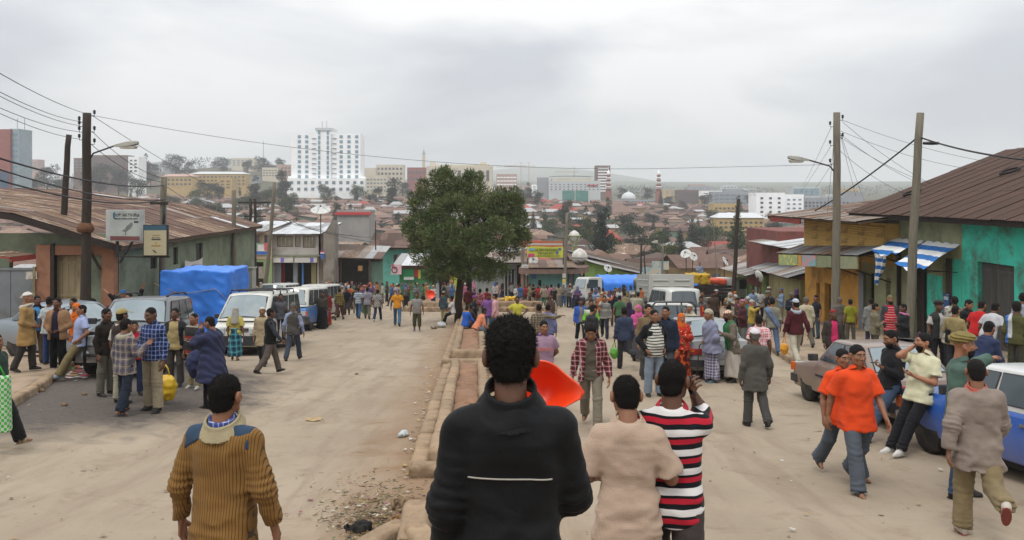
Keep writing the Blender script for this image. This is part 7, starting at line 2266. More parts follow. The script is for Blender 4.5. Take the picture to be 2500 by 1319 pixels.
def car(name,label,cat,loc,head,S,pm,pm2=None,roofm=None):
 """S: dict with side profile etc. local y forward. head: heading angle, 0 = away from the camera"""
 t=thing(name,label,cat,loc,-R(head));t.rotation_euler=(Matrix.Rotation(S.get('pitch',0.0),3,'X')@Matrix.Rotation(-R(head),3,'Z')).to_euler()
 Lh,W=S['L']/2,S['W']/2;zs=S.get('sill',.26);prof=S['prof']
 py_=[p[0]for p in prof];pz_=[p[1]for p in prof]
 top=lambda y:float(np.interp(-y,[-v for v in py_],pz_))
 plan=lambda y:1-.085*abs(y/Lh)**5
 tuck=S.get('tuck',.05)
 def side(y,z):
  zt=top(y);q=np.clip((z-zs)/max(zt-zs,.1),0,1)
  return W*plan(y)*(1-tuck*(2*q-.9)**2*(1 if q>.45 else 1.3))
 n=44;ysn=[Lh*math.sin(PI/2*(1-2*i/n))*1.0 for i in range(n+1)]
 ysn=sorted(set([round(v,4)for v in ysn]+[round(p[0]*.9995,4)for p in prof]),reverse=True)
 qs=[0,.06,.2,.4,.55,.7,.85,.95]
 ring=[]
 for y in ysn:
  zt=top(y);e=.0 if abs(y)<Lh-.02 else .05
  r_=[(0,zs)]
  for q in qs:z=zs+(zt-.035-zs)*q;r_.append((side(y,z)*(.94 if q==0 else 1)-e,z))
  w_=side(y,zt-.04)-e
  r_+=[(w_-.03,zt-.008),(w_*.6,zt+.012),(0,zt+.02)]
  ring.append((y,r_))
 mb=MB();m_=len(ring[0][1]);vs=[]
 for y,r_ in ring:
  for x,z in r_:vs.append((x,y,z))
  for x,z in reversed(r_[1:-1]):vs.append((-x,y,z))
 k=2*m_-2;fs=[];mi=[]
 for i in range(len(ring)-1):
  for j in range(k):fs.append((i*k+j,i*k+(j+1)%k,(i+1)*k+(j+1)%k,(i+1)*k+j))
 mb._add(vs,fs,0,True)
 mb.f.append(tuple(reversed(range(k))));mb.m.append(0);mb.sm.append(False)
 mb.f.append(tuple(range((len(ring)-1)*k,len(ring)*k)));mb.m.append(0);mb.sm.append(False)
 split=S.get('split')
 mats=[pm,BUMP]if pm2 is None else [pm,BUMP,pm2]
 body=mb.build('body',mats,t)
 rw_,ww_=S['wr'],S.get('ww',.19);yf,yr=S['yf'],S['yr']
 boolean_cut(body,[(s*(W-.08),y,rw_+.02,rw_*1.16,.44)for s in (-1,1)for y in (yf,yr)])
 for p in body.data.polygons:
  c=p.center
  if p.normal.z<-.7 or any(math.hypot(c.y-y,c.z-rw_-.02)<rw_*1.13 for y in (yf,yr))and abs(c.x)<W-.02:p.material_index=1
  elif split is not None and c.z<split:p.material_index=2
 bm=bmesh.new();bm.from_mesh(body.data)
 for e in bm.edges:
  e.smooth=not (len(e.link_faces)==2 and e.link_faces[0].normal.angle(e.link_faces[1].normal,0)>R(38))
 for f in bm.faces:f.smooth=True
 bm.to_mesh(body.data);bm.free()
 for y in (yf,yr):
  for s in (-1,1):add_wheel(t,s*(W-ww_/2-.02),y,rw_,ww_,S.get('rim',STL))
  # cabin
 ya,yb,yc,yd=S['cab'];zb,zr=S['belt'],S['H'];wb_,wr_=S.get('wb',W-.06),S.get('wt',W-.20)
 rm=roofm or pm
 def cabp(y_lo,y_hi,s,q):
  return Vector((s*(wb_+(wr_-wb_)*q),y_lo+(y_hi-y_lo)*q,zb+(zr-zb)*q))
 bow=S.get('bow',.05)
 mb=MB()
 def shell(u,v):  # u front..rear round the roof line, v up
  pass
 nq,nx=6,8
 def sect(q):  # outline of the cabin at height fraction q
  yF,yR=ya+(yb-ya)*q,yd+(yc-yd)*q;w_=wb_+(wr_-wb_)*q;o_=[]
  for i in range(nx+1):a=-1+2*i/nx;o_.append((a*w_*.97,yF+bow*(1-a*a)))
  for i in range(1,8):u=i/8;o_.append((w_*(1+.012*math.sin(PI*u)),yF+(yR-yF)*u))
  for i in range(nx+1):a=1-2*i/nx;o_.append((a*w_*.97,yR-bow*(1-a*a)))
  for i in range(1,8):u=i/8;o_.append((-w_*(1+.012*math.sin(PI*u)),yR+(yF-yR)*u))
  return o_
 lv=[0,.25,.5,.75,.92];vs=[];kk=len(sect(0))
 for q in lv:
  for x,y in sect(q):vs.append((x,y,zb+(zr-zb)*q-.02*(q==0)))
 for dq,sc_ in ((.975,.965),(1.0,.88)):
  for x,y in sect(.96):ym=(yb+yc)/2;vs.append((x*sc_,ym+(y-ym)*sc_,zb+(zr-zb)*dq))
 lvn=len(lv)+2;fs=[(i*kk+j,i*kk+(j+1)%kk,(i+1)*kk+(j+1)%kk,(i+1)*kk+j)for i in range(lvn-1)for j in range(kk)]
 mb._add(vs,fs,0,True)
 b0=(lvn-1)*kk;mb._add([(0,(yb+yc)/2,zr+.015)],[],0);ci=len(mb.v)-1
 for j in range(kk):mb.f.append((b0+j,b0+(j+1)%kk,ci));mb.m.append(0);mb.sm.append(True)
 mb.build('roof',rm,t)
 # glass panels with rubber surrounds, set just proud of the cabin shell
 def panel(nm,corners,mat,parent,off,grow=.0,n_=5,bulge=0.0,nrm=None):
  A,B_,C_,D_=[Vector(c)for c in corners]
  nn=nrm if nrm is not None else (B_-A).cross(D_-A).normalized()
  cen=(A+B_+C_+D_)/4
  A,B_,C_,D_=[c+(c-cen).normalized()*grow for c in (A,B_,C_,D_)]
  m2=MB()
  m2.grid(lambda i,j:(A.lerp(B_,i).lerp(D_.lerp(C_,i),j)+nn*(off+bulge*(1-(2*i-1)**2))),n_,3)
  return m2.build(nm,mat,parent)
 qa,qb=S.get('wq',(.10,.86))
 yF=lambda q:ya+(yb-ya)*q;yR=lambda q:yd+(yc-yd)*q;wq=lambda q:wb_+(wr_-wb_)*q;zq=lambda q:zb+(zr-zb)*q
 fi=S.get('fin',.09)
 fr=[(-(wq(qa)-fi),yF(qa),zq(qa)),(wq(qa)-fi,yF(qa),zq(qa)),(wq(qb)-fi,yF(qb),zq(qb)),(-(wq(qb)-fi),yF(qb),zq(qb))]
 nF=Vector((0,zr-zb,ya-yb)).normalized()
 w1=panel('windscreen',fr,GLW,t,.012,0,8,bow*.95,nF);panel('rubber_seal',fr,BUMP,w1,.006,.03,8,bow*.95,nF)
 if S.get('rearwin',True):
  rr=[(wq(qa)-fi,yR(qa),zq(qa)),(-(wq(qa)-fi),yR(qa),zq(qa)),(-(wq(qb)-fi),yR(qb),zq(qb)),(wq(qb)-fi,yR(qb),zq(qb))]
  nB=Vector((0,-(zr-zb),-(yd-yc))).normalized()if abs(yd-yc)>1e-3 else Vector((0,-1,0))
  nB=Vector((0,-(zr-zb),yc-yd)).normalized()
  if nB.y>0:nB=-nB
  w2=panel('rear_window',rr,S.get('rearglass',GL),t,.012,0,8,bow*.95,nB);panel('rubber_seal',rr,BUMP,w2,.006,.03,8,bow*.95,nB)
 for s in (-1,1):
  nS=Vector((s*(zr-zb),0,wb_-wr_)).normalized()
  for (u0,u1)in S['wins']:
   def sp(u,q):
    a_,b2=yF(q)-.09,yR(q)+.09
    return (s*wq(q),a_+(b2-a_)*u,zq(q))
   cs_=[sp(u0,qa),sp(u1,qa),sp(u1,qb),sp(u0,qb)]
   if s>0:cs_=cs_
   g=panel('window',cs_,GL,t,.020,0,4,0,nS);panel('rubber_seal',cs_,BUMP,g,.013,.022,4,0,nS)
   # doors: skins a few millimetres proud so that the gaps read, each with a handle
 for (d0,d1)in S.get('doors',[]):
  for s in (-1,1):
   m2=MB()
   m2.grid(lambda i,j:(s*(side(d0+(d1-d0)*i,zs+.06+(top((d0+d1)/2)-.09-zs-.06)*j)+.006),d0+(d1-d0)*i,zs+.06+(top((d0+d1)/2)-.09-zs-.06)*j),4,6)
   dm=[pm]if pm2 is None else [pm2 if (split and split>.8)else pm]
   o=m2.build('door',dm,t)
   m2=MB();zh=zb-.16;yh=d1+.12;m2.box((s*(side(yh,zh)+.018),yh,zh),(.03,.16,.035));m2.build('handle',S.get('handle',CHR),o)
   if S.get('strip'):m2=MB();zz=S['strip'];m2.box((s*(side((d0+d1)/2,zz)+.012),(d0+d1)/2,zz),(.02,d0-d1-.02,.04));m2.build('trim_strip',BUMP,o)
   # bumpers, lamps, grille, plates, mirrors
 zb_=S.get('bz',.42);bh=S.get('bh',.16);bmx=S.get('bumper',BUMP)
 for s in (1,-1):
  m2=MB();pts=[(-(W-.02),s*(Lh-.32)),(-(W*.93),s*(Lh+.02)),(-(W*.6),s*(Lh+.07)),(W*.6,s*(Lh+.07)),(W*.93,s*(Lh+.02)),(W-.02,s*(Lh-.32))]
  for a,b2 in zip(pts[:-1],pts[1:]):m2.bar((a[0],a[1],zb_),(b2[0],b2[1],zb_),.07,bh)
  m2.build('bumper',bmx,t)
  m2=MB();m2.box((0,s*(Lh+.108),zb_+S.get('plz',.02)),(.46,.012,.12));m2.build('number_plate',PLATE,t)
 lz,lw,lh_=S.get('lamp',(.66,.34,.17))
 for s in (-1,1):
  m2=MB();yl=Lh+.005;m2.box((s*(W*.90-lw/2),yl-.02,lz),(lw,.10,lh_));m2.build('headlight',HLG,t,bevel=.02)
  if S.get('indic'):m2=MB();m2.box((s*(W*.93),yl-.06,lz),(.07,.10,lh_));m2.build('indicator',TLO,t)
  if S.get('fog'):m2=MB();m2.lathe([(.09,-.02),(.095,.01),(.02,.03)],14,(s*W*.70,Lh+.09,zb_-.0),axis='Y');m2.build('fog_lamp',HLG,t)
  tz,tw,th_=S.get('tail',(.70,.30,.15))
  m2=MB();m2.box((s*(W*.93-tw/2),-Lh-.0,tz),(tw,.08,th_));o=m2.build('tail_light',TLR,t,bevel=.015)
  m2=MB();m2.box((s*(W*.93-tw*.2),-Lh-.043,tz+th_*.2),(tw*.34,.01,th_*.4));m2.build('indicator',TLO,o)
  if S.get('mirror',True):
   my=S.get('my',ya-.25);m2=MB();m2.box((s*(W+.09),my,zb+.10),(.20,.08,.14));m2.build('mirror',S.get('mirm',BUMP),t,bevel=.02)
 gz_,gw,gh=S.get('grille',(.64,.8,.14))
 if gw>0:
  m2=MB();m2.box((0,Lh+.0,gz_),(gw,.06,gh));g=m2.build('grille',BUMP,t)
  for i in range(4):m2=MB();m2.box((0,Lh+.035,gz_-gh*.36+gh*.24*i),(gw*.96,.012,.012));m2.build('grille_bar',CHR,g)
  # plain dark underside between the wheels
 m2=MB();m2.box((0,0,zs-.04),(W*1.5,S['L']*.86,.1));m2.build('chassis',BUMP,t)
 return t
SEDAN=dict(L=4.15,W=1.60,H=1.37,sill=.24,prof=[(2.075,.58),(2.0,.74),(1.1,.86),(.75,.90),(-1.25,.90),(-1.4,.89),(-2.0,.84),(-2.075,.60)],wr=.295,ww=.17,yf=1.28,yr=-1.12,cab=(.86,.22,-.95,-1.52),belt=.885,wb=.735,wt=.60,
wins=((.03,.44),(.49,.86),(.89,.985)),doors=((.72,-.18),(-.20,-.98)),strip=.62,indic=True)
def on_road(px,y,lift=0):x=wx(px,y);return (x,y,gzf(x,y)+lift)
PIT=-math.atan(.09)  # the street falls away from the camera
SED1=dict(SEDAN,pitch=PIT,rearglass=GLW,rim=M('rim_bright','#a39e94',.4,.15,6,dirt='#6a6258',dscale=4))
car('parked_sedan','dusty brown-beige old sedan parked behind the men in orange shirts','car',(7.02,15.95,gzf(7.0,15.95)-.01),-3,SED1,paint('paint_brown','#77665c',.35))
LADA=dict(SEDAN,L=4.05,W=1.62,H=1.44,prof=[(2.02,.62),(1.98,.86),(1.0,.92),(.75,.95),(-1.2,.95),(-1.35,.94),(-1.98,.90),(-2.02,.62)],wr=.31,yf=1.26,yr=-1.15,cab=(.80,.26,-.98,-1.38),belt=.94,wb=.75,wt=.63,pitch=PIT,bumper=CHR,strip=None)
car('taxi_sedan','blue old sedan taxi with white roof parked beside the leaning men','car',(7.15,11.15,gzf(7.15,11.15)-.01),-6,LADA,paint('paint_blue','#1f55a8',.08),None,paint('paint_taxi_white','#b9bab8',.15))
SILV=dict(SEDAN,L=4.4,W=1.70,H=1.45,prof=[(2.2,.56),(2.1,.78),(1.2,.93),(.9,.96),(-1.3,.97),(-1.5,.98),(-2.1,.95),(-2.2,.62)],wr=.31,ww=.19,cab=(1.05,.30,-.95,-1.55),belt=.95,wb=.78,wt=.62,yf=1.35,yr=-1.25,strip=None,bow=.09)
car('parked_sedan','silver-blue saloon parked on the left pavement behind the group of men','car',(-12.0,22.3,gzf(-12.0,22.3)+.13),118,SILV,paint('paint_silverblue','#6f7b84',.2))
SUV=dict(L=4.25,W=1.74,H=1.68,sill=.34,prof=[(2.12,.72),(2.05,.94),(1.15,1.05),(.9,1.08),(-1.6,1.10),(-2.05,1.08),(-2.12,.72)],wr=.35,ww=.22,yf=1.30,yr=-1.22,cab=(1.05,.35,-1.75,-1.98),belt=1.07,wb=.80,wt=.64,wins=((.04,.36),(.39,.68),(.71,.96)),
doors=((.78,-.12),(-.14,-1.0)),bz=.52,bh=.34,lamp=(.82,.34,.22),grille=(.80,.72,.16),fog=True,tail=(.95,.2,.4),pitch=PIT,plz=.06,bumper=paint('paint_suv_bumper','#4c5054',.3),bow=.08)
sv=car('suv','dark grey off-road estate with black bull bar and open crowd around it','car',(-9.05,20.1,gzf(-9.05,20.1)+.02),171,SUV,paint('paint_suv','#565b60',.22))
mb=MB()
for x in (-.32,.32):mb.tube([(x,2.30,.35),(x,2.36,.70),(x,2.28,1.02)],.035,8)
for z in (.52,1.0):mb.tube([(-.62,2.26,z),(-.32,2.34,z),(.32,2.34,z),(.62,2.26,z)],.035,8)
mb.tube([(-.62,2.2,.3),(-.62,2.26,.52),(-.6,2.24,.95),(-.32,2.29,1.02)],.035,8);mb.tube([(.62,2.2,.3),(.62,2.26,.52),(.6,2.24,.95),(.32,2.29,1.02)],.035,8)
mb.build('bull_bar',M('bar_black','#151516',.35,.1,spec=.7),sv)
mb=MB()
for s in (-1,1):mb.tube([(s*.58,.35,1.72),(s*.6,0,1.78),(s*.6,-1.3,1.78),(s*.58,-1.65,1.72)],.025,6)
mb.build('roof_rails',BUMP,sv)
VAN=dict(L=4.65,W=1.69,H=1.97,sill=.30,prof=[(2.32,.70),(2.28,.92),(1.92,1.10),(1.75,1.14),(-2.28,1.14),(-2.32,.70)],wr=.32,ww=.19,yf=1.42,yr=-1.25,cab=(2.00,1.12,-2.12,-2.28),belt=1.13,wb=.80,wt=.70,wins=((.05,.25),(.29,.56),(.60,.80),(.83,.97)),
doors=((1.62,.72),),bz=.50,bh=.30,lamp=(.80,.36,.20),grille=(.84,.70,.10),indic=True,tail=(.9,.16,.4),pitch=PIT,my=1.55,wq=(.06,.84),tuck=.03,bow=.10)
vn=car('minibus','white minibus taxi with roof rack and open side door facing the camera','minibus',(-8.7,28.3,gzf(-8.7,28.3)),181,VAN,paint('paint_van_white','#bdbcb4',.18))
mb=MB()
for y in (1.0,.2,-.6,-1.4):mb.tube([(-.72,y,1.93),(-.70,y,2.06),(.70,y,2.06),(.72,y,1.93)],.028,6)
for x in (-.55,0,.55):mb.tube([(x,1.1,2.07),(x,-1.5,2.07)],.018,6)
mb.build('roof_rack',BUMP,vn)
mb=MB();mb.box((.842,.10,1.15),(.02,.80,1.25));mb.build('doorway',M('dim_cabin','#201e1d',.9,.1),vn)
mb=MB();mb.box((.93,-.85,1.08),(.05,1.0,1.50));dv=mb.build('sliding_door',paint('paint_van_white','#bdbcb4'),vn,bevel=.03)
mb=MB();mb.box((.96,-.85,1.48),(.012,.8,.52));mb.build('window',GL,dv)
MB2=dict(VAN,H=1.93,L=4.5,prof=[(2.25,.66),(2.22,.95),(2.05,1.08),(1.95,1.12),(-2.2,1.12),(-2.25,.7)],cab=(2.08,1.62,-2.05,-2.2),my=1.9,split=1.08,doors=((1.72,.85),(.82,-.15)),wins=((.03,.2),(.24,.44),(.48,.69),(.73,.96)))
car('minibus','blue and white minibus taxi parked behind the white one','minibus',(-9.9,38.6,gzf(-9.9,38.6)),181,MB2,paint('paint_van_white','#bdbcb4'),paint('paint_taxi_blue','#3f6ca6',.2))
car('minibus','white minibus half hidden behind the blue and white one','minibus',(-10.9,46.5,gzf(-10.9,46.5)),180,dict(MB2,split=None),paint('paint_van_white2','#b0b0aa',.2))
car('minibus','second hidden white minibus carrying a flat load on its roof','minibus',(-14.2,50.0,gzf(-14.2,50.0)),178,dict(MB2,split=None),paint('paint_van_white2','#b0b0aa',.2))
# right lane: saloon seen from behind, pickup, minibus
SIL2=dict(SILV,pitch=PIT,H=1.42,rearglass=GLW)
car('parked_sedan','silver saloon seen from behind where the shawled pair lean','car',(5.15,22.6,gzf(5.15,22.6)),-2,SIL2,paint('paint_silver','#777b7d',.25))
PICK=dict(L=4.9,W=1.68,H=1.62,sill=.36,prof=[(2.45,.70),(2.38,.92),(1.3,1.02),(.95,1.04),(-.5,1.04),(-.55,.98),(-2.4,.98),(-2.45,.7)],wr=.34,ww=.2,yf=1.5,yr=-1.45,cab=(1.05,.50,-.42,-.55),belt=1.02,wb=.76,wt=.66,wins=((.06,.94),),doors=((.85,-.38),),bz=.5,tail=(.8,.14,.3),pitch=PIT)
pk=car('pickup','white pickup with a roll bar parked ahead of the silver saloon','pickup',(5.35,27.8,gzf(5.35,27.8)),-2,PICK,paint('paint_pickup','#a9aaa6',.25))
mb=MB();mb.tube([(-.74,-.75,.95),(-.72,-.75,1.55),(-.6,-.75,1.68),(.6,-.75,1.68),(.72,-.75,1.55),(.74,-.75,.95)],.035,8);mb.tube([(-.25,-.75,1.68),(-.25,-.8,.98)],.03,6);mb.tube([(.25,-.75,1.68),(.25,-.8,.98)],.03,6);mb.build('roll_bar',M('bar_black','#151516'),pk)
MBR=dict(VAN,H=1.95,wins=((.05,.25),(.29,.6),(.64,.97)),rearglass=GL,tail=(1.0,.14,.5),doors=((1.62,.72),),grille=(.84,.7,.1))
car('minibus','white minibus seen from behind with wide dark rear window','minibus',(wx(1648,36.0),36.4,gzf(wx(1645,36),36.4)),-1,MBR,paint('paint_minibus_rear','#adaeaa',.2))

# trucks
def truck(label,px,y,head,cabm,bed_fn,name='truck',L_=5.6,W_=1.9,cabh=2.15,flip=False):
 x=wx(px,y);t=thing(name,label,'truck',(x,y,gzf(x,y)),-R(head));t.rotation_euler=(Matrix.Rotation(PIT,3,'X')@Matrix.Rotation(-R(head),3,'Z')).to_euler()
 w=W_/2;yf=L_/2
 mb=MB()
 pr=[(yf-1.55,.55),(yf-1.55,cabh),(yf-1.45,cabh+.06),(yf-.45,cabh+.04),(yf-.28,cabh-.06),(yf-.02,1.30),(yf,1.1),(yf,.5)]
 mb.prism([(-w+.05,p[0],p[1])for p in pr],(W_-.1,0,0));mb.build('cab',cabm,t,bevel=.05)
 mb=MB();n=Vector((0,.93,.36)).normalized()
 ws=[(-w+.16,yf-.02,1.34),(w-.16,yf-.02,1.34),(w-.22,yf-.27,cabh-.12),(-w+.22,yf-.27,cabh-.12)]
 mb.grid(lambda i,j:Vector(ws[0]).lerp(Vector(ws[1]),i).lerp(Vector(ws[3]).lerp(Vector(ws[2]),i),j)+n*.03,4,3);mb.build('windscreen',GLW,t)
 for s in (-1,1):
  mb=MB();mb.prism([(s*(w-.04),yf-.2,1.36),(s*(w-.04),yf-.36,cabh-.14),(s*(w-.04),yf-1.15,cabh-.14),(s*(w-.04),yf-1.15,1.36)],(s*.012,0,0));mb.build('window',GL,t)
  mb=MB();mb.box((s*(w-.26),yf+.01,.82),(.28,.06,.2));mb.build('headlight',HLG,t)
  mb=MB();mb.box((s*(w+.12),yf-.15,1.55),(.14,.06,.3));mb.build('mirror',BUMP,t)
 mb=MB();mb.box((0,yf+.04,.52),(W_-.1,.14,.24));mb.build('bumper',BUMP,t)
 mb=MB();mb.box((0,yf+.012,.86),(W_*.5,.03,.14));mb.build('grille',BUMP,t)
 mb=MB();mb.box((0,-.4,.58),(W_*.5,L_-.8,.18));mb.build('chassis',BUMP,t)
 for yy in (yf-.85,-yf+1.1):
  for s in (-1,1):add_wheel(t,s*(w-.15),yy,.38,.24)
 bed_fn(t,w,yf)
 return t
TARPB=M('blue_tarpaulin','#2f74d0',.42,.12,1.6,.35,6,spec=.5)
def bed_tarp(t,w,yf):
 mb=MB();mb.box((0,-.75,.82),(2*w,2*yf-1.7,.10));mb.build('load_bed',M('bed_grey','#6f6f6c',.8,.15),t)
 for s in (-1,1):mb=MB();mb.box((s*(w-.02),-.75,1.1),(.04,2*yf-1.7,.45));mb.build('side_board',M('bed_pale','#9a9890',.8,.12),t)
 mb=MB();y0,y1=yf-1.65,-yf+.12
 secs=[(-w-.03,1.15),(-w-.05,1.75),(-w*.75,2.05),(0,2.42),(w*.75,2.05),(w+.05,1.75),(w+.03,1.15)]
 def f(i,j):
  q=j*(len(secs)-1);a=min(int(q),len(secs)-2);u=q-a
  x=secs[a][0]+(secs[a+1][0]-secs[a][0])*u;z=secs[a][1]+(secs[a+1][1]-secs[a][1])*u
  return (x+.02*math.sin(i*30+j*9),y0+(y1-y0)*i,z-.06*abs(math.sin(i*PI*4))*(1 if .2<j<.8 else .3))
 mb.grid(f,24,18)
 for i in (0,1):mb._add([f(i,j/18)for j in range(19)],[tuple(range(19))if i else tuple(reversed(range(19)))],0)
 mb.build('tarpaulin',TARPB,t)
truck('white truck with blue tarpaulin cover by the lime green house',1487,64.5,245,paint('paint_truck_white','#b0b2ae',.15),bed_tarp,L_=5.4)
def bed_box(t,w,yf):
 BX=paint('paint_box_white','#a9aaa6',.25)
 mb=MB();mb.box((0,-.85,1.65),(2*w+.1,2*yf-1.75,1.65));bx=mb.build('cargo_box',BX,t)
 for k in range(2):
  for j in range(4):
   mb=MB();mb.box(((k-.5)*w*1.0,-yf-.0,1.1+j*.34),(w*.74,.07,.06));mb.build('pressed_rib',BX,bx,bevel=.02)
   for s in (-1,1):mb=MB();mb.box((s*(w+.06),-.85+(k-.5)*1.7,1.1+j*.34),(.05,1.3,.06));mb.build('pressed_rib',BX,bx,bevel=.02)
 mb=MB()
 for s in (-1,1):mb.box((s*(w+.05),-yf+.02,1.65),(.08,.1,1.68))
 mb.build('corner_posts',BX,t)
 mb=MB();mb.box((0,-yf+.0,.78),(2*w,.08,.12));mb.build('tail_bar',BUMP,t)
truck('white box truck with pressed steel panels seen from behind',1614,52,-3,paint('paint_truck_white','#b0b2ae'),bed_box,L_=5.6,W_=2.55,cabh=2.2)
def bed_goods(t,w,yf):
 mb=MB();mb.box((0,-.75,.86),(2*w,2*yf-1.7,.1));mb.build('load_bed',BUMP,t)
 for s in (-1,1):
  for j in range(3):mb=MB();mb.box((s*(w-.02),-.75,1.05+j*.24),(.05,2*yf-1.7,.20));mb.build('side_plank',TIMB_D,t)
 for j in range(3):mb=MB();mb.box((0,-yf+.1,1.05+j*.24),(2*w,.05,.20));mb.build('tail_plank',TIMB_D,t)
truck('dark plank-sided truck loaded with bundles downhill',1735,60,60,paint('paint_truck_white','#b0b2ae'),bed_goods,L_=6.0,W_=2.2)
def bundle(label,p,dim,mat,name='bundle',rz=0,seed=1):
 t=thing(name,label,'bundle',p,rz)
 V,F=sdf_mesh(lambda P:smax(np.max(np.abs(P-np.array((0,0,dim[2]/2)))-np.array(dim)/2+.1,axis=1)-.1,-P[:,2],.03)+.04*vnoise(P*5+seed),(-dim[0]/2-.15,-dim[1]/2-.15,-.1),(dim[0]/2+.15,dim[1]/2+.15,dim[2]+.15),max(dim)/22)
 link('wrapping',np_mesh('wrapping',V,F),mat,t);return t
zt_=gzf(wx(1700,60),60)
bundle('yellow spotted mattress bundle on the plank-sided truck',(wx(1702,60),60,zt_+1.75),(1.6,1.3,.75),cloth('mattress_yellow','#b0902a',('spot','#7a4a20',5,.58)),seed=2)
bundle('orange-red tarpaulin heap behind the planks of the loaded truck',(wx(1738,61),61,zt_+1.62),(2.0,1.2,.42),M('tarp_orange','#b8482c',.6,.15,2),seed=3)
bundle('blue wrapped bundle beside the yellow mattress',(wx(1687,59.6),59.6,zt_+1.5),(.9,.8,.32),TARPB,seed=4)

# big blue tarpaulin over a stall, with sacks by it
bt=thing('tarpaulin_stall','big bright blue tarpaulin draped over a stall behind the dark estate car','stall',(wx(483,31),31.6,gzf(wx(483,31),31)))
o_=bt.location
V,F=sdf_mesh(lambda P:np.max(np.abs(P-np.array((0,0,1.16)))-np.array((1.44-.05*P[:,2:3].mean(),1.15,1.16))+.16,axis=1)-.16
+.08*vnoise(P*np.array((1.6,1.6,1.2))+5)+.06*np.abs(vnoise(P@np.array(((2.2,0,1.8),(0,2.2,0),(-2.5,0,3.4)))+9))+.06*(P[:,0]>0)*(P[:,2]-1.9)*.5,(-1.8,-1.5,-.1),(1.8,1.5,2.6),.045)
V[:,2]*=1.2;V[:,0]=V[:,0]*.92+.06*(V[:,2]-1.3);link('tarpaulin',np_mesh('tarpaulin',V,F),TARPB,bt)
mb=MB();mb.tube([(-1.44,-1.12,2.3),(-.4,-1.2,1.9),(.9,-1.2,2.1),(1.45,-1.1,1.5)],.012,5);mb.build('rope',M('rope','#8f8674',.9,.1),bt)
bundle('rust-red tarpaulin heap in front of the blue stall',(wx(418,28.2),28.2,gzf(wx(418,28),28)+.9),(1.1,.9,.85),M('tarp_rust','#8a4a34',.7,.2,2,.3,8),seed=6)
bundle('pale grey sack heap beside the rust-red heap',(wx(385,27.6),27.6,gzf(wx(385,28),28)+.85),(.9,.7,.75),M('sack_pale','#948f80',.9,.15,3,.4,12),seed=7)
# white cloth hung on the green wall
wc=thing('hanging_cloth','white cloth pinned by its corners to the grey-green wall','cloth',(wx(502,37.2),37.2,-3.1))
mb=MB();mb.grid(lambda i,j:(.10+.05*math.sin(i*9),(i-.5)*2.0,-.28-(j-.5)*.8+.16*math.sin(PI*i)*(-1 if j<.5 else 1)*.8),10,6);mb.build('sheet',cloth('white_sheet','#b9b6b2'),wc)
wc.location=(-14.55,37.2,-2.95)
# truck tyres and a produce barrow
def tyre_big(label,p,rx,ry,rr=.48,w_=.26):
 t=thing('old_tyre',label,'tyre',p,0,'stacked tyres' if 'stack' in label else None);t.rotation_euler=(0,R(90),0)if 'stack' in label else (rx,0,ry)
 mb=MB();mb.lathe([(rr*.55,-w_/2),(rr*.93,-w_/2),(rr,-w_*.35),(rr,w_*.35),(rr*.93,w_/2),(rr*.55,w_/2),(rr*.55,-w_/2)],26,axis='X');o=mb.build('carcass',RUB,t)
 for i in range(26):
  a=2*PI*i/26;mb=MB();mb.box((0,rr*math.cos(a),rr*math.sin(a)),(w_*.8,.05,.05),Matrix.Rotation(a,3,'X'));mb.build('tread_block',RUB,o)
tyre_big('big black truck tyre standing before the teal wall',(10.2,17.6,gzf(10.2,17.6)+.55),0,R(35),.38,.22)
for k in range(4):tyre_big('muddy truck tyre in a flat stack behind the beige sedan',(9.1,19.0,gzf(9.1,19.0)+.3+k*.235),0,0,.40,.22)
fb=thing('fruit_stand','low stand heaped with yellow fruit at the island edge','stand',(wx(1245,58),58,gzf(wx(1245,58),58)))
mb=MB();mb.box((0,0,.55),(1.5,.9,.06));
for sx in (-.65,.65):
 for sy in (-.35,.35):mb.bar((sx,sy,0),(sx,sy,.55),.06)
mb.build('table',TIMB,fb)
rf_=random.Random(3);yfm=M('yellow_fruit','#c9a52c',.6,.2,9)
fm=MB();fm.lathe([(.01,-.06),(.05,-.04),(.065,0),(.05,.04),(.01,.06)],7);fm=fm.mesh('fruit')
for i in range(70):
 o=relink('fruit',fm,[yfm],fb,(rf_.gauss(0,.3),rf_.gauss(0,.2),.62+.22*max(0,1-abs(rf_.gauss(0,.6)))));o.rotation_euler=(rf_.uniform(0,3),rf_.uniform(0,3),0)
 # ------------------------------------------------------------------ people
def C(hx,*pat):return cloth(hx+('_'+'_'.join(str(p)for p in pat)if pat else ''),hx,pat if pat else None)
def tee(m,**k):return dict(dict(mat=m,slv='short',fit=.014,hem=-.11,name='shirt'),**k)
def shirt(m,**k):return dict(dict(mat=m,slv='long',fit=.016,hem=-.13,collar=True,name='shirt'),**k)
def sshirt(m,**k):return dict(dict(mat=m,slv='short',fit=.024,hem=-.15,flare=.05,collar=True,name='shirt'),**k)
def jacket(m,gap=0,**k):return dict(dict(mat=m,fit=.026,hem=-.15,gap=gap,collar=True,ch=.05,cr=.074,name='jacket',wr=.009),**k)
def coat(m,gap=0,**k):return dict(dict(mat=m,fit=.026,hem=-.34,flare=.05,gap=gap,collar=True,ch=.045,cr=.074,name='coat',wr=.008),**k)
def vest(m,gap=0,**k):return dict(dict(mat=m,slv='none',fit=.034,hem=-.12,gap=gap,name='vest'),**k)
def inner(m,**k):return dict(dict(mat=m,slv='none',fit=.008,hem=-.10,name='shirt'),**k)
def sweater(m,**k):return dict(dict(mat=m,slv='long',fit=.020,hem=-.12,name='sweater'),**k)
def pants(hx,**k):return dict(dict(mat=C(hx),name='trousers'),**k)
def jeans(hx,**k):return dict(dict(mat=C(hx),name='jeans'),**k)
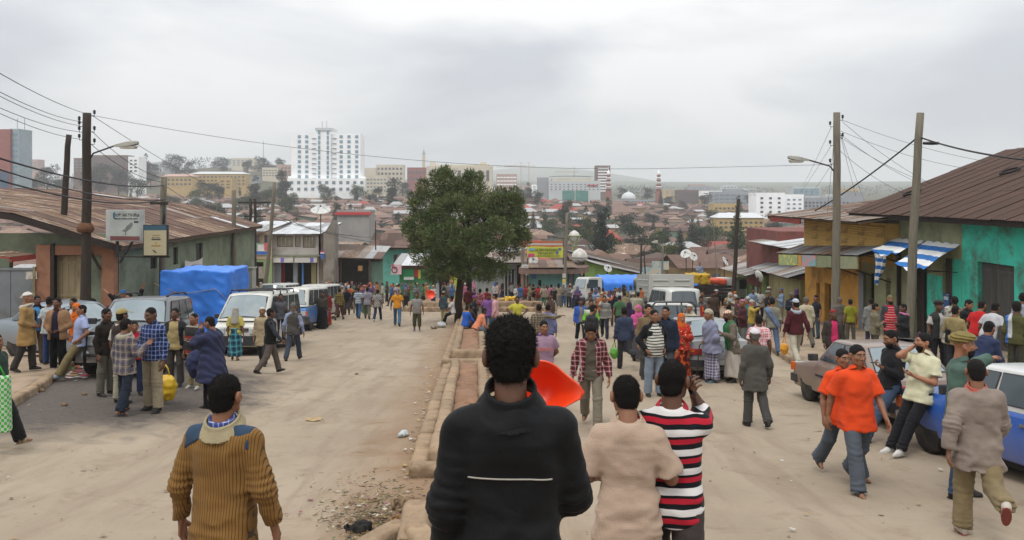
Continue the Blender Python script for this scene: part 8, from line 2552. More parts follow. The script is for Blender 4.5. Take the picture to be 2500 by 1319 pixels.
def skirt(m,**k):return dict(dict(kind='skirt',mat=m,name='skirt'),**k)
def robe(m,**k):return dict(dict(kind='robe',mat=m,top=.30,hem_z=.14,flare=.10,fit=.03,name='robe'),**k)
def shawl(m,**k):return dict(dict(kind='shawl',mat=m,name='shawl'),**k)
NP=[0]
def solve_y(px,hy,H,lift):
 lo,hi=3.0,120.0
 for _ in range(50):
  m=(lo+hi)/2
  if pyof(gzf(wx(px,m),m)+lift+H,m)>hy:lo=m
  else:hi=m
 return (lo+hi)/2
def lift_at(x,y):
 if x<LK(y)-.12 and 11.5<y<62:return .15
 if x>RK(y)+.12 and 8<y<66:return .17
 return 0.0
def PP(px,ty_,face,label,tops,bot,H=1.72,d=None,hw=None,group=None,**p):
 """px, hy: where the top of the head is seen; face: 0 looks away from the camera, 90 to the right, 180 towards it"""
 NP[0]+=1;seed=NP[0]
 p.pop('Hh',None);lf=p.pop('lift',None);q_=p.pop('fixh',False)
 tl_=float(skeleton(p)['head'][2])+.118  # how high the head reaches in this pose for a 1.72 m person
 y=d if d is not None else solve_y(px,ty_,tl_*H/1.72,0.0 if lf is None else lf)
 for _ in range(2):
  x=wx(px,y);l_=lift_at(x,y)if lf is None else lf
  if d is None:y=solve_y(px,ty_,tl_*H/1.72,l_)
 if d is not None and not q_:  # fine-tune the height so that the head is where the photo has it
  H=min(max((-(ty_-HPX)/FPX*y-gzf(wx(px,y),y)-l_)/tl_*1.72,H*.93),H*1.08)
 x=wx(px,y)
 res=p.pop('res','hero' if y<7 else 'mid' if y<17 else 'far' if y<31 else 'crowd')
 p=dict(p,tops=tops,bot=bot)
 if hw:p['wear']=hw
 fig,J=build_figure(p,seed,res)
 root=place_figure(fig,label,(x,y,gzf(x,y)+l_),face,H,group)
 s=H/1.72;M4=Matrix.Translation(root.location)@Matrix.Rotation(-R(face),4,'Z')
 def world(v):return M4@Vector(np.asarray(v)*s)
 return root,J,world
S=dict
BLACKJ=C('#1b1c20')
# ---- the four men close by, seen from behind
blk=cloth('windcheater','#0b0c0e',rough=.7)
r_,J_,W_=PP(1247,792,2,'man in black windcheater with pale piping, big short afro, walking away by the median',[
dict(mat=blk,fit=.028,hem=-.26,flare=.02,wide=1.0,wr=.008,name='jacket',collar=True,ch=.075,cr=.084,cg=.5)],
pants('#26262a'),H=1.81,d=3.1,legs='step',L='hang',R=((.05,.05,-.28),(.0,.26,-.32)),hair='afro',skin=2,sw=.176)
SC_=(W_((0,0,1.0))-W_((0,0,0))).length
f_=top_sdf(J_,dict(fit=.028,hem=-.26,flare=.02,wide=1.0,wr=.008),1)[0]
def surf(u,w_):  # outermost point of the jacket's back at width u and height w_
 v=np.linspace(-.40,-.03,300);P=np.array([J_['T']((u,vv,w_))for vv in v]);k=int(np.argmax(f_(P)<0));return P[k]-J_['Rt']@np.array((0,.002,0))
mb=MB();mb.tube([surf(u,.262-.25*abs(u)**2)*SC_ for u in np.linspace(-.15,.15,40)],.0032,6);mb.build('piping',M('piping_grey','#9a958c',.8,.1),r_)
rib=cloth('rib_sweater','#7a5a30',('vrib','#4d3719',.0155))
sw_=dict(mat=rib,fit=.024,hem=-.24,flare=.01,wr=.009,wide=1.0)
PP(546,918,8,'man in ribbed brown pullover with blue shoulder patches and plaid shirt collar walking away',[
dict(sw_,name='pullover',collar=M('collar_beige','#8f8467',.9,.12,12,.3,60),ch=.058,cr=.090,cg=.9),
*[dict(sw_,mat=C('#2e3f52'),name='shoulder_patch',clip=lambda q,k=k:np.maximum(np.maximum(.452-q[:,2]-.62*(k*q[:,0]-.08),k*q[:,0]-.200),.066-k*q[:,0]),off=.004)for k in (-1,1)],
dict(mat=cloth('plaid_blue_collar','#4a5690',('plaid','#2f3a70','#b9bdd0',.03)),slv='none',fit=.006,hem=.1,name='shirt',collar=True,ch=.075,cr=.066,cg=.3)],
pants('#4a4238'),H=1.68,d=4.65,legs='step',L='hang2',R='hang2',hair='short',skin=1,hy=-6)
chk=cloth('micro_check','#a6917f',('plaid','#9c8775','#b09c8c',.009))
PP(1533,925,6,'man in pinkish beige fine-checked short-sleeved shirt, close-cropped hair, walking away',[sshirt(chk,fit=.026,hem=-.24,wr=.010,sl=.85,ch=.045,cr=.076,wide=1.0)],
jeans('#4c5c70'),H=1.70,d=4.95,legs='stand',L=((.10,.02,-.27),(.02,.22,-.34)),R=((.10,.02,-.27),(.02,.22,-.34)),hair='short',skin=1,hy=8,hp=14)
strp=cloth('red_white_stripe','#a02030',('hstripe',[(0,'#a31d2e'),(.26,'#131318'),(.40,'#c9c6c4'),(.74,'#131318'),(.86,'#131318')],.118))
r_,J_,W_=PP(1640,880,12,'man in red, white and black striped T-shirt talking on a red phone, walking away',[tee(strp,fit=.014,hem=-.16,wr=.007,collar=C('#a02838'),ch=.03,cr=.068,cg=0)],
pants('#3a3331',fit=.028),H=1.72,d=5.05,legs='walk',L='hang',R='ear',handR='phone',thumbR=(-.6,.2,.6),hair='buzz',skin=2,hy=-14)
ph=W_(J_[('wr',1)]+(J_[('wr',1)]-J_[('el',1)])*.32)
t=thing('mobile_phone','red and black phone held at the ear by the striped-shirt man','phone',ph,R(20));mb=MB();mb.box((0,0,.02),(.022,.05,.11),Matrix.Rotation(R(-20),3,'X'));mb.build('case',M('phone_black','#18181a',.3,.1),t,bevel=.004);mb=MB();mb.box((.013,0,.02),(.004,.035,.06),Matrix.Rotation(R(-20),3,'X'));mb.build('red_panel',M('phone_red','#c42430',.3,.1),t)
# orange jug in front of the black jacket
t=thing('plastic_jug','bright orange wide plastic jug with pouring lip held before the black jacket','jug',at(1322,978,3.6),R(-15));t.scale=(1.3,1.3,1.3)
ORG=M('orange_plastic','#e0421a',.35,.06,3,spec=.5)
mb=MB();n=28;prof=[(.001,-.091),(.030,-.09),(.055,-.05),(.080,.0),(.094,.05),(.097,.055),(.090,.05),(.076,.0),(.05,-.045),(.028,-.065),(.001,-.066)]
vs=[]
for r0,z0 in prof:
 for j in range(n):
  a=2*PI*j/n;lipf=max(0,math.cos(a-.2))**10*max(0,(z0+.02)/.07)*.055;vs.append(((r0+lipf)*math.cos(a),(r0+lipf*.2)*math.sin(a),z0+lipf*.25))
mb._add(vs,[(i*n+j,i*n+(j+1)%n,(i+1)*n+(j+1)%n,(i+1)*n+j)for i in range(len(prof)-1)for j in range(n)],0,True)
o=mb.build('body',ORG,t);o.rotation_euler=(R(68),R(10),0);o.location=(0,0,.03)

# ---- right foreground
for px,hy,d,lab,arms in ((2092,842,10.15,'man in orange polo and grey jeans striding with a frown beside the taxi',S(L='fwd',R='back')),(2056,852,10.85,'second man in orange polo half hidden behind the striding one',S(L='hang',R='hang2'))):
 PP(px,hy,172,lab,[sshirt(C('#c8421a'),hem=-.20,fit=.030,sl=.85,wr=.009)],jeans('#4a5058',fit=.022,flare=.02),H=1.74,d=d,legs='walk2' if d<10.5 else 'walk',hair='short',skin=1,shoe=('sandal','#2a211b'),splay=.07,**arms)
r_,J_,W_=PP(2172,800,262,'man in black shirt and jeans reading his phone, leaning on the blue taxi',[shirt(C('#1a1a1d'),hem=-.14)],jeans('#3c4c62'),H=1.76,d=13.2,legs='lean',lean=-8,L='read',R='hang',handL='phone',hair='receding',beard=True,hp=18,skin=1,Hh=1.62)
t=thing('mobile_phone','small dark phone in the hand of the man in black shirt','phone',W_(J_[('wr',-1)]+(J_[('wr',-1)]-J_[('el',-1)])*.5),R(262));mb=MB();mb.box((0,0,.02),(.05,.11,.014));mb.build('case',M('phone_black','#18181a'),t,bevel=.003)
PP(2246,815,248,'man in cream short-sleeved shirt and black trousers phoning, propped on the blue taxi bonnet',[sshirt(C('#b9b699'),hem=-.16)],pants('#17171a'),H=1.78,d=12.4,legs=(38,6,30,2),lean=-10,foot={-1:0,1:0},L='fold',R='ear',handR='phone',thumbR=(-.6,.2,.6),hair='short',beard=True,skin=3,shoe=('shoe','#b5b2ac','#a8a49c'),hy=-30,Hh=1.6)
PP(2348,815,125,'man in teal jacket and olive turban stretching his arm over the taxi roof',[inner(C('#141416')),jacket(C('#43584f'),.075,hem=-.17,fit=.038)],jeans('#34455c'),H=1.80,d=9.75,legs='stand',L=((.27,.10,-.02),(.52,.22,.02)),R='hang',hair=None,beard=True,skin=3,hw=[('turban',C('#6f6238'))],hy=20,shoe=('shoe','#1d1a17'))
PP(2384,878,18,'youth in loose taupe jacket and khaki trousers walking away past the taxi',[jacket(C('#7d7168'),0,fit=.045,hem=-.27,flare=.05,wr=.013,collar=C('#a8564a'),ch=.05)],pants('#75674c',fit=.030),H=1.66,d=8.15,legs='kick',L='back',R='fwd',hair='short',skin=1,shoe=('shoe','#a39c90','#7a3a34'))
# ---- centre right
PP(1443,790,188,'man in open red plaid shirt over grey T-shirt walking with head bowed',[inner(C('#4c463d'),hem=-.14,fit=.012),jacket(cloth('red_plaid','#7c2a2c',('plaid','#1c1a22','#a8a0a0',.085)),.085,fit=.026,hem=-.18,wr=.011)],pants('#6f675a',fit=.020),H=1.76,d=14.3,legs='walk',L='hang2',R='hang2',hair='flat',hp=26,skin=1,shoe=('sandal','#3a2a20'))
r_,J_,W_=PP(1327,783,175,'smiling man in mauve polo with orange lettering behind the orange jug',[sshirt(C('#8c7284'),hem=-.10,collar=C('#7c4a86'))],jeans('#3c3a34'),H=1.75,legs='stand',L='behind',R='behind',hair='short',skin=1,hy=8)
lettering('BAD BOY',.085,M('lettering_orange','#c8582a',.7,.05),r_,(0.0,.168,1.24),(R(84),0,R(180)),xs=.95)
PP(1597,756,164,'smiling man in black zip jacket over black-and-white striped shirt and pale jeans',[inner(cloth('bw_stripe','#bbb',('hstripe',[(0,'#b9b8ae'),(.62,'#24242a')],.062)),hem=-.14,fit=.014,belly=.05),jacket(C('#17171b'),.095,hem=-.15)],jeans('#707b87',fit=.026),H=1.76,d=17.8,legs='stand',L='pocket',R='pocket',hair='receding',skin=1)
PP(1626,748,205,'man in navy tracksuit top covering his mouth with his hand',[jacket(C('#1c2434'))],pants('#43464c'),H=1.78,d=19.0,legs='stand',L='hang',R='mouth',hair='buzz',skin=1)
PP(1582,743,172,'man in khaki-brown shirt jacket standing behind the black zip jacket',[inner(C('#6b5f4c')),jacket(C('#6a5a42'),.02)],pants('#3f3c3a'),H=1.74,d=20.6,legs='stand',hair='crop',skin=3)
PP(1663,765,172,'woman in flowing red and orange dress with orange headscarf',[shawl(cloth('red_spot_veil','#a82a1c',('spot','#d8a080',16,.62)),hem=-.16,fit=.04)],skirt(cloth('orange_flower','#b04a1c',('spot','#4a1614',6,.5)),flare=.09,hem_z=.06),H=1.66,d=20.4,legs='stand',L='fold',R='clasp',hair=None,hw=[('hijab',C('#b8561c'))],skin=3)
PP(1684,743,215,'old man in cream tunic and white cap touching his chin',[shirt(C('#a59c88'),hem=-.3,flare=.05)],pants('#8a8374'),H=1.70,d=25.2,legs='stand',R='mouth',hair=None,hw=[('kufi',C('#b9b6ac'))],skin=1)
PP(1737,756,262,'old woman in lavender-grey shawl and checked wrap leaning on a cane',[shawl(C('#75788c'),hem=-.22,fit=.06,flare=.12)],skirt(cloth('check_wrap','#8d8a9a',('plaid','#2a2740','#b5b2c4',.07)),flare=.04,hem_z=.10),H=1.64,d=20.0,legs='stand',L='clasp',R='clasp',lean=6,hair=None,hw=[('wrap',C('#9a9280'))],shoe=('shoe','#3f5560','#a8a8a4'),skin=1)
t=thing('walking_cane','thin dark walking cane held by the woman in lavender shawl','cane',(wx(1700,19.7),19.7,gzf(wx(1700,19.7),19.7)));mb=MB();mb.tube([(0,0,0),(.04,.03,.5),(.10,.1,.92),(.17,.12,.95)],.014,6);mb.build('shaft',TIMB_D,t)
PP(1788,758,268,'bearded man with green scarf, white robe and orange patterned cap',[jacket(C('#5f584c'),.03,hem=-.26,fit=.034),dict(shawl(C('#27633a'),hem=-.05,fit=.046),clip=None)if False else dict(mat=C('#27633a'),slv='none',fit=.046,hem=-.14,name='scarf',clip=lambda q:np.maximum(np.abs(np.abs(q[:,0])-.085)-.06,-q[:,1]-.09),off=.012)],skirt(C('#a49c92'),flare=.06,hem_z=.14),H=1.72,d=20.0,legs='stand',lean=7,L='gest',R='hang',hair=None,hw=[('kufi',cloth('cap_orange','#9c6a4a',('spot','#c9b8a8',30,.5)))],beard=True,skin=2,hp=10)
PP(1843,803,-4,'old man in grey suit and white skullcap walking away',[coat(C('#4a4843'),hem=-.30,flare=.04)],pants('#3f3e3b',fit=.022),H=1.74,d=14.4,legs=(4,4,-10,26),L='hang',R='hang2',hair='grey',hw=[('kufi',C('#bcb8bc'))],skin=2)
PP(1853,768,5,'man in red and white checked shirt with back turned beyond the grey suit',[sshirt(cloth('red_check','#b03040',('plaid','#c9bcbc','#d8d0d0',.11)))],pants('#3b3b40'),H=1.72,d=18.4,legs='stand',hair='short',skin=2)
PP(1885,720,8,'man in grey shirt with a blue bag across his back',[tee(C('#77756a'),slv='roll'),dict(mat=C('#5a6a84'),slv='none',fit=.05,hem=-.06,name='sling_bag',clip=lambda q:np.maximum(np.abs(q[:,0]+q[:,2]*.7-.15)-.085,q[:,1]+.02),off=.02)],jeans('#44546c'),H=1.74,d=26.5,legs='walk',hair='short')
r_,J_,W_=PP(1943,729,-8,'man in burgundy hooded jacket and white cap walking away in pale trousers',[jacket(C('#451a20'),hem=-.12)],pants('#a8a291',fit=.02),H=1.78,d=23.8,legs='walk2',L='hang2',R='back',hair='short',hw=[('cap',C('#a3a7b0')),('hood',C('#8f959c'))],skin=1)
def bag(label,p,hx,w_=.3,h=.38,name='shopping_bag',seed=1,mat=None):
 t=thing(name,label,'bag',(p[0],p[1],p[2]-h-.1));
 V,F=sdf_mesh(lambda P:ell(P,(0,0,h*.42),(w_*.5,w_*.34,h*.46))+.018*vnoise(P*14+seed)+.02*np.abs(vnoise(P*9+seed)),(-w_*.7,-w_*.6,-.06),(w_*.7,w_*.6,h*1.05),.022)
 link('sack',np_mesh('sack',V,F),mat or M('plastic_'+hx,hx,.4,.12,5,.4,20,spec=.5),t)
 mb=MB()
 for s in (-1,1):mb.tube([(s*w_*.18,0,h*.8),(s*w_*.10,0,h*1.05),(0,0,h+.1)],.012,5)
 mb.build('handles',mat or M('plastic_'+hx,hx),t);return t
bag('bright yellow and red carrier bag carried by the burgundy jacket',W_(J_[('wr',-1)]+np.array((0,0,-.1))),'#c88a1c',.26,.42)
PP(1968,725,4,'grey-haired man in cream jacket walking away',[coat(C('#a39a82'),hem=-.26)],pants('#55524a'),H=1.78,d=27.5,legs='walk',hair='grey')
PP(1992,725,250,'youth in dark printed T-shirt standing by the ochre doorway',[tee(C('#1e2128'))],jeans('#35414f'),H=1.74,d=31,legs='contra',hair='short')
PP(2034,756,180,'man in red cap and glasses wearing brown jacket over pink shirt',[inner(C('#b02c58'),collar=True),jacket(C('#37302c'),.085)],pants('#35322f'),H=1.74,d=21.3,legs='stand',hair=None,hw=[('kufi',C('#7a2428'))],skin=2)
PP(2050,736,2,'man in plain grey shirt behind the crooked pole',[shirt(C('#57534d'))],pants('#3a3835'),H=1.72,d=29,legs='stand',hair='grey')
PP(2076,742,5,'boy in yellow-green shirt at the shop door',[tee(C('#77781f'))],pants('#4a463e'),H=1.66,d=28.6,legs='stand',hair='short')
PP(2136,743,95,'man in olive-grey field jacket looking right over the sedan roof',[jacket(C('#696250'))],pants('#45423a'),H=1.74,d=23.2,legs='stand',L='fold',R='fold',hair='short',skin=3)
PP(2127,728,10,'man in pale grey jacket with back turned by the olive wall',[coat(C('#6f706c'))],pants('#30324a'),H=1.76,d=26.8,legs='stand',hair='short')
PP(2173,722,186,'bearded man in long red striped shirt and knitted cap',[inner(cloth('red_stripe2','#a82a34',('hstripe',[(0,'#a3222e'),(.84,'#b9a8a4')],.075)),hem=-.28,belly=.05),jacket(C('#3c3a40'),.11)],pants('#2c2a2a'),H=1.78,d=25.6,legs='stand',hair=None,beard=True,hw=[('beanie',C('#6a5c3e'))],skin=1)
PP(2206,742,268,'person in pink headscarf and black leather jacket',[jacket(C('#1d1f20'))],pants('#2c2c30'),H=1.70,d=22.3,legs='stand',L='read',R='fold',hair='short',hw=[('hood',C('#b0688c'))])
bag('purple and pink bundle bag by the leather jacket',(wx(2245,21.6),21.6,gzf(wx(2245,21.6),21.6)+1.12),'#5a2a5c',.42,.4,'cloth_bag',3)
PP(2291,735,172,'man in grey vest with white sleeves and dark headwrap',[tee(C('#a9a6a2')),vest(C('#2c2d2c'),.05)],pants('#23232a'),H=1.76,d=20.6,legs='stand',L='hang',R='hang',hair=None,hw=[('turban',C('#241a1a'))],skin=2)
PP(2316,748,100,'person in speckled headscarf and pale jacket holding papers',[jacket(cloth('pale_camo','#857d6c',('spot','#a8a396',12,.5)))],pants('#26262a'),H=1.70,d=20.2,legs='stand',L='read',R='fold',hair=None,hw=[('hijab',cloth('speckle_scarf','#77736a',('spot','#aaa69c',26,.5)))],skin=2)
PP(2332,747,55,'youth in beige jacket with black shoulder bag',[jacket(C('#857752')),dict(mat=C('#17171a'),slv='none',fit=.05,hem=-.1,name='shoulder_bag',clip=lambda q:np.maximum(np.abs(q[:,0]+.12)-.07,np.abs(q[:,2]-.05)-.16),off=.02)],pants('#2a2a30'),H=1.70,d=19.6,legs='stand',L='gest',R='fold',hair='short',skin=1)
PP(2331,724,10,'tall man with round hair behind the speckled headscarf',[shirt(C('#6f6658'))],pants('#3a3a3c'),H=1.80,d=23.6,legs='stand',hair='crop',skin=2)
PP(2361,732,150,'thin-faced man in black collar looking down beside the red T-shirt',[jacket(C('#1e1d1f'))],pants('#2c2c2c'),H=1.76,d=22.4,legs='stand',hp=14,hair='crop',skin=3)
PP(2383,736,58,'man in bright red T-shirt bending forward over tyres',[tee(C('#a81e20'))],pants('#26262a'),H=1.76,d=20.6,legs='bend',lean=24,L='gest',R='gest',hair='buzz',skin=1,Hh=1.66)
PP(2412,741,62,'man in white T-shirt leaning over the big truck tyre',[tee(C('#a9a9ac'))],pants('#1d1d20'),H=1.76,d=20.0,legs='bend',lean=28,L='gest',R='gest',hair='short',skin=2,Hh=1.64)
PP(2388,788,62,'man in dark blue top crouched forward behind the olive turban',[shirt(C('#27304a'))],pants('#3a424c'),H=1.72,d=14.9,legs='bend',lean=30,L='knee',R='knee',hair='short',skin=1,Hh=1.56)
r_,J_,W_=PP(2482,738,48,'man in olive shirt with white towel and blue cloth over his shoulder',[shirt(C('#4a4a2c')),dict(mat=C('#aeb0b4'),slv='none',fit=.03,hem=-.0,name='towel',clip=lambda q:np.maximum(np.abs(q[:,0]+.10)-.05,-.0+q[:,1]*0-1),off=.012),dict(mat=C('#3a64a0'),slv='none',fit=.03,hem=-.12,name='blue_cloth',clip=lambda q:np.maximum(np.abs(q[:,0]+.165)-.045,q[:,1]*0-1),off=.010)],pants('#3a3a2c'),H=1.76,d=19.0,legs='stand',hair='afro',skin=2)
PP(2497,715,40,'man partly seen behind the olive shirt at the teal wall',[shirt(C('#8f94a0'))],pants('#33333a'),H=1.80,d=22.5,legs='stand',hair='short')
# ---- centre
PP(1446,744,62,'man in black leather jacket turning away behind the plaid shirt',[jacket(cloth('leather','#1c1e1f',rough=.45))],jeans('#2c3340'),H=1.74,d=22.4,legs='stand',hair='short',hp=10)
PP(1418,730,178,'youth in blue and grey sports jacket walking up the street',[inner(C('#6f6a64')),jacket(C('#2f4f9a'),.07)],pants('#16202a'),H=1.68,legs='walk',hair='short',shoe=('shoe','#8f97a0','#b0b0b0'))
PP(1443,732,182,'youth in bright green and white sports top behind the leather jacket',[jacket(cloth('green_sport','#5c9a34',('hstripe',[(0,'#6fae3c'),(.5,'#aab5a0'),(.75,'#26282a')],.5)))],pants('#1d1d20'),H=1.70,d=28.5,legs='walk2',hair='short')
PP(1476,722,192,'man in grey striped sweater raising a hand to his head',[sweater(cloth('grey_sweater','#6c6a66',('hstripe',[(0,'#6c6a66'),(.7,'#8a8880')],.3)))],pants('#1f2230'),H=1.74,legs='walk',R='ear',L='hang',hair='short')
r_,J_,W_=PP(1524,750,-6,'man in navy jacket walking away with a green plastic bag',[jacket(C('#323a4e'))],pants('#2a2b2c',fit=.02),H=1.72,d=22.8,legs='kick',L='carry',R='hang',hair='crop',skin=2)
bag('light green plastic bag carried by the man in navy jacket',W_(J_[('wr',-1)]+np.array((-.02,0,-.08))),'#5c9a3c',.26,.38)
PP(1559,745,192,'woman in pink headscarf and blouse',[shirt(C('#b04a7c'))],skirt(C('#46444a'),hem_z=.08),H=1.66,d=24.8,legs='stand',L='fold',R='fold',hair=None,hw=[('hijab',C('#b5507f'))],skin=3)
PP(1536,738,20,'woman in dark purple veil and gown with back turned',[shawl(C('#2a1a34'),hem=-.2)],skirt(C('#221a2a'),hem_z=.05),H=1.66,d=27.5,legs='stand',hair=None,hw=[('veil',C('#2a1a34'))])
PP(1263,723,180,'man in yellow T-shirt standing with hands on hips',[tee(cloth('yellow_band','#a8a03c',('hstripe',[(0,'#a8a03c'),(.952,'#45452c')],.95)))],pants('#8f8562'),H=1.74,legs='stand',L='akimbo',R='akimbo',hair='short')
PP(1316,742,-4,'man in checked jacket with back turned, arm round a companion',[jacket(cloth('brown_check','#6f6250',('plaid','#3a3430','#8f8676',.07)))],jeans('#3b5270'),H=1.72,d=24.4,legs='stand',R='side',hair='short')
PP(1338,742,6,'companion in lilac-blue shirt under the checked arm',[shirt(C('#676a8c'))],jeans('#44516a'),H=1.66,d=24.9,legs='stand',hair='short')
PP(1345,717,205,'man in brown slipover and pale sleeves striding across the road',[shirt(C('#8a7c6c')),vest(C('#453630'))],pants('#857a66'),H=1.76,legs='stride',L='hang',R='hang2',hair='short')
# ---- on and around the median
SEATZ=.42
PP(1163,756,62,'seated man in peach shirt and faded jeans bent over his knees',[shirt(C('#bd7456'))],jeans('#5f6c7a',fit=.022),H=1.76,d=30.6,legs=(78,78,70,74),lean=34,L='knee',R='knee',hair='short',skin=2,lift=.0)
PP(1136,752,40,'seated youth in bright blue jacket with yellow collar',[jacket(C('#254f9c'),collar=C('#c89a2c'))],pants('#2a2c33'),H=1.70,d=33.5,legs='sit',lean=12,L='knee',R='knee',hair='short',lift=.0)
PP(1149,752,60,'youth with short beard sitting between the blue jacket and peach shirt',[jacket(C('#2c2620'))],pants('#2a2c33'),H=1.70,d=34.4,legs='sit',lean=6,L='knee',R='knee',hair='short',beard=True,lift=.0)
PP(1158,722,75,'person in purple beret and black jacket standing by the tree',[jacket(C('#151517'))],pants('#2a2a2e'),H=1.72,d=36,legs='stand',L='fold',R='fold',hair=None,hw=[('beanie',C('#6a3576'))])
PP(1192,717,170,'man in lilac polo with one arm behind him',[sshirt(C('#6f4a80'),hem=-.2)],jeans('#4c607a'),H=1.78,d=35.5,legs='stand',R='behind',hair='short',hp=12,skin=2)
PP(1209,717,285,'man in red and white checked shirt facing the lilac polo',[shirt(cloth('rw_check','#a03840',('plaid','#c4a8a8','#d0c0c0',.06)),hem=-.2)],jeans('#5c6c80'),H=1.78,d=34.5,legs='stand',L='hang',hair='short',skin=1)
PP(1172,705,0,'person with red patterned backpack walking away',[tee(C('#77443f')),dict(mat=cloth('backpack_red','#a03c4c',('spot','#c9a0a4',14,.5)),slv='none',fit=.05,hem=.02,name='backpack',clip=lambda q:q[:,1]+.05,off=.05)],pants('#8f8a84'),H=1.74,d=45,legs='walk',hair='short')
PP(1189,703,4,'man in bright red T-shirt beyond the lilac polo',[tee(C('#b01e22'))],pants('#3c3c44'),H=1.76,d=46.5,legs='stand',hair='short')
PP(1143,700,10,'man in maroon jersey beyond the tree trunk',[sweater(C('#4a1c1c'))],pants('#43433c'),H=1.74,d=48,legs='walk',hair='short')
PP(1106,738,285,'man in white shirt sitting on the median kerb with outstretched legs',[tee(C('#a9a6a2'))],pants('#15161a'),H=1.72,d=40.5,legs=(62,40,70,52),lean=8,L='knee',R='knee',hair='short',shoe=('shoe','#b0b0b0','#b0b0b0'),lift=.05)
PP(1083,711,35,'man in dark teal jacket and pale cap standing beside the kerb',[jacket(C('#37464a'))],pants('#8f8a66'),H=1.76,d=41.5,legs='stand',hair='short',hw=[('cap',C('#a9a69c'))])
# ---- left carriageway
PP(970,704,-3,'man in orange-yellow T-shirt and lilac head wrap walking away',[tee(C('#b87a20'))],jeans('#3c5a70'),H=1.76,d=40.2,legs='walk',L='hang2',R='hang2',hair=None,hw=[('wrap',C('#77708a'))],res='far')
PP(1018,714,180,'man in grey T-shirt and olive knee shorts walking uphill',[tee(C('#77746f'),hem=-.16,belly=.03)],S(mat=C('#3c3d2a'),cut=.85,fit=.03,name='shorts'),H=1.76,d=36.8,legs='stand',L='hang2',R='hang2',hair='buzz',skin=2,shoe=('shoe','#5a5866'),res='far')
PP(922,707,4,'man in black and white chequered shirt and dark jeans walking away',[sshirt(cloth('bw_check','#aaa8a4',('check','#1c1c22',.10)))],jeans('#202c44'),H=1.70,legs='walk2',hair='short',shoe=('shoe','#a8b0b4'),d=44,res='far')
PP(897,701,-6,'man in pale lilac-grey shirt and grey trousers walking away',[sshirt(C('#7c7a84'))],pants('#57544a'),H=1.76,legs='walk',hair='short',d=46,res='far')
PP(875,702,3,'man in white and blue striped T-shirt and jeans walking away',[tee(cloth('wb_stripe','#9aa4ae',('hstripe',[(0,'#a3a8aa'),(.6,'#55708a')],.10)))],jeans('#33506a'),H=1.74,legs='walk',hair='short',d=46.5,res='far')
PP(829,704,5,'man in brown and yellow plaid shirt and short trousers by the crowd',[shirt(cloth('brown_plaid','#6a5a2c',('plaid','#33301c','#8f7f4a',.10)))],S(mat=C('#4c2f2c'),cut=.8,fit=.03,name='shorts'),H=1.72,legs='walk2',hair='short',d=45,res='far')
PP(787,712,170,'woman in long black gown beside the minibus',[shirt(C('#3a3630'))],skirt(C('#17171a'),hem_z=.05,flare=.1),H=1.72,legs='stand',hair='short',d=38.2,res='far')
PP(797,708,185,'woman in red and yellow patterned dress by the minibus',[shirt(C('#7a2420'))],skirt(cloth('red_yellow','#8a2420',('spot','#b08a2c',8,.58)),hem_z=.06),H=1.66,legs='stand',hair=None,hw=[('hijab',C('#5a2a24'))],d=40.5,res='far')
# ---- left side
r_,J_,W_=PP(575,779,-4,'woman in pale yellow blouse, grey-white headscarf and teal plaid wrap',[sshirt(C('#a89a52'),slv='short',sl=.9,hem=-.12,collar=False)],skirt(cloth('teal_plaid','#2c6470',('plaid','#101c2c','#5c98a4',.16)),hem_z=.16,flare=.05),H=1.60,d=23.2,legs='step',L='hang',R='hang',hair=None,hw=[('veil',C('#8f8c82'))],shoe=('sandal','#1c1816'))
PP(641,762,176,'man in beige tunic and white cap facing the black vest',[shirt(C('#94856a'),hem=-.34,flare=.05)],pants('#2a2c34'),H=1.68,d=21.8,legs='walk',hair=None,hw=[('kufi',C('#aaa49c'))],skin=1)
PP(660,757,62,'man in black padded vest with grey sleeves striding to the right',[shirt(C('#33363c')),vest(C('#101012'))],pants('#554c46',fit=.02),H=1.76,d=20.3,legs='walk',L='hang',R='fwd',hair='crop',skin=2)
PP(716,740,0,'man in grey quilted vest, pale blue sleeves and grey head wrap walking away',[shirt(C('#7d86a0')),vest(C('#45423f'))],pants('#363c48',fit=.016),H=1.76,d=24.0,legs='walk2',L='hang2',R='hang2',hair=None,hw=[('wrap',C('#55514c'))])
PP(685,722,150,'conductor with open collar leaning out of the van door',[shirt(C('#4a4a50'))],jeans('#262c38'),H=1.74,d=27.6,legs='stand',L='read',R='hang',hair='buzz',lift=.32)
PP(517,773,285,'bald man wrapped in a long navy cape with hand to his mouth',[shawl(C('#2b2f48'),hem=-.42,fit=.06,flare=.10)],pants('#131315'),H=1.74,d=15.5,legs='stand',L='mouth',R='hang',hair='buzz',skin=1,hp=10)
bag('big navy cloth sack hanging from the arm of the navy cape',(wx(478,15.9),15.9,gzf(wx(478,15.9),15.9)+1.18),'#2e3350',.42,.62,'cloth_sack',5,C('#2e3350'))
PP(474,765,195,'man with striped blanket and pale trousers behind the navy cape',[jacket(cloth('blanket_stripe','#3a3836',('hstripe',[(0,'#2a2828'),(.3,'#8f887c'),(.5,'#7a2c2a'),(.7,'#2a2828')],.3)))],pants('#857a5c'),H=1.68,d=17.2,legs='stand',L='fold',hair='buzz',shoe=('shoe','#9a9890'))
PP(428,757,178,'smiling man in beige jumper and pink collar under a dark jacket',[shirt(C('#b08a88'),slv='none',fit=.004),sweater(C('#95855c'),slv='none',fit=.018,hem=-.14),jacket(C('#232429'),.105,hem=-.16,collar=False)],pants('#3c3836',fit=.02),H=1.74,d=17.3,legs='stand',L=((.20,.06,-.2),(.30,.15,-.40)),R='hang',hair='receding',skin=2)
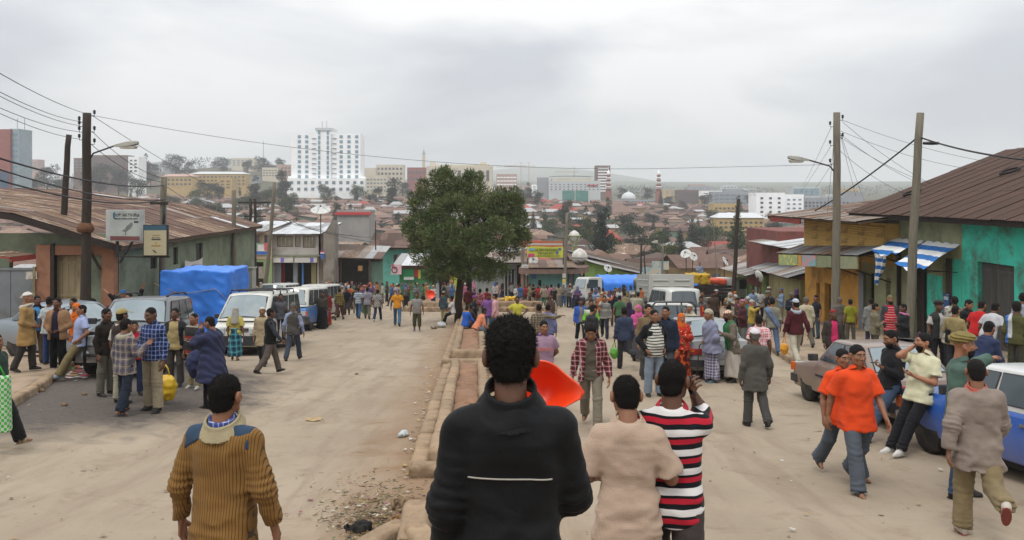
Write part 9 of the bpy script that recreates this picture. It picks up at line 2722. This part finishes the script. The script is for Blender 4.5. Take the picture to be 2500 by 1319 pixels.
r_,J_,W_=PP(373,750,200,'man in blue checked shirt and khaki trousers looking down to the left',[shirt(cloth('blue_check','#27386a',('plaid','#16203c','#94a2c0',.075)),hem=-.10)],pants('#8b7f6a',fit=.024),H=1.80,d=14.6,legs='stand',L='hang',R='clasp',hair='buzz',skin=2,hp=12)
bag('big yellow plastic bag standing by the khaki trousers',(wx(404,15.4),15.4,gzf(wx(404,15.4),15.4)+.72),'#c9a41c',.46,.56,'plastic_bag',8)
PP(306,779,28,'boy in grey plaid hooded shirt and dark jeans seen from behind',[jacket(cloth('grey_plaid','#6c6460',('plaid','#3a3a4c','#9a8a7c',.125)),fit=.034,hem=-.22,collar=False)],jeans('#1e2530',fit=.022,flare=.02),H=1.66,d=14.2,legs='step',L='hang',R='gest',hair='crop',hw=[('hood',C('#8f8a78'))],shoe=('sandal','#2c2a34'),splay=.1)
PP(296,755,30,'man in beige baseball cap and dark brown waistcoat with white sleeves',[tee(C('#a8a298'),sl=.8),vest(C('#2f2723'),hem=-.16)],pants('#8f8a78',fit=.022),H=1.74,d=15.0,legs='stand',L='hang',R='gest',hair='short',hw=[('cap',C('#8a7c50'))],skin=2)
PP(259,753,105,'man in dark brown shirt and grey trousers at the estate car bonnet',[shirt(C('#1f1915'))],pants('#57544a',fit=.02),H=1.74,d=15.7,legs='stand',L='clasp',R='hang',hair='short',skin=2)
PP(328,792,150,'child in red top squeezed between the men at the car',[sweater(C('#9a1c2c'))],jeans('#26304a'),H=1.52,d=15.9,legs='stand',R='gest',hair='short')
PP(66,714,78,'old man in long camel coat, white cap and scarf',[inner(C('#9a9690')),coat(C('#8a6e44'),.02,hem=-.36,flare=.07)],pants('#34302e',fit=.02),H=1.74,d=18.2,legs='step',L='clasp',R='clasp',hair=None,hw=[('kufi',C('#bab6ae')),('hood',C('#a8a49a'))],skin=1)
PP(90,730,130,'man in black jacket with blue shirt behind the camel coat',[inner(C('#3f7aa8')),jacket(C('#16161a'),.05)],pants('#57483a'),H=1.74,d=19.6,legs='stand',L='clasp',R='clasp',hair='short',skin=2)
PP(121,731,12,'man in light patterned shirt and blue jeans with back turned',[sshirt(cloth('light_pattern','#858f98',('spot','#a8a9a4',22,.5)))],jeans('#283a60'),H=1.72,d=19.4,legs='stand',hair='short',skin=2)
PP(141,727,180,'bald man in tan zip jacket over navy T-shirt clasping his hands',[inner(C('#221f34')),jacket(C('#84654a'),.08,fit=.042,hem=-.16)],pants('#121214',fit=.022),H=1.76,d=18.9,legs='stand',L='clasp',R='clasp',hair='buzz',skin=2)
PP(180,728,195,'man in dark jacket and white T-shirt behind the orange scarf',[inner(C('#a8a8a8')),jacket(C('#1a1a20'),.08)],pants('#26262a'),H=1.74,d=21.2,legs='stand',hair='short',skin=1)
PP(187,744,200,'person in bright orange scarf and tunic',[shirt(C('#c4601c'),hem=-.25,collar=False)],pants('#141416'),H=1.68,d=20.2,legs='stand',hair=None,hw=[('hijab',C('#c4601c'))],skin=1)
PP(194,756,232,'man in light blue shirt and khaki trousers leaning back on the car wing',[sshirt(C('#8791b0'),hem=-.16)],pants('#6a5f42',fit=.022),H=1.76,d=17.9,legs=(36,6,26,2),foot={-1:0,1:0},lean=-6,L='pocket',R='clasp',hair='buzz',skin=1,shoe=('shoe','#6f7f88','#8f9490'),Hh=1.62,lift=.06)
PP(214,690,160,'person in black looking out beside the dark pole at the doorway',[jacket(C('#141416'))],pants('#141416'),H=1.76,d=28.6,legs='stand',hair='short')
PP(277,720,150,'man in burgundy jumper and white shirt behind the estate car',[sweater(C('#4c1a24'))],pants('#2a2a2e'),H=1.74,d=24.5,legs='stand',hair='short')
PP(291,723,160,'boy in grey zip top looking over the estate car',[jacket(C('#6c6c72'))],pants('#2a2a2e'),H=1.66,d=23.6,legs='stand',hair='short',skin=4)
PP(322,713,185,'man in black jersey throwing both arms up and laughing',[sweater(C('#131316'))],pants('#2a2a2e'),H=1.78,d=24.0,legs='stand',L='up',R='up',handL='open',handR='open',hair='short',skin=3,side=8)
PP(301,704,175,'man in blue knitted cap behind the laughing man',[jacket(C('#232328'))],pants('#2a2a2e'),H=1.76,d=27.4,legs='stand',hair=None,hw=[('beanie',C('#2a4f88'))])
PP(372,712,200,'man in white head wrap and pale wrap by the sack heap',[shawl(C('#8f8a74'))],pants('#55503f'),H=1.70,d=26.2,legs='stand',hair=None,hw=[('wrap',C('#9a9a94'))])
r_,J_,W_=PP(-14,868,95,'man in dark green jacket carrying a green and white checked bag',[jacket(C('#26342e'),fit=.04)],pants('#161618',fit=.03),H=1.72,d=11.3,legs='stride',L='hang',R='hang2',hair='short',shoe=('sandal','#8a7a60'))
t=thing('checked_bag','green and white checked shopping bag at the street edge','bag',(wx(-8,10.9),10.9,gzf(wx(-8,10.9),10.9)+.30),R(10));mb=MB();mb.box((0,0,.37),(.34,.16,.74),taper=(.9,.9));mb.build('sack',cloth('bag_check','#a8b0a4',('check','#3c9a34',.075)),t,bevel=.02);mb=MB();mb.tube([(-.1,0,.74),(0,0,.95),(.1,0,.74)],.012,6);mb.build('handles',C('#3c9a34'),t)

# ---- the crowds further off: a few figures built once, each person dressed in his or her own colours
TEMPL=[]
for pose in (S(legs='walk',L='hang2',R='hang2',hair='short'),S(legs='stand',L='hang',R='fold',hair='short'),S(legs='walk2',L='fwd',R='back',hair='crop'),S(legs='stand',L='clasp',R='clasp',hair='buzz'),S(legs='step',L='carry',R='gest',hair='short'),
S(legs='stand',L='fold',R='fold',hair=None,hwk='hijab',sk=True),S(legs='step',L='hang',R='read',hair=None,hwk='veil',sk=True),S(legs='stand',L='read',R='read',hair=None,hwk='kufi'),S(legs='walk',L='hang',R='ontop',hair=None,hwk='cap'),S(legs='stand',L='hang',R='hang',hair=None,hwk='turban',sk=False),
S(legs='bend',L='gest',R='gest',lean=30,hair='short'),S(legs='stand',L='ontop',R='hang',hair='short',hwk='bundle',sk=True)):
 hwk=pose.pop('hwk',None);sk=pose.pop('sk',False);dm=C('#808080')
 tp_=S(pose,tops=[shirt(dm,fit=.024)]if len(TEMPL)%3 else [sshirt(dm)],bot=skirt(dm)if sk else pants('#808080'),wear=[(hwk,dm)]if hwk else [])
 fig,J=build_figure(tp_,len(TEMPL)+3,'crowd')
 TEMPL.append([(nm,np_mesh(nm,V,F,mi=(np.full(len(F),mi)if np.isscalar(mi)else mi)),len(ms))for nm,V,F,mi,ms in fig if len(V)]+[hwk,sk])
NAMES={'red':'#a32024','white':'#a8a6a2','blue':'#34548c','navy':'#20263c','grey':'#6a6864','black':'#161618','brown':'#4c3a2e','khaki':'#7a6c4c','yellow':'#b5962c','green':'#3c6a40','pink':'#b05a78','purple':'#5a3a70','beige':'#94856c','orange':'#b85a20','teal':'#2c6a6a','maroon':'#4c1c22','cream':'#a39c84','light blue':'#7088a8'}
for k_ in NAMES:  # worn, washed-out cloth
 v_=[int(NAMES[k_][i:i+2],16)for i in (1,3,5)];g_=sum(v_)/3;NAMES[k_]='#%02x%02x%02x'%tuple(int((c*.76+g_*.24)*.92)for c in v_)
KEYS=list(NAMES);used=set();rc=random.Random(12)
def crowd(px,foot_y,face,place,ti=None,top=None,bot=None,d=None,H=None,lift=None):
 ti=rc.randrange(len(TEMPL)-1)if ti is None else ti
 y=d if d is not None else y_from_foot(px,foot_y);x=wx(px,y)
 H=H or rc.uniform(1.60,1.78);parts=TEMPL[ti][:-2];hwk,sk=TEMPL[ti][-2:]
 for _ in range(60):
  a=top or rc.choice(KEYS);b_=bot or rc.choice(('black','navy','grey','brown','khaki','blue','beige','maroon','green'));w_=rc.choice(('white','cream','orange','pink','black','grey','purple','blue'))
  key=(a,b_,w_ if hwk else '',place)
  if key not in used:break
  top=None if _>20 else top;bot=None
 used.add(key)
 gar='skirt' if sk else 'trousers';hn={'kufi':'skullcap','hijab':'headscarf','veil':'veil','cap':'cap','turban':'turban','bundle':'head load'}.get(hwk)
 lab='person in %s shirt, %s %s%s %s'%(a,b_,gar,(', %s %s'%(w_,hn))if hn else '',place)
 if lift is None:lift=lift_at(x,y)
 t=thing('person',lab,'person',(x,y,gzf(x,y)+lift),-R(face+rc.uniform(-12,12)),'people in the street crowd')
 s=H/1.72;skn=skin_mats(rc.randrange(4))
 for nm,me,nm_ in parts:
  mats={'body':skn,'hair':[hairmat('black')],'shirt':[C(NAMES[a])],'collar':[C(NAMES[a])],'trousers':[C(NAMES[b_])],'skirt':[C(NAMES[b_])],'shoe':[M('shoe_#1b1815','#1b1815',.6,.1)]*2}.get(nm,[C(NAMES[w_])])
  o=relink(nm,me,mats,t);o.scale=(s,s,s)
 return t
def occupied(x,y,taken):
 return any((x-a)**2+(y-b_)**2<.42 for a,b_ in taken)
taken=[(o.location.x,o.location.y)for o in COL.objects if o.name.startswith('person')and o.parent is None]
def fill(n,px0,px1,d0,d1,faces,place,lift=None,tis=None):
 k=0;tries=0
 while k<n and tries<n*25:
  tries+=1
  px,d=rc.uniform(px0,px1),rc.uniform(d0,d1);x=wx(px,d)
  if occupied(x,d,taken):continue
  taken.append((x,d));crowd(px,0,rc.choice(faces),place,ti=rc.choice(tis)if tis else None,d=d,lift=lift);k+=1
fill(22,790,905,50,62,(0,10,180,90,270,350),'before the rusty shed')
fill(22,800,930,62,76,(0,180,90,270),'close to the open shed')
fill(16,930,1035,60,73,(0,180,90,270),'near the green kiosk')
fill(9,1035,1110,63,72,(0,180,90),'on the island left of the tree')
fill(12,590,700,60,74,(180,90,270),'behind the parked minibuses')
fill(10,700,800,62,76,(180,0,90),'at the shops of the white house')
fill(8,1128,1260,64,72,(180,0,90),'at the barred shop doors')
for px,tp,bt_,ti,fc in ((1262,'white','navy',1,180),(1270,'blue','grey',0,0),(1282,'red','grey',3,180),(1293,'khaki','brown',4,90),(1302,'black','beige',2,0),(1314,'red','khaki',3,190),(1328,'beige','green',4,170),(1336,'yellow','maroon',5,180),(1346,'pink','black',1,0),(1352,'black','black',6,170),(1364,'beige','grey',5,10),(1376,'grey','blue',1,190),(1386,'grey','black',7,90),(1392,'grey','navy',7,270),(1402,'white','navy',6,0),(1410,'purple','black',5,180)):
 crowd(px,rc.uniform(748,758),fc,'along the turquoise corner shop',ti,tp,bt_)
fill(20,1440,1570,36,52,(180,0,190,90),'before the tarpaulin truck')
fill(10,1440,1600,50,58,(180,0,90),'close beside the tarpaulin truck')
fill(12,1692,1800,34,44,(180,0,200,90),'by the black pole')
fill(6,1795,1850,27,40,(180,90,270),'beside the mud house',tis=(1,3,7,8,9))
fill(6,1850,1960,32,42,(180,90,270),'on the pavement by the ochre shop')
t=crowd(1708,0,200,'standing on the loaded plank truck',1,'light blue','grey',d=60.5,lift=1.7)
# woman with an orange basin
t=thing('plastic_basin','orange plastic basin carried on edge near the island','basin',(wx(1051,58),58,gzf(wx(1051,58),58)+1.0));mb=MB();mb.lathe([(.02,0),(.22,.0),(.30,.14),(.32,.14),(.24,-.02),(.02,-.03)],18);o=mb.build('shell',ORG,t);o.rotation_euler=(R(75),0,R(10))
crowd(1058,0,200,'holding the orange basin',7,'white','blue',d=58.4,lift=.0)
for hx,nm,px,lb in (('#2c7a44','bucket',1051,'green plastic bucket below the orange basin'),('#9a2428','bucket',1067,'red plastic bucket beside the green bucket')):
 t=thing('plastic_bucket',lb,'bucket',(wx(px,57.6),57.6,gzf(wx(px,57.6),57.6)));mb=MB();mb.lathe([(.16,0),(.22,.42),(.24,.42),(.2,.38),(.15,.03)],14);mb.build('shell',M('bucket_'+hx,hx,.4,.1),t)
 # ------------------------------------------------------------------ litter and stones
rl=random.Random(31)
def scrap(name,label,cat,px,py,w_,h,hx,rough=.7,crumple=.02,flat=True):
 y=y_from_foot(px,py);x=wx(px,y)
 t=thing(name,label,cat,(x,y,gzf(x,y)+.006),rl.uniform(0,6))
 mb=MB();sd=rl.uniform(0,9)
 mb.grid(lambda i,j:((i-.5)*w_+.02*math.sin(j*9+sd),(j-.5)*h+.02*math.sin(i*8+sd),.012+crumple*(1+math.sin(i*9+sd)*math.cos(j*11+sd))),7,6)
 o=mb.build('sheet',M('scrap_'+hx,hx,rough,.2,8,.3,20),t);return t
scrap('cardboard_piece','flattened tan cardboard piece lying on the bare street','cardboard',766,1027,.28,.22,'#9a8460',.9,.008)
for px,py,hx,nm,lb,sz in ((985,1066,'#a4abab','plastic_bottle','crushed clear plastic bottle against the median kerb',.26),(1078,800,'#9a9a98','plastic_bag_scrap','grey plastic rag heap at the median foot',.7),(1060,803,'#6f5f4c','rag','brown rag beside the grey plastic heap',.4)):
 y=y_from_foot(px,py);x=wx(px,y);t=thing(nm,lb,'litter',(x,y,gzf(x,y)),rl.uniform(0,3))
 V,F=sdf_mesh(lambda P:ell(P,(0,0,sz*.18),(sz*.5,sz*.28,sz*.22))+.05*sz*vnoise(P*14/sz*.5+px),(-sz*.8,-sz*.5,-.03),(sz*.8,sz*.5,sz*.6),sz/16)
 link('film',np_mesh('film',V,F),M('scrap_'+hx,hx,.35,.2,8,.3,20,spec=.5),t)
for k,(px,py,sz)in enumerate(((60,960,.16),(157,990,.10),(205,965,.10),(100,957,.12),(1155,905,.12),(1165,925,.12),(870,915,.10))):
 y=y_from_foot(px,py);x=wx(px,y);t=thing('loose_stone','brown stone lying loose on the bare street','stone',(x,y,gzf(x,y)-.01),0,'loose stones on the street')
 V,F=sdf_mesh(lambda P:ell(P,(0,0,sz*.3),(sz*.55,sz*.45,sz*.34))+.12*sz*vnoise(P*3/sz*.4+k),(-sz,-sz,-.03),(sz,sz,sz),sz/9)
 link('stone',np_mesh('stone',V,F),M('loose_stone','#6d5842',.9,.25,12,.4,40),t)
 # uncountable rubbish: scraps, straw and chips
def scatter(name,label,n,area,hxs,smin_,smax_,seed,straw=False):
 r_=np.random.default_rng(seed);vs=[];fs=[];mi=[]
 for i in range(n):
  px,py=area(r_)
  y=y_from_foot(px,py);x=wx(px,y);s=r_.uniform(smin_,smax_);a=r_.uniform(0,6.28)
  asp=r_.uniform(8,20)if straw else r_.uniform(.5,1.6);z=gzf(x,y)+.012+r_.random()*.02
  ca,sa=math.cos(a),math.sin(a);b0=len(vs);w_=s/asp if straw else s*asp
  for (u,v,dz)in ((-.5,-.5,0),(.5,-.5,r_.random()*.4),(.5,.5,r_.random()*.5),(-.5,.5,r_.random()*.4)):
   lx,ly=u*s,v*w_;vs.append((x+lx*ca-ly*sa,y+lx*sa+ly*ca,z+dz*s*.5))
  fs.append((b0,b0+1,b0+2,b0+3));mi.append(int(r_.integers(len(hxs))))
 me=bpy.data.meshes.new(name);me.from_pydata(vs,[],fs);me.polygons.foreach_set('material_index',mi);me.update()
 tag(link(name,me,[M('litter_'+h,h,.85,.2,6)for h in hxs]),label,'litter',kind='stuff')
scatter('litter','small paper and plastic scraps strewn over the street',210,lambda r_:(r_.uniform(0,2400),800+520*r_.random()**1.5),('#a8a49c','#857a68','#6a5a48','#8f7a5c','#5a4c3c'),.015,.055,5)
scatter('kerb_litter','bits of rubbish along the foot of the median',150,lambda r_:((lambda q:(1090-(q-800)*.27+r_.normal(0,14),q))(r_.uniform(830,1180))),('#b0aca4','#8f8474','#5c4a3a','#a88a4c'),.015,.06,6)
scatter('straw_heap','straw and rotten leaves by the broken median end',1500,lambda r_:(r_.normal(930,75),min(1330,r_.normal(1262,44))),('#7d6a45','#6a5638','#57603a','#4a3a28','#8a7654','#5c4a34'),.02,.085,7,True)
scatter('rubbish_heap','trampled rubbish by the broken median end',320,lambda r_:(r_.normal(930,70),min(1335,r_.normal(1268,36))),('#3a322a','#a09a90','#5c4a3a','#7a4c54','#57603f','#2a2522','#6a5540'),.01,.045,8)
scatter('gutter_rubbish','coloured rubbish in the gutter by the dark estate car',60,lambda r_:(r_.normal(192,14),r_.normal(908,10)),('#a8a4a0','#4c7a44','#9a5c3a','#8f3a44','#7a6a4c'),.05,.16,9)
# a black fur-like tuft and dry husks on the heap
for px,py,sz,hx,nm,lb in ((880,1300,.24,'#15110f','fur_scrap','black matted fur scrap on the rubbish heap'),(1000,1290,.30,'#7a5c3c','husk_pile','pile of dry brown maize husks on the rubbish heap'),(1000,1245,.30,'#75604a','rag','dirty rolled rag above the husks')):
 y=y_from_foot(px,min(py,1310));x=wx(px,y);t=thing(nm,lb,'litter',(x,y,gzf(x,y)))
 V,F=sdf_mesh(lambda P:ell(P,(0,0,sz*.15),(sz*.55,sz*.4,sz*.25))+.16*sz*vnoise(P*22+px),(-sz,-sz,-.04),(sz,sz,sz*.7),sz/20,smooth=0)
 link('heap',np_mesh('heap',V,F,smooth=nm!='fur_scrap'),M('heap_'+hx,hx,.9,.3,12,.6,50),t)
 # grit and pebbles trodden into the street
r_=np.random.default_rng(17);vs=[];fs=[]
for i in range(800):
 px,py=r_.uniform(-50,2550),850+500*r_.random()**1.3
 y=y_from_foot(px,py);x=wx(px,y);s=.006+.016*r_.random()**3;z=gzf(x,y)+s*.2;b0=len(vs)
 a=r_.uniform(.6,1.4,6)*s
 vs+=[(x-a[0],y,z),(x,y-a[1],z),(x+a[2],y,z),(x,y+a[3],z),(x+a[5]*.2,y,z+a[4]*.7)]
 fs+=[(b0,b0+1,b0+4),(b0+1,b0+2,b0+4),(b0+2,b0+3,b0+4),(b0+3,b0,b0+4)]
me=bpy.data.meshes.new('pebbles');me.from_pydata(vs,[],fs);me.update()
tag(link('pebbles',me,M('pebble','#8a7a66',.9,.35,2)),'small pebbles and grit trodden into the street','pebbles',kind='stuff')
# ------------------------------------------------------------------ haze
hz=MB();x0,x1,y0,y1,z0,z1=-12500,12500,-300,13500,-260,190
hz.box(((x0+x1)/2,(y0+y1)/2,(z0+z1)/2),(x1-x0,y1-y0,z1-z0))
m=bpy.data.materials.new('haze');m.use_nodes=True ;nt=m.node_tree;nt.nodes.clear()
o=nt.nodes.new('ShaderNodeOutputMaterial');pv=nt.nodes.new('ShaderNodeVolumePrincipled')
pv.inputs['Color'].default_value=(.94,.965,1.0,1);pv.inputs['Density'].default_value=.00031;pv.inputs['Anisotropy'].default_value=0.2
nt.links.new(pv.outputs[0],o.inputs['Volume'])
ho=hz.build('haze',m);tag(ho,'thin bluish haze lying over the city','haze',kind='stuff')
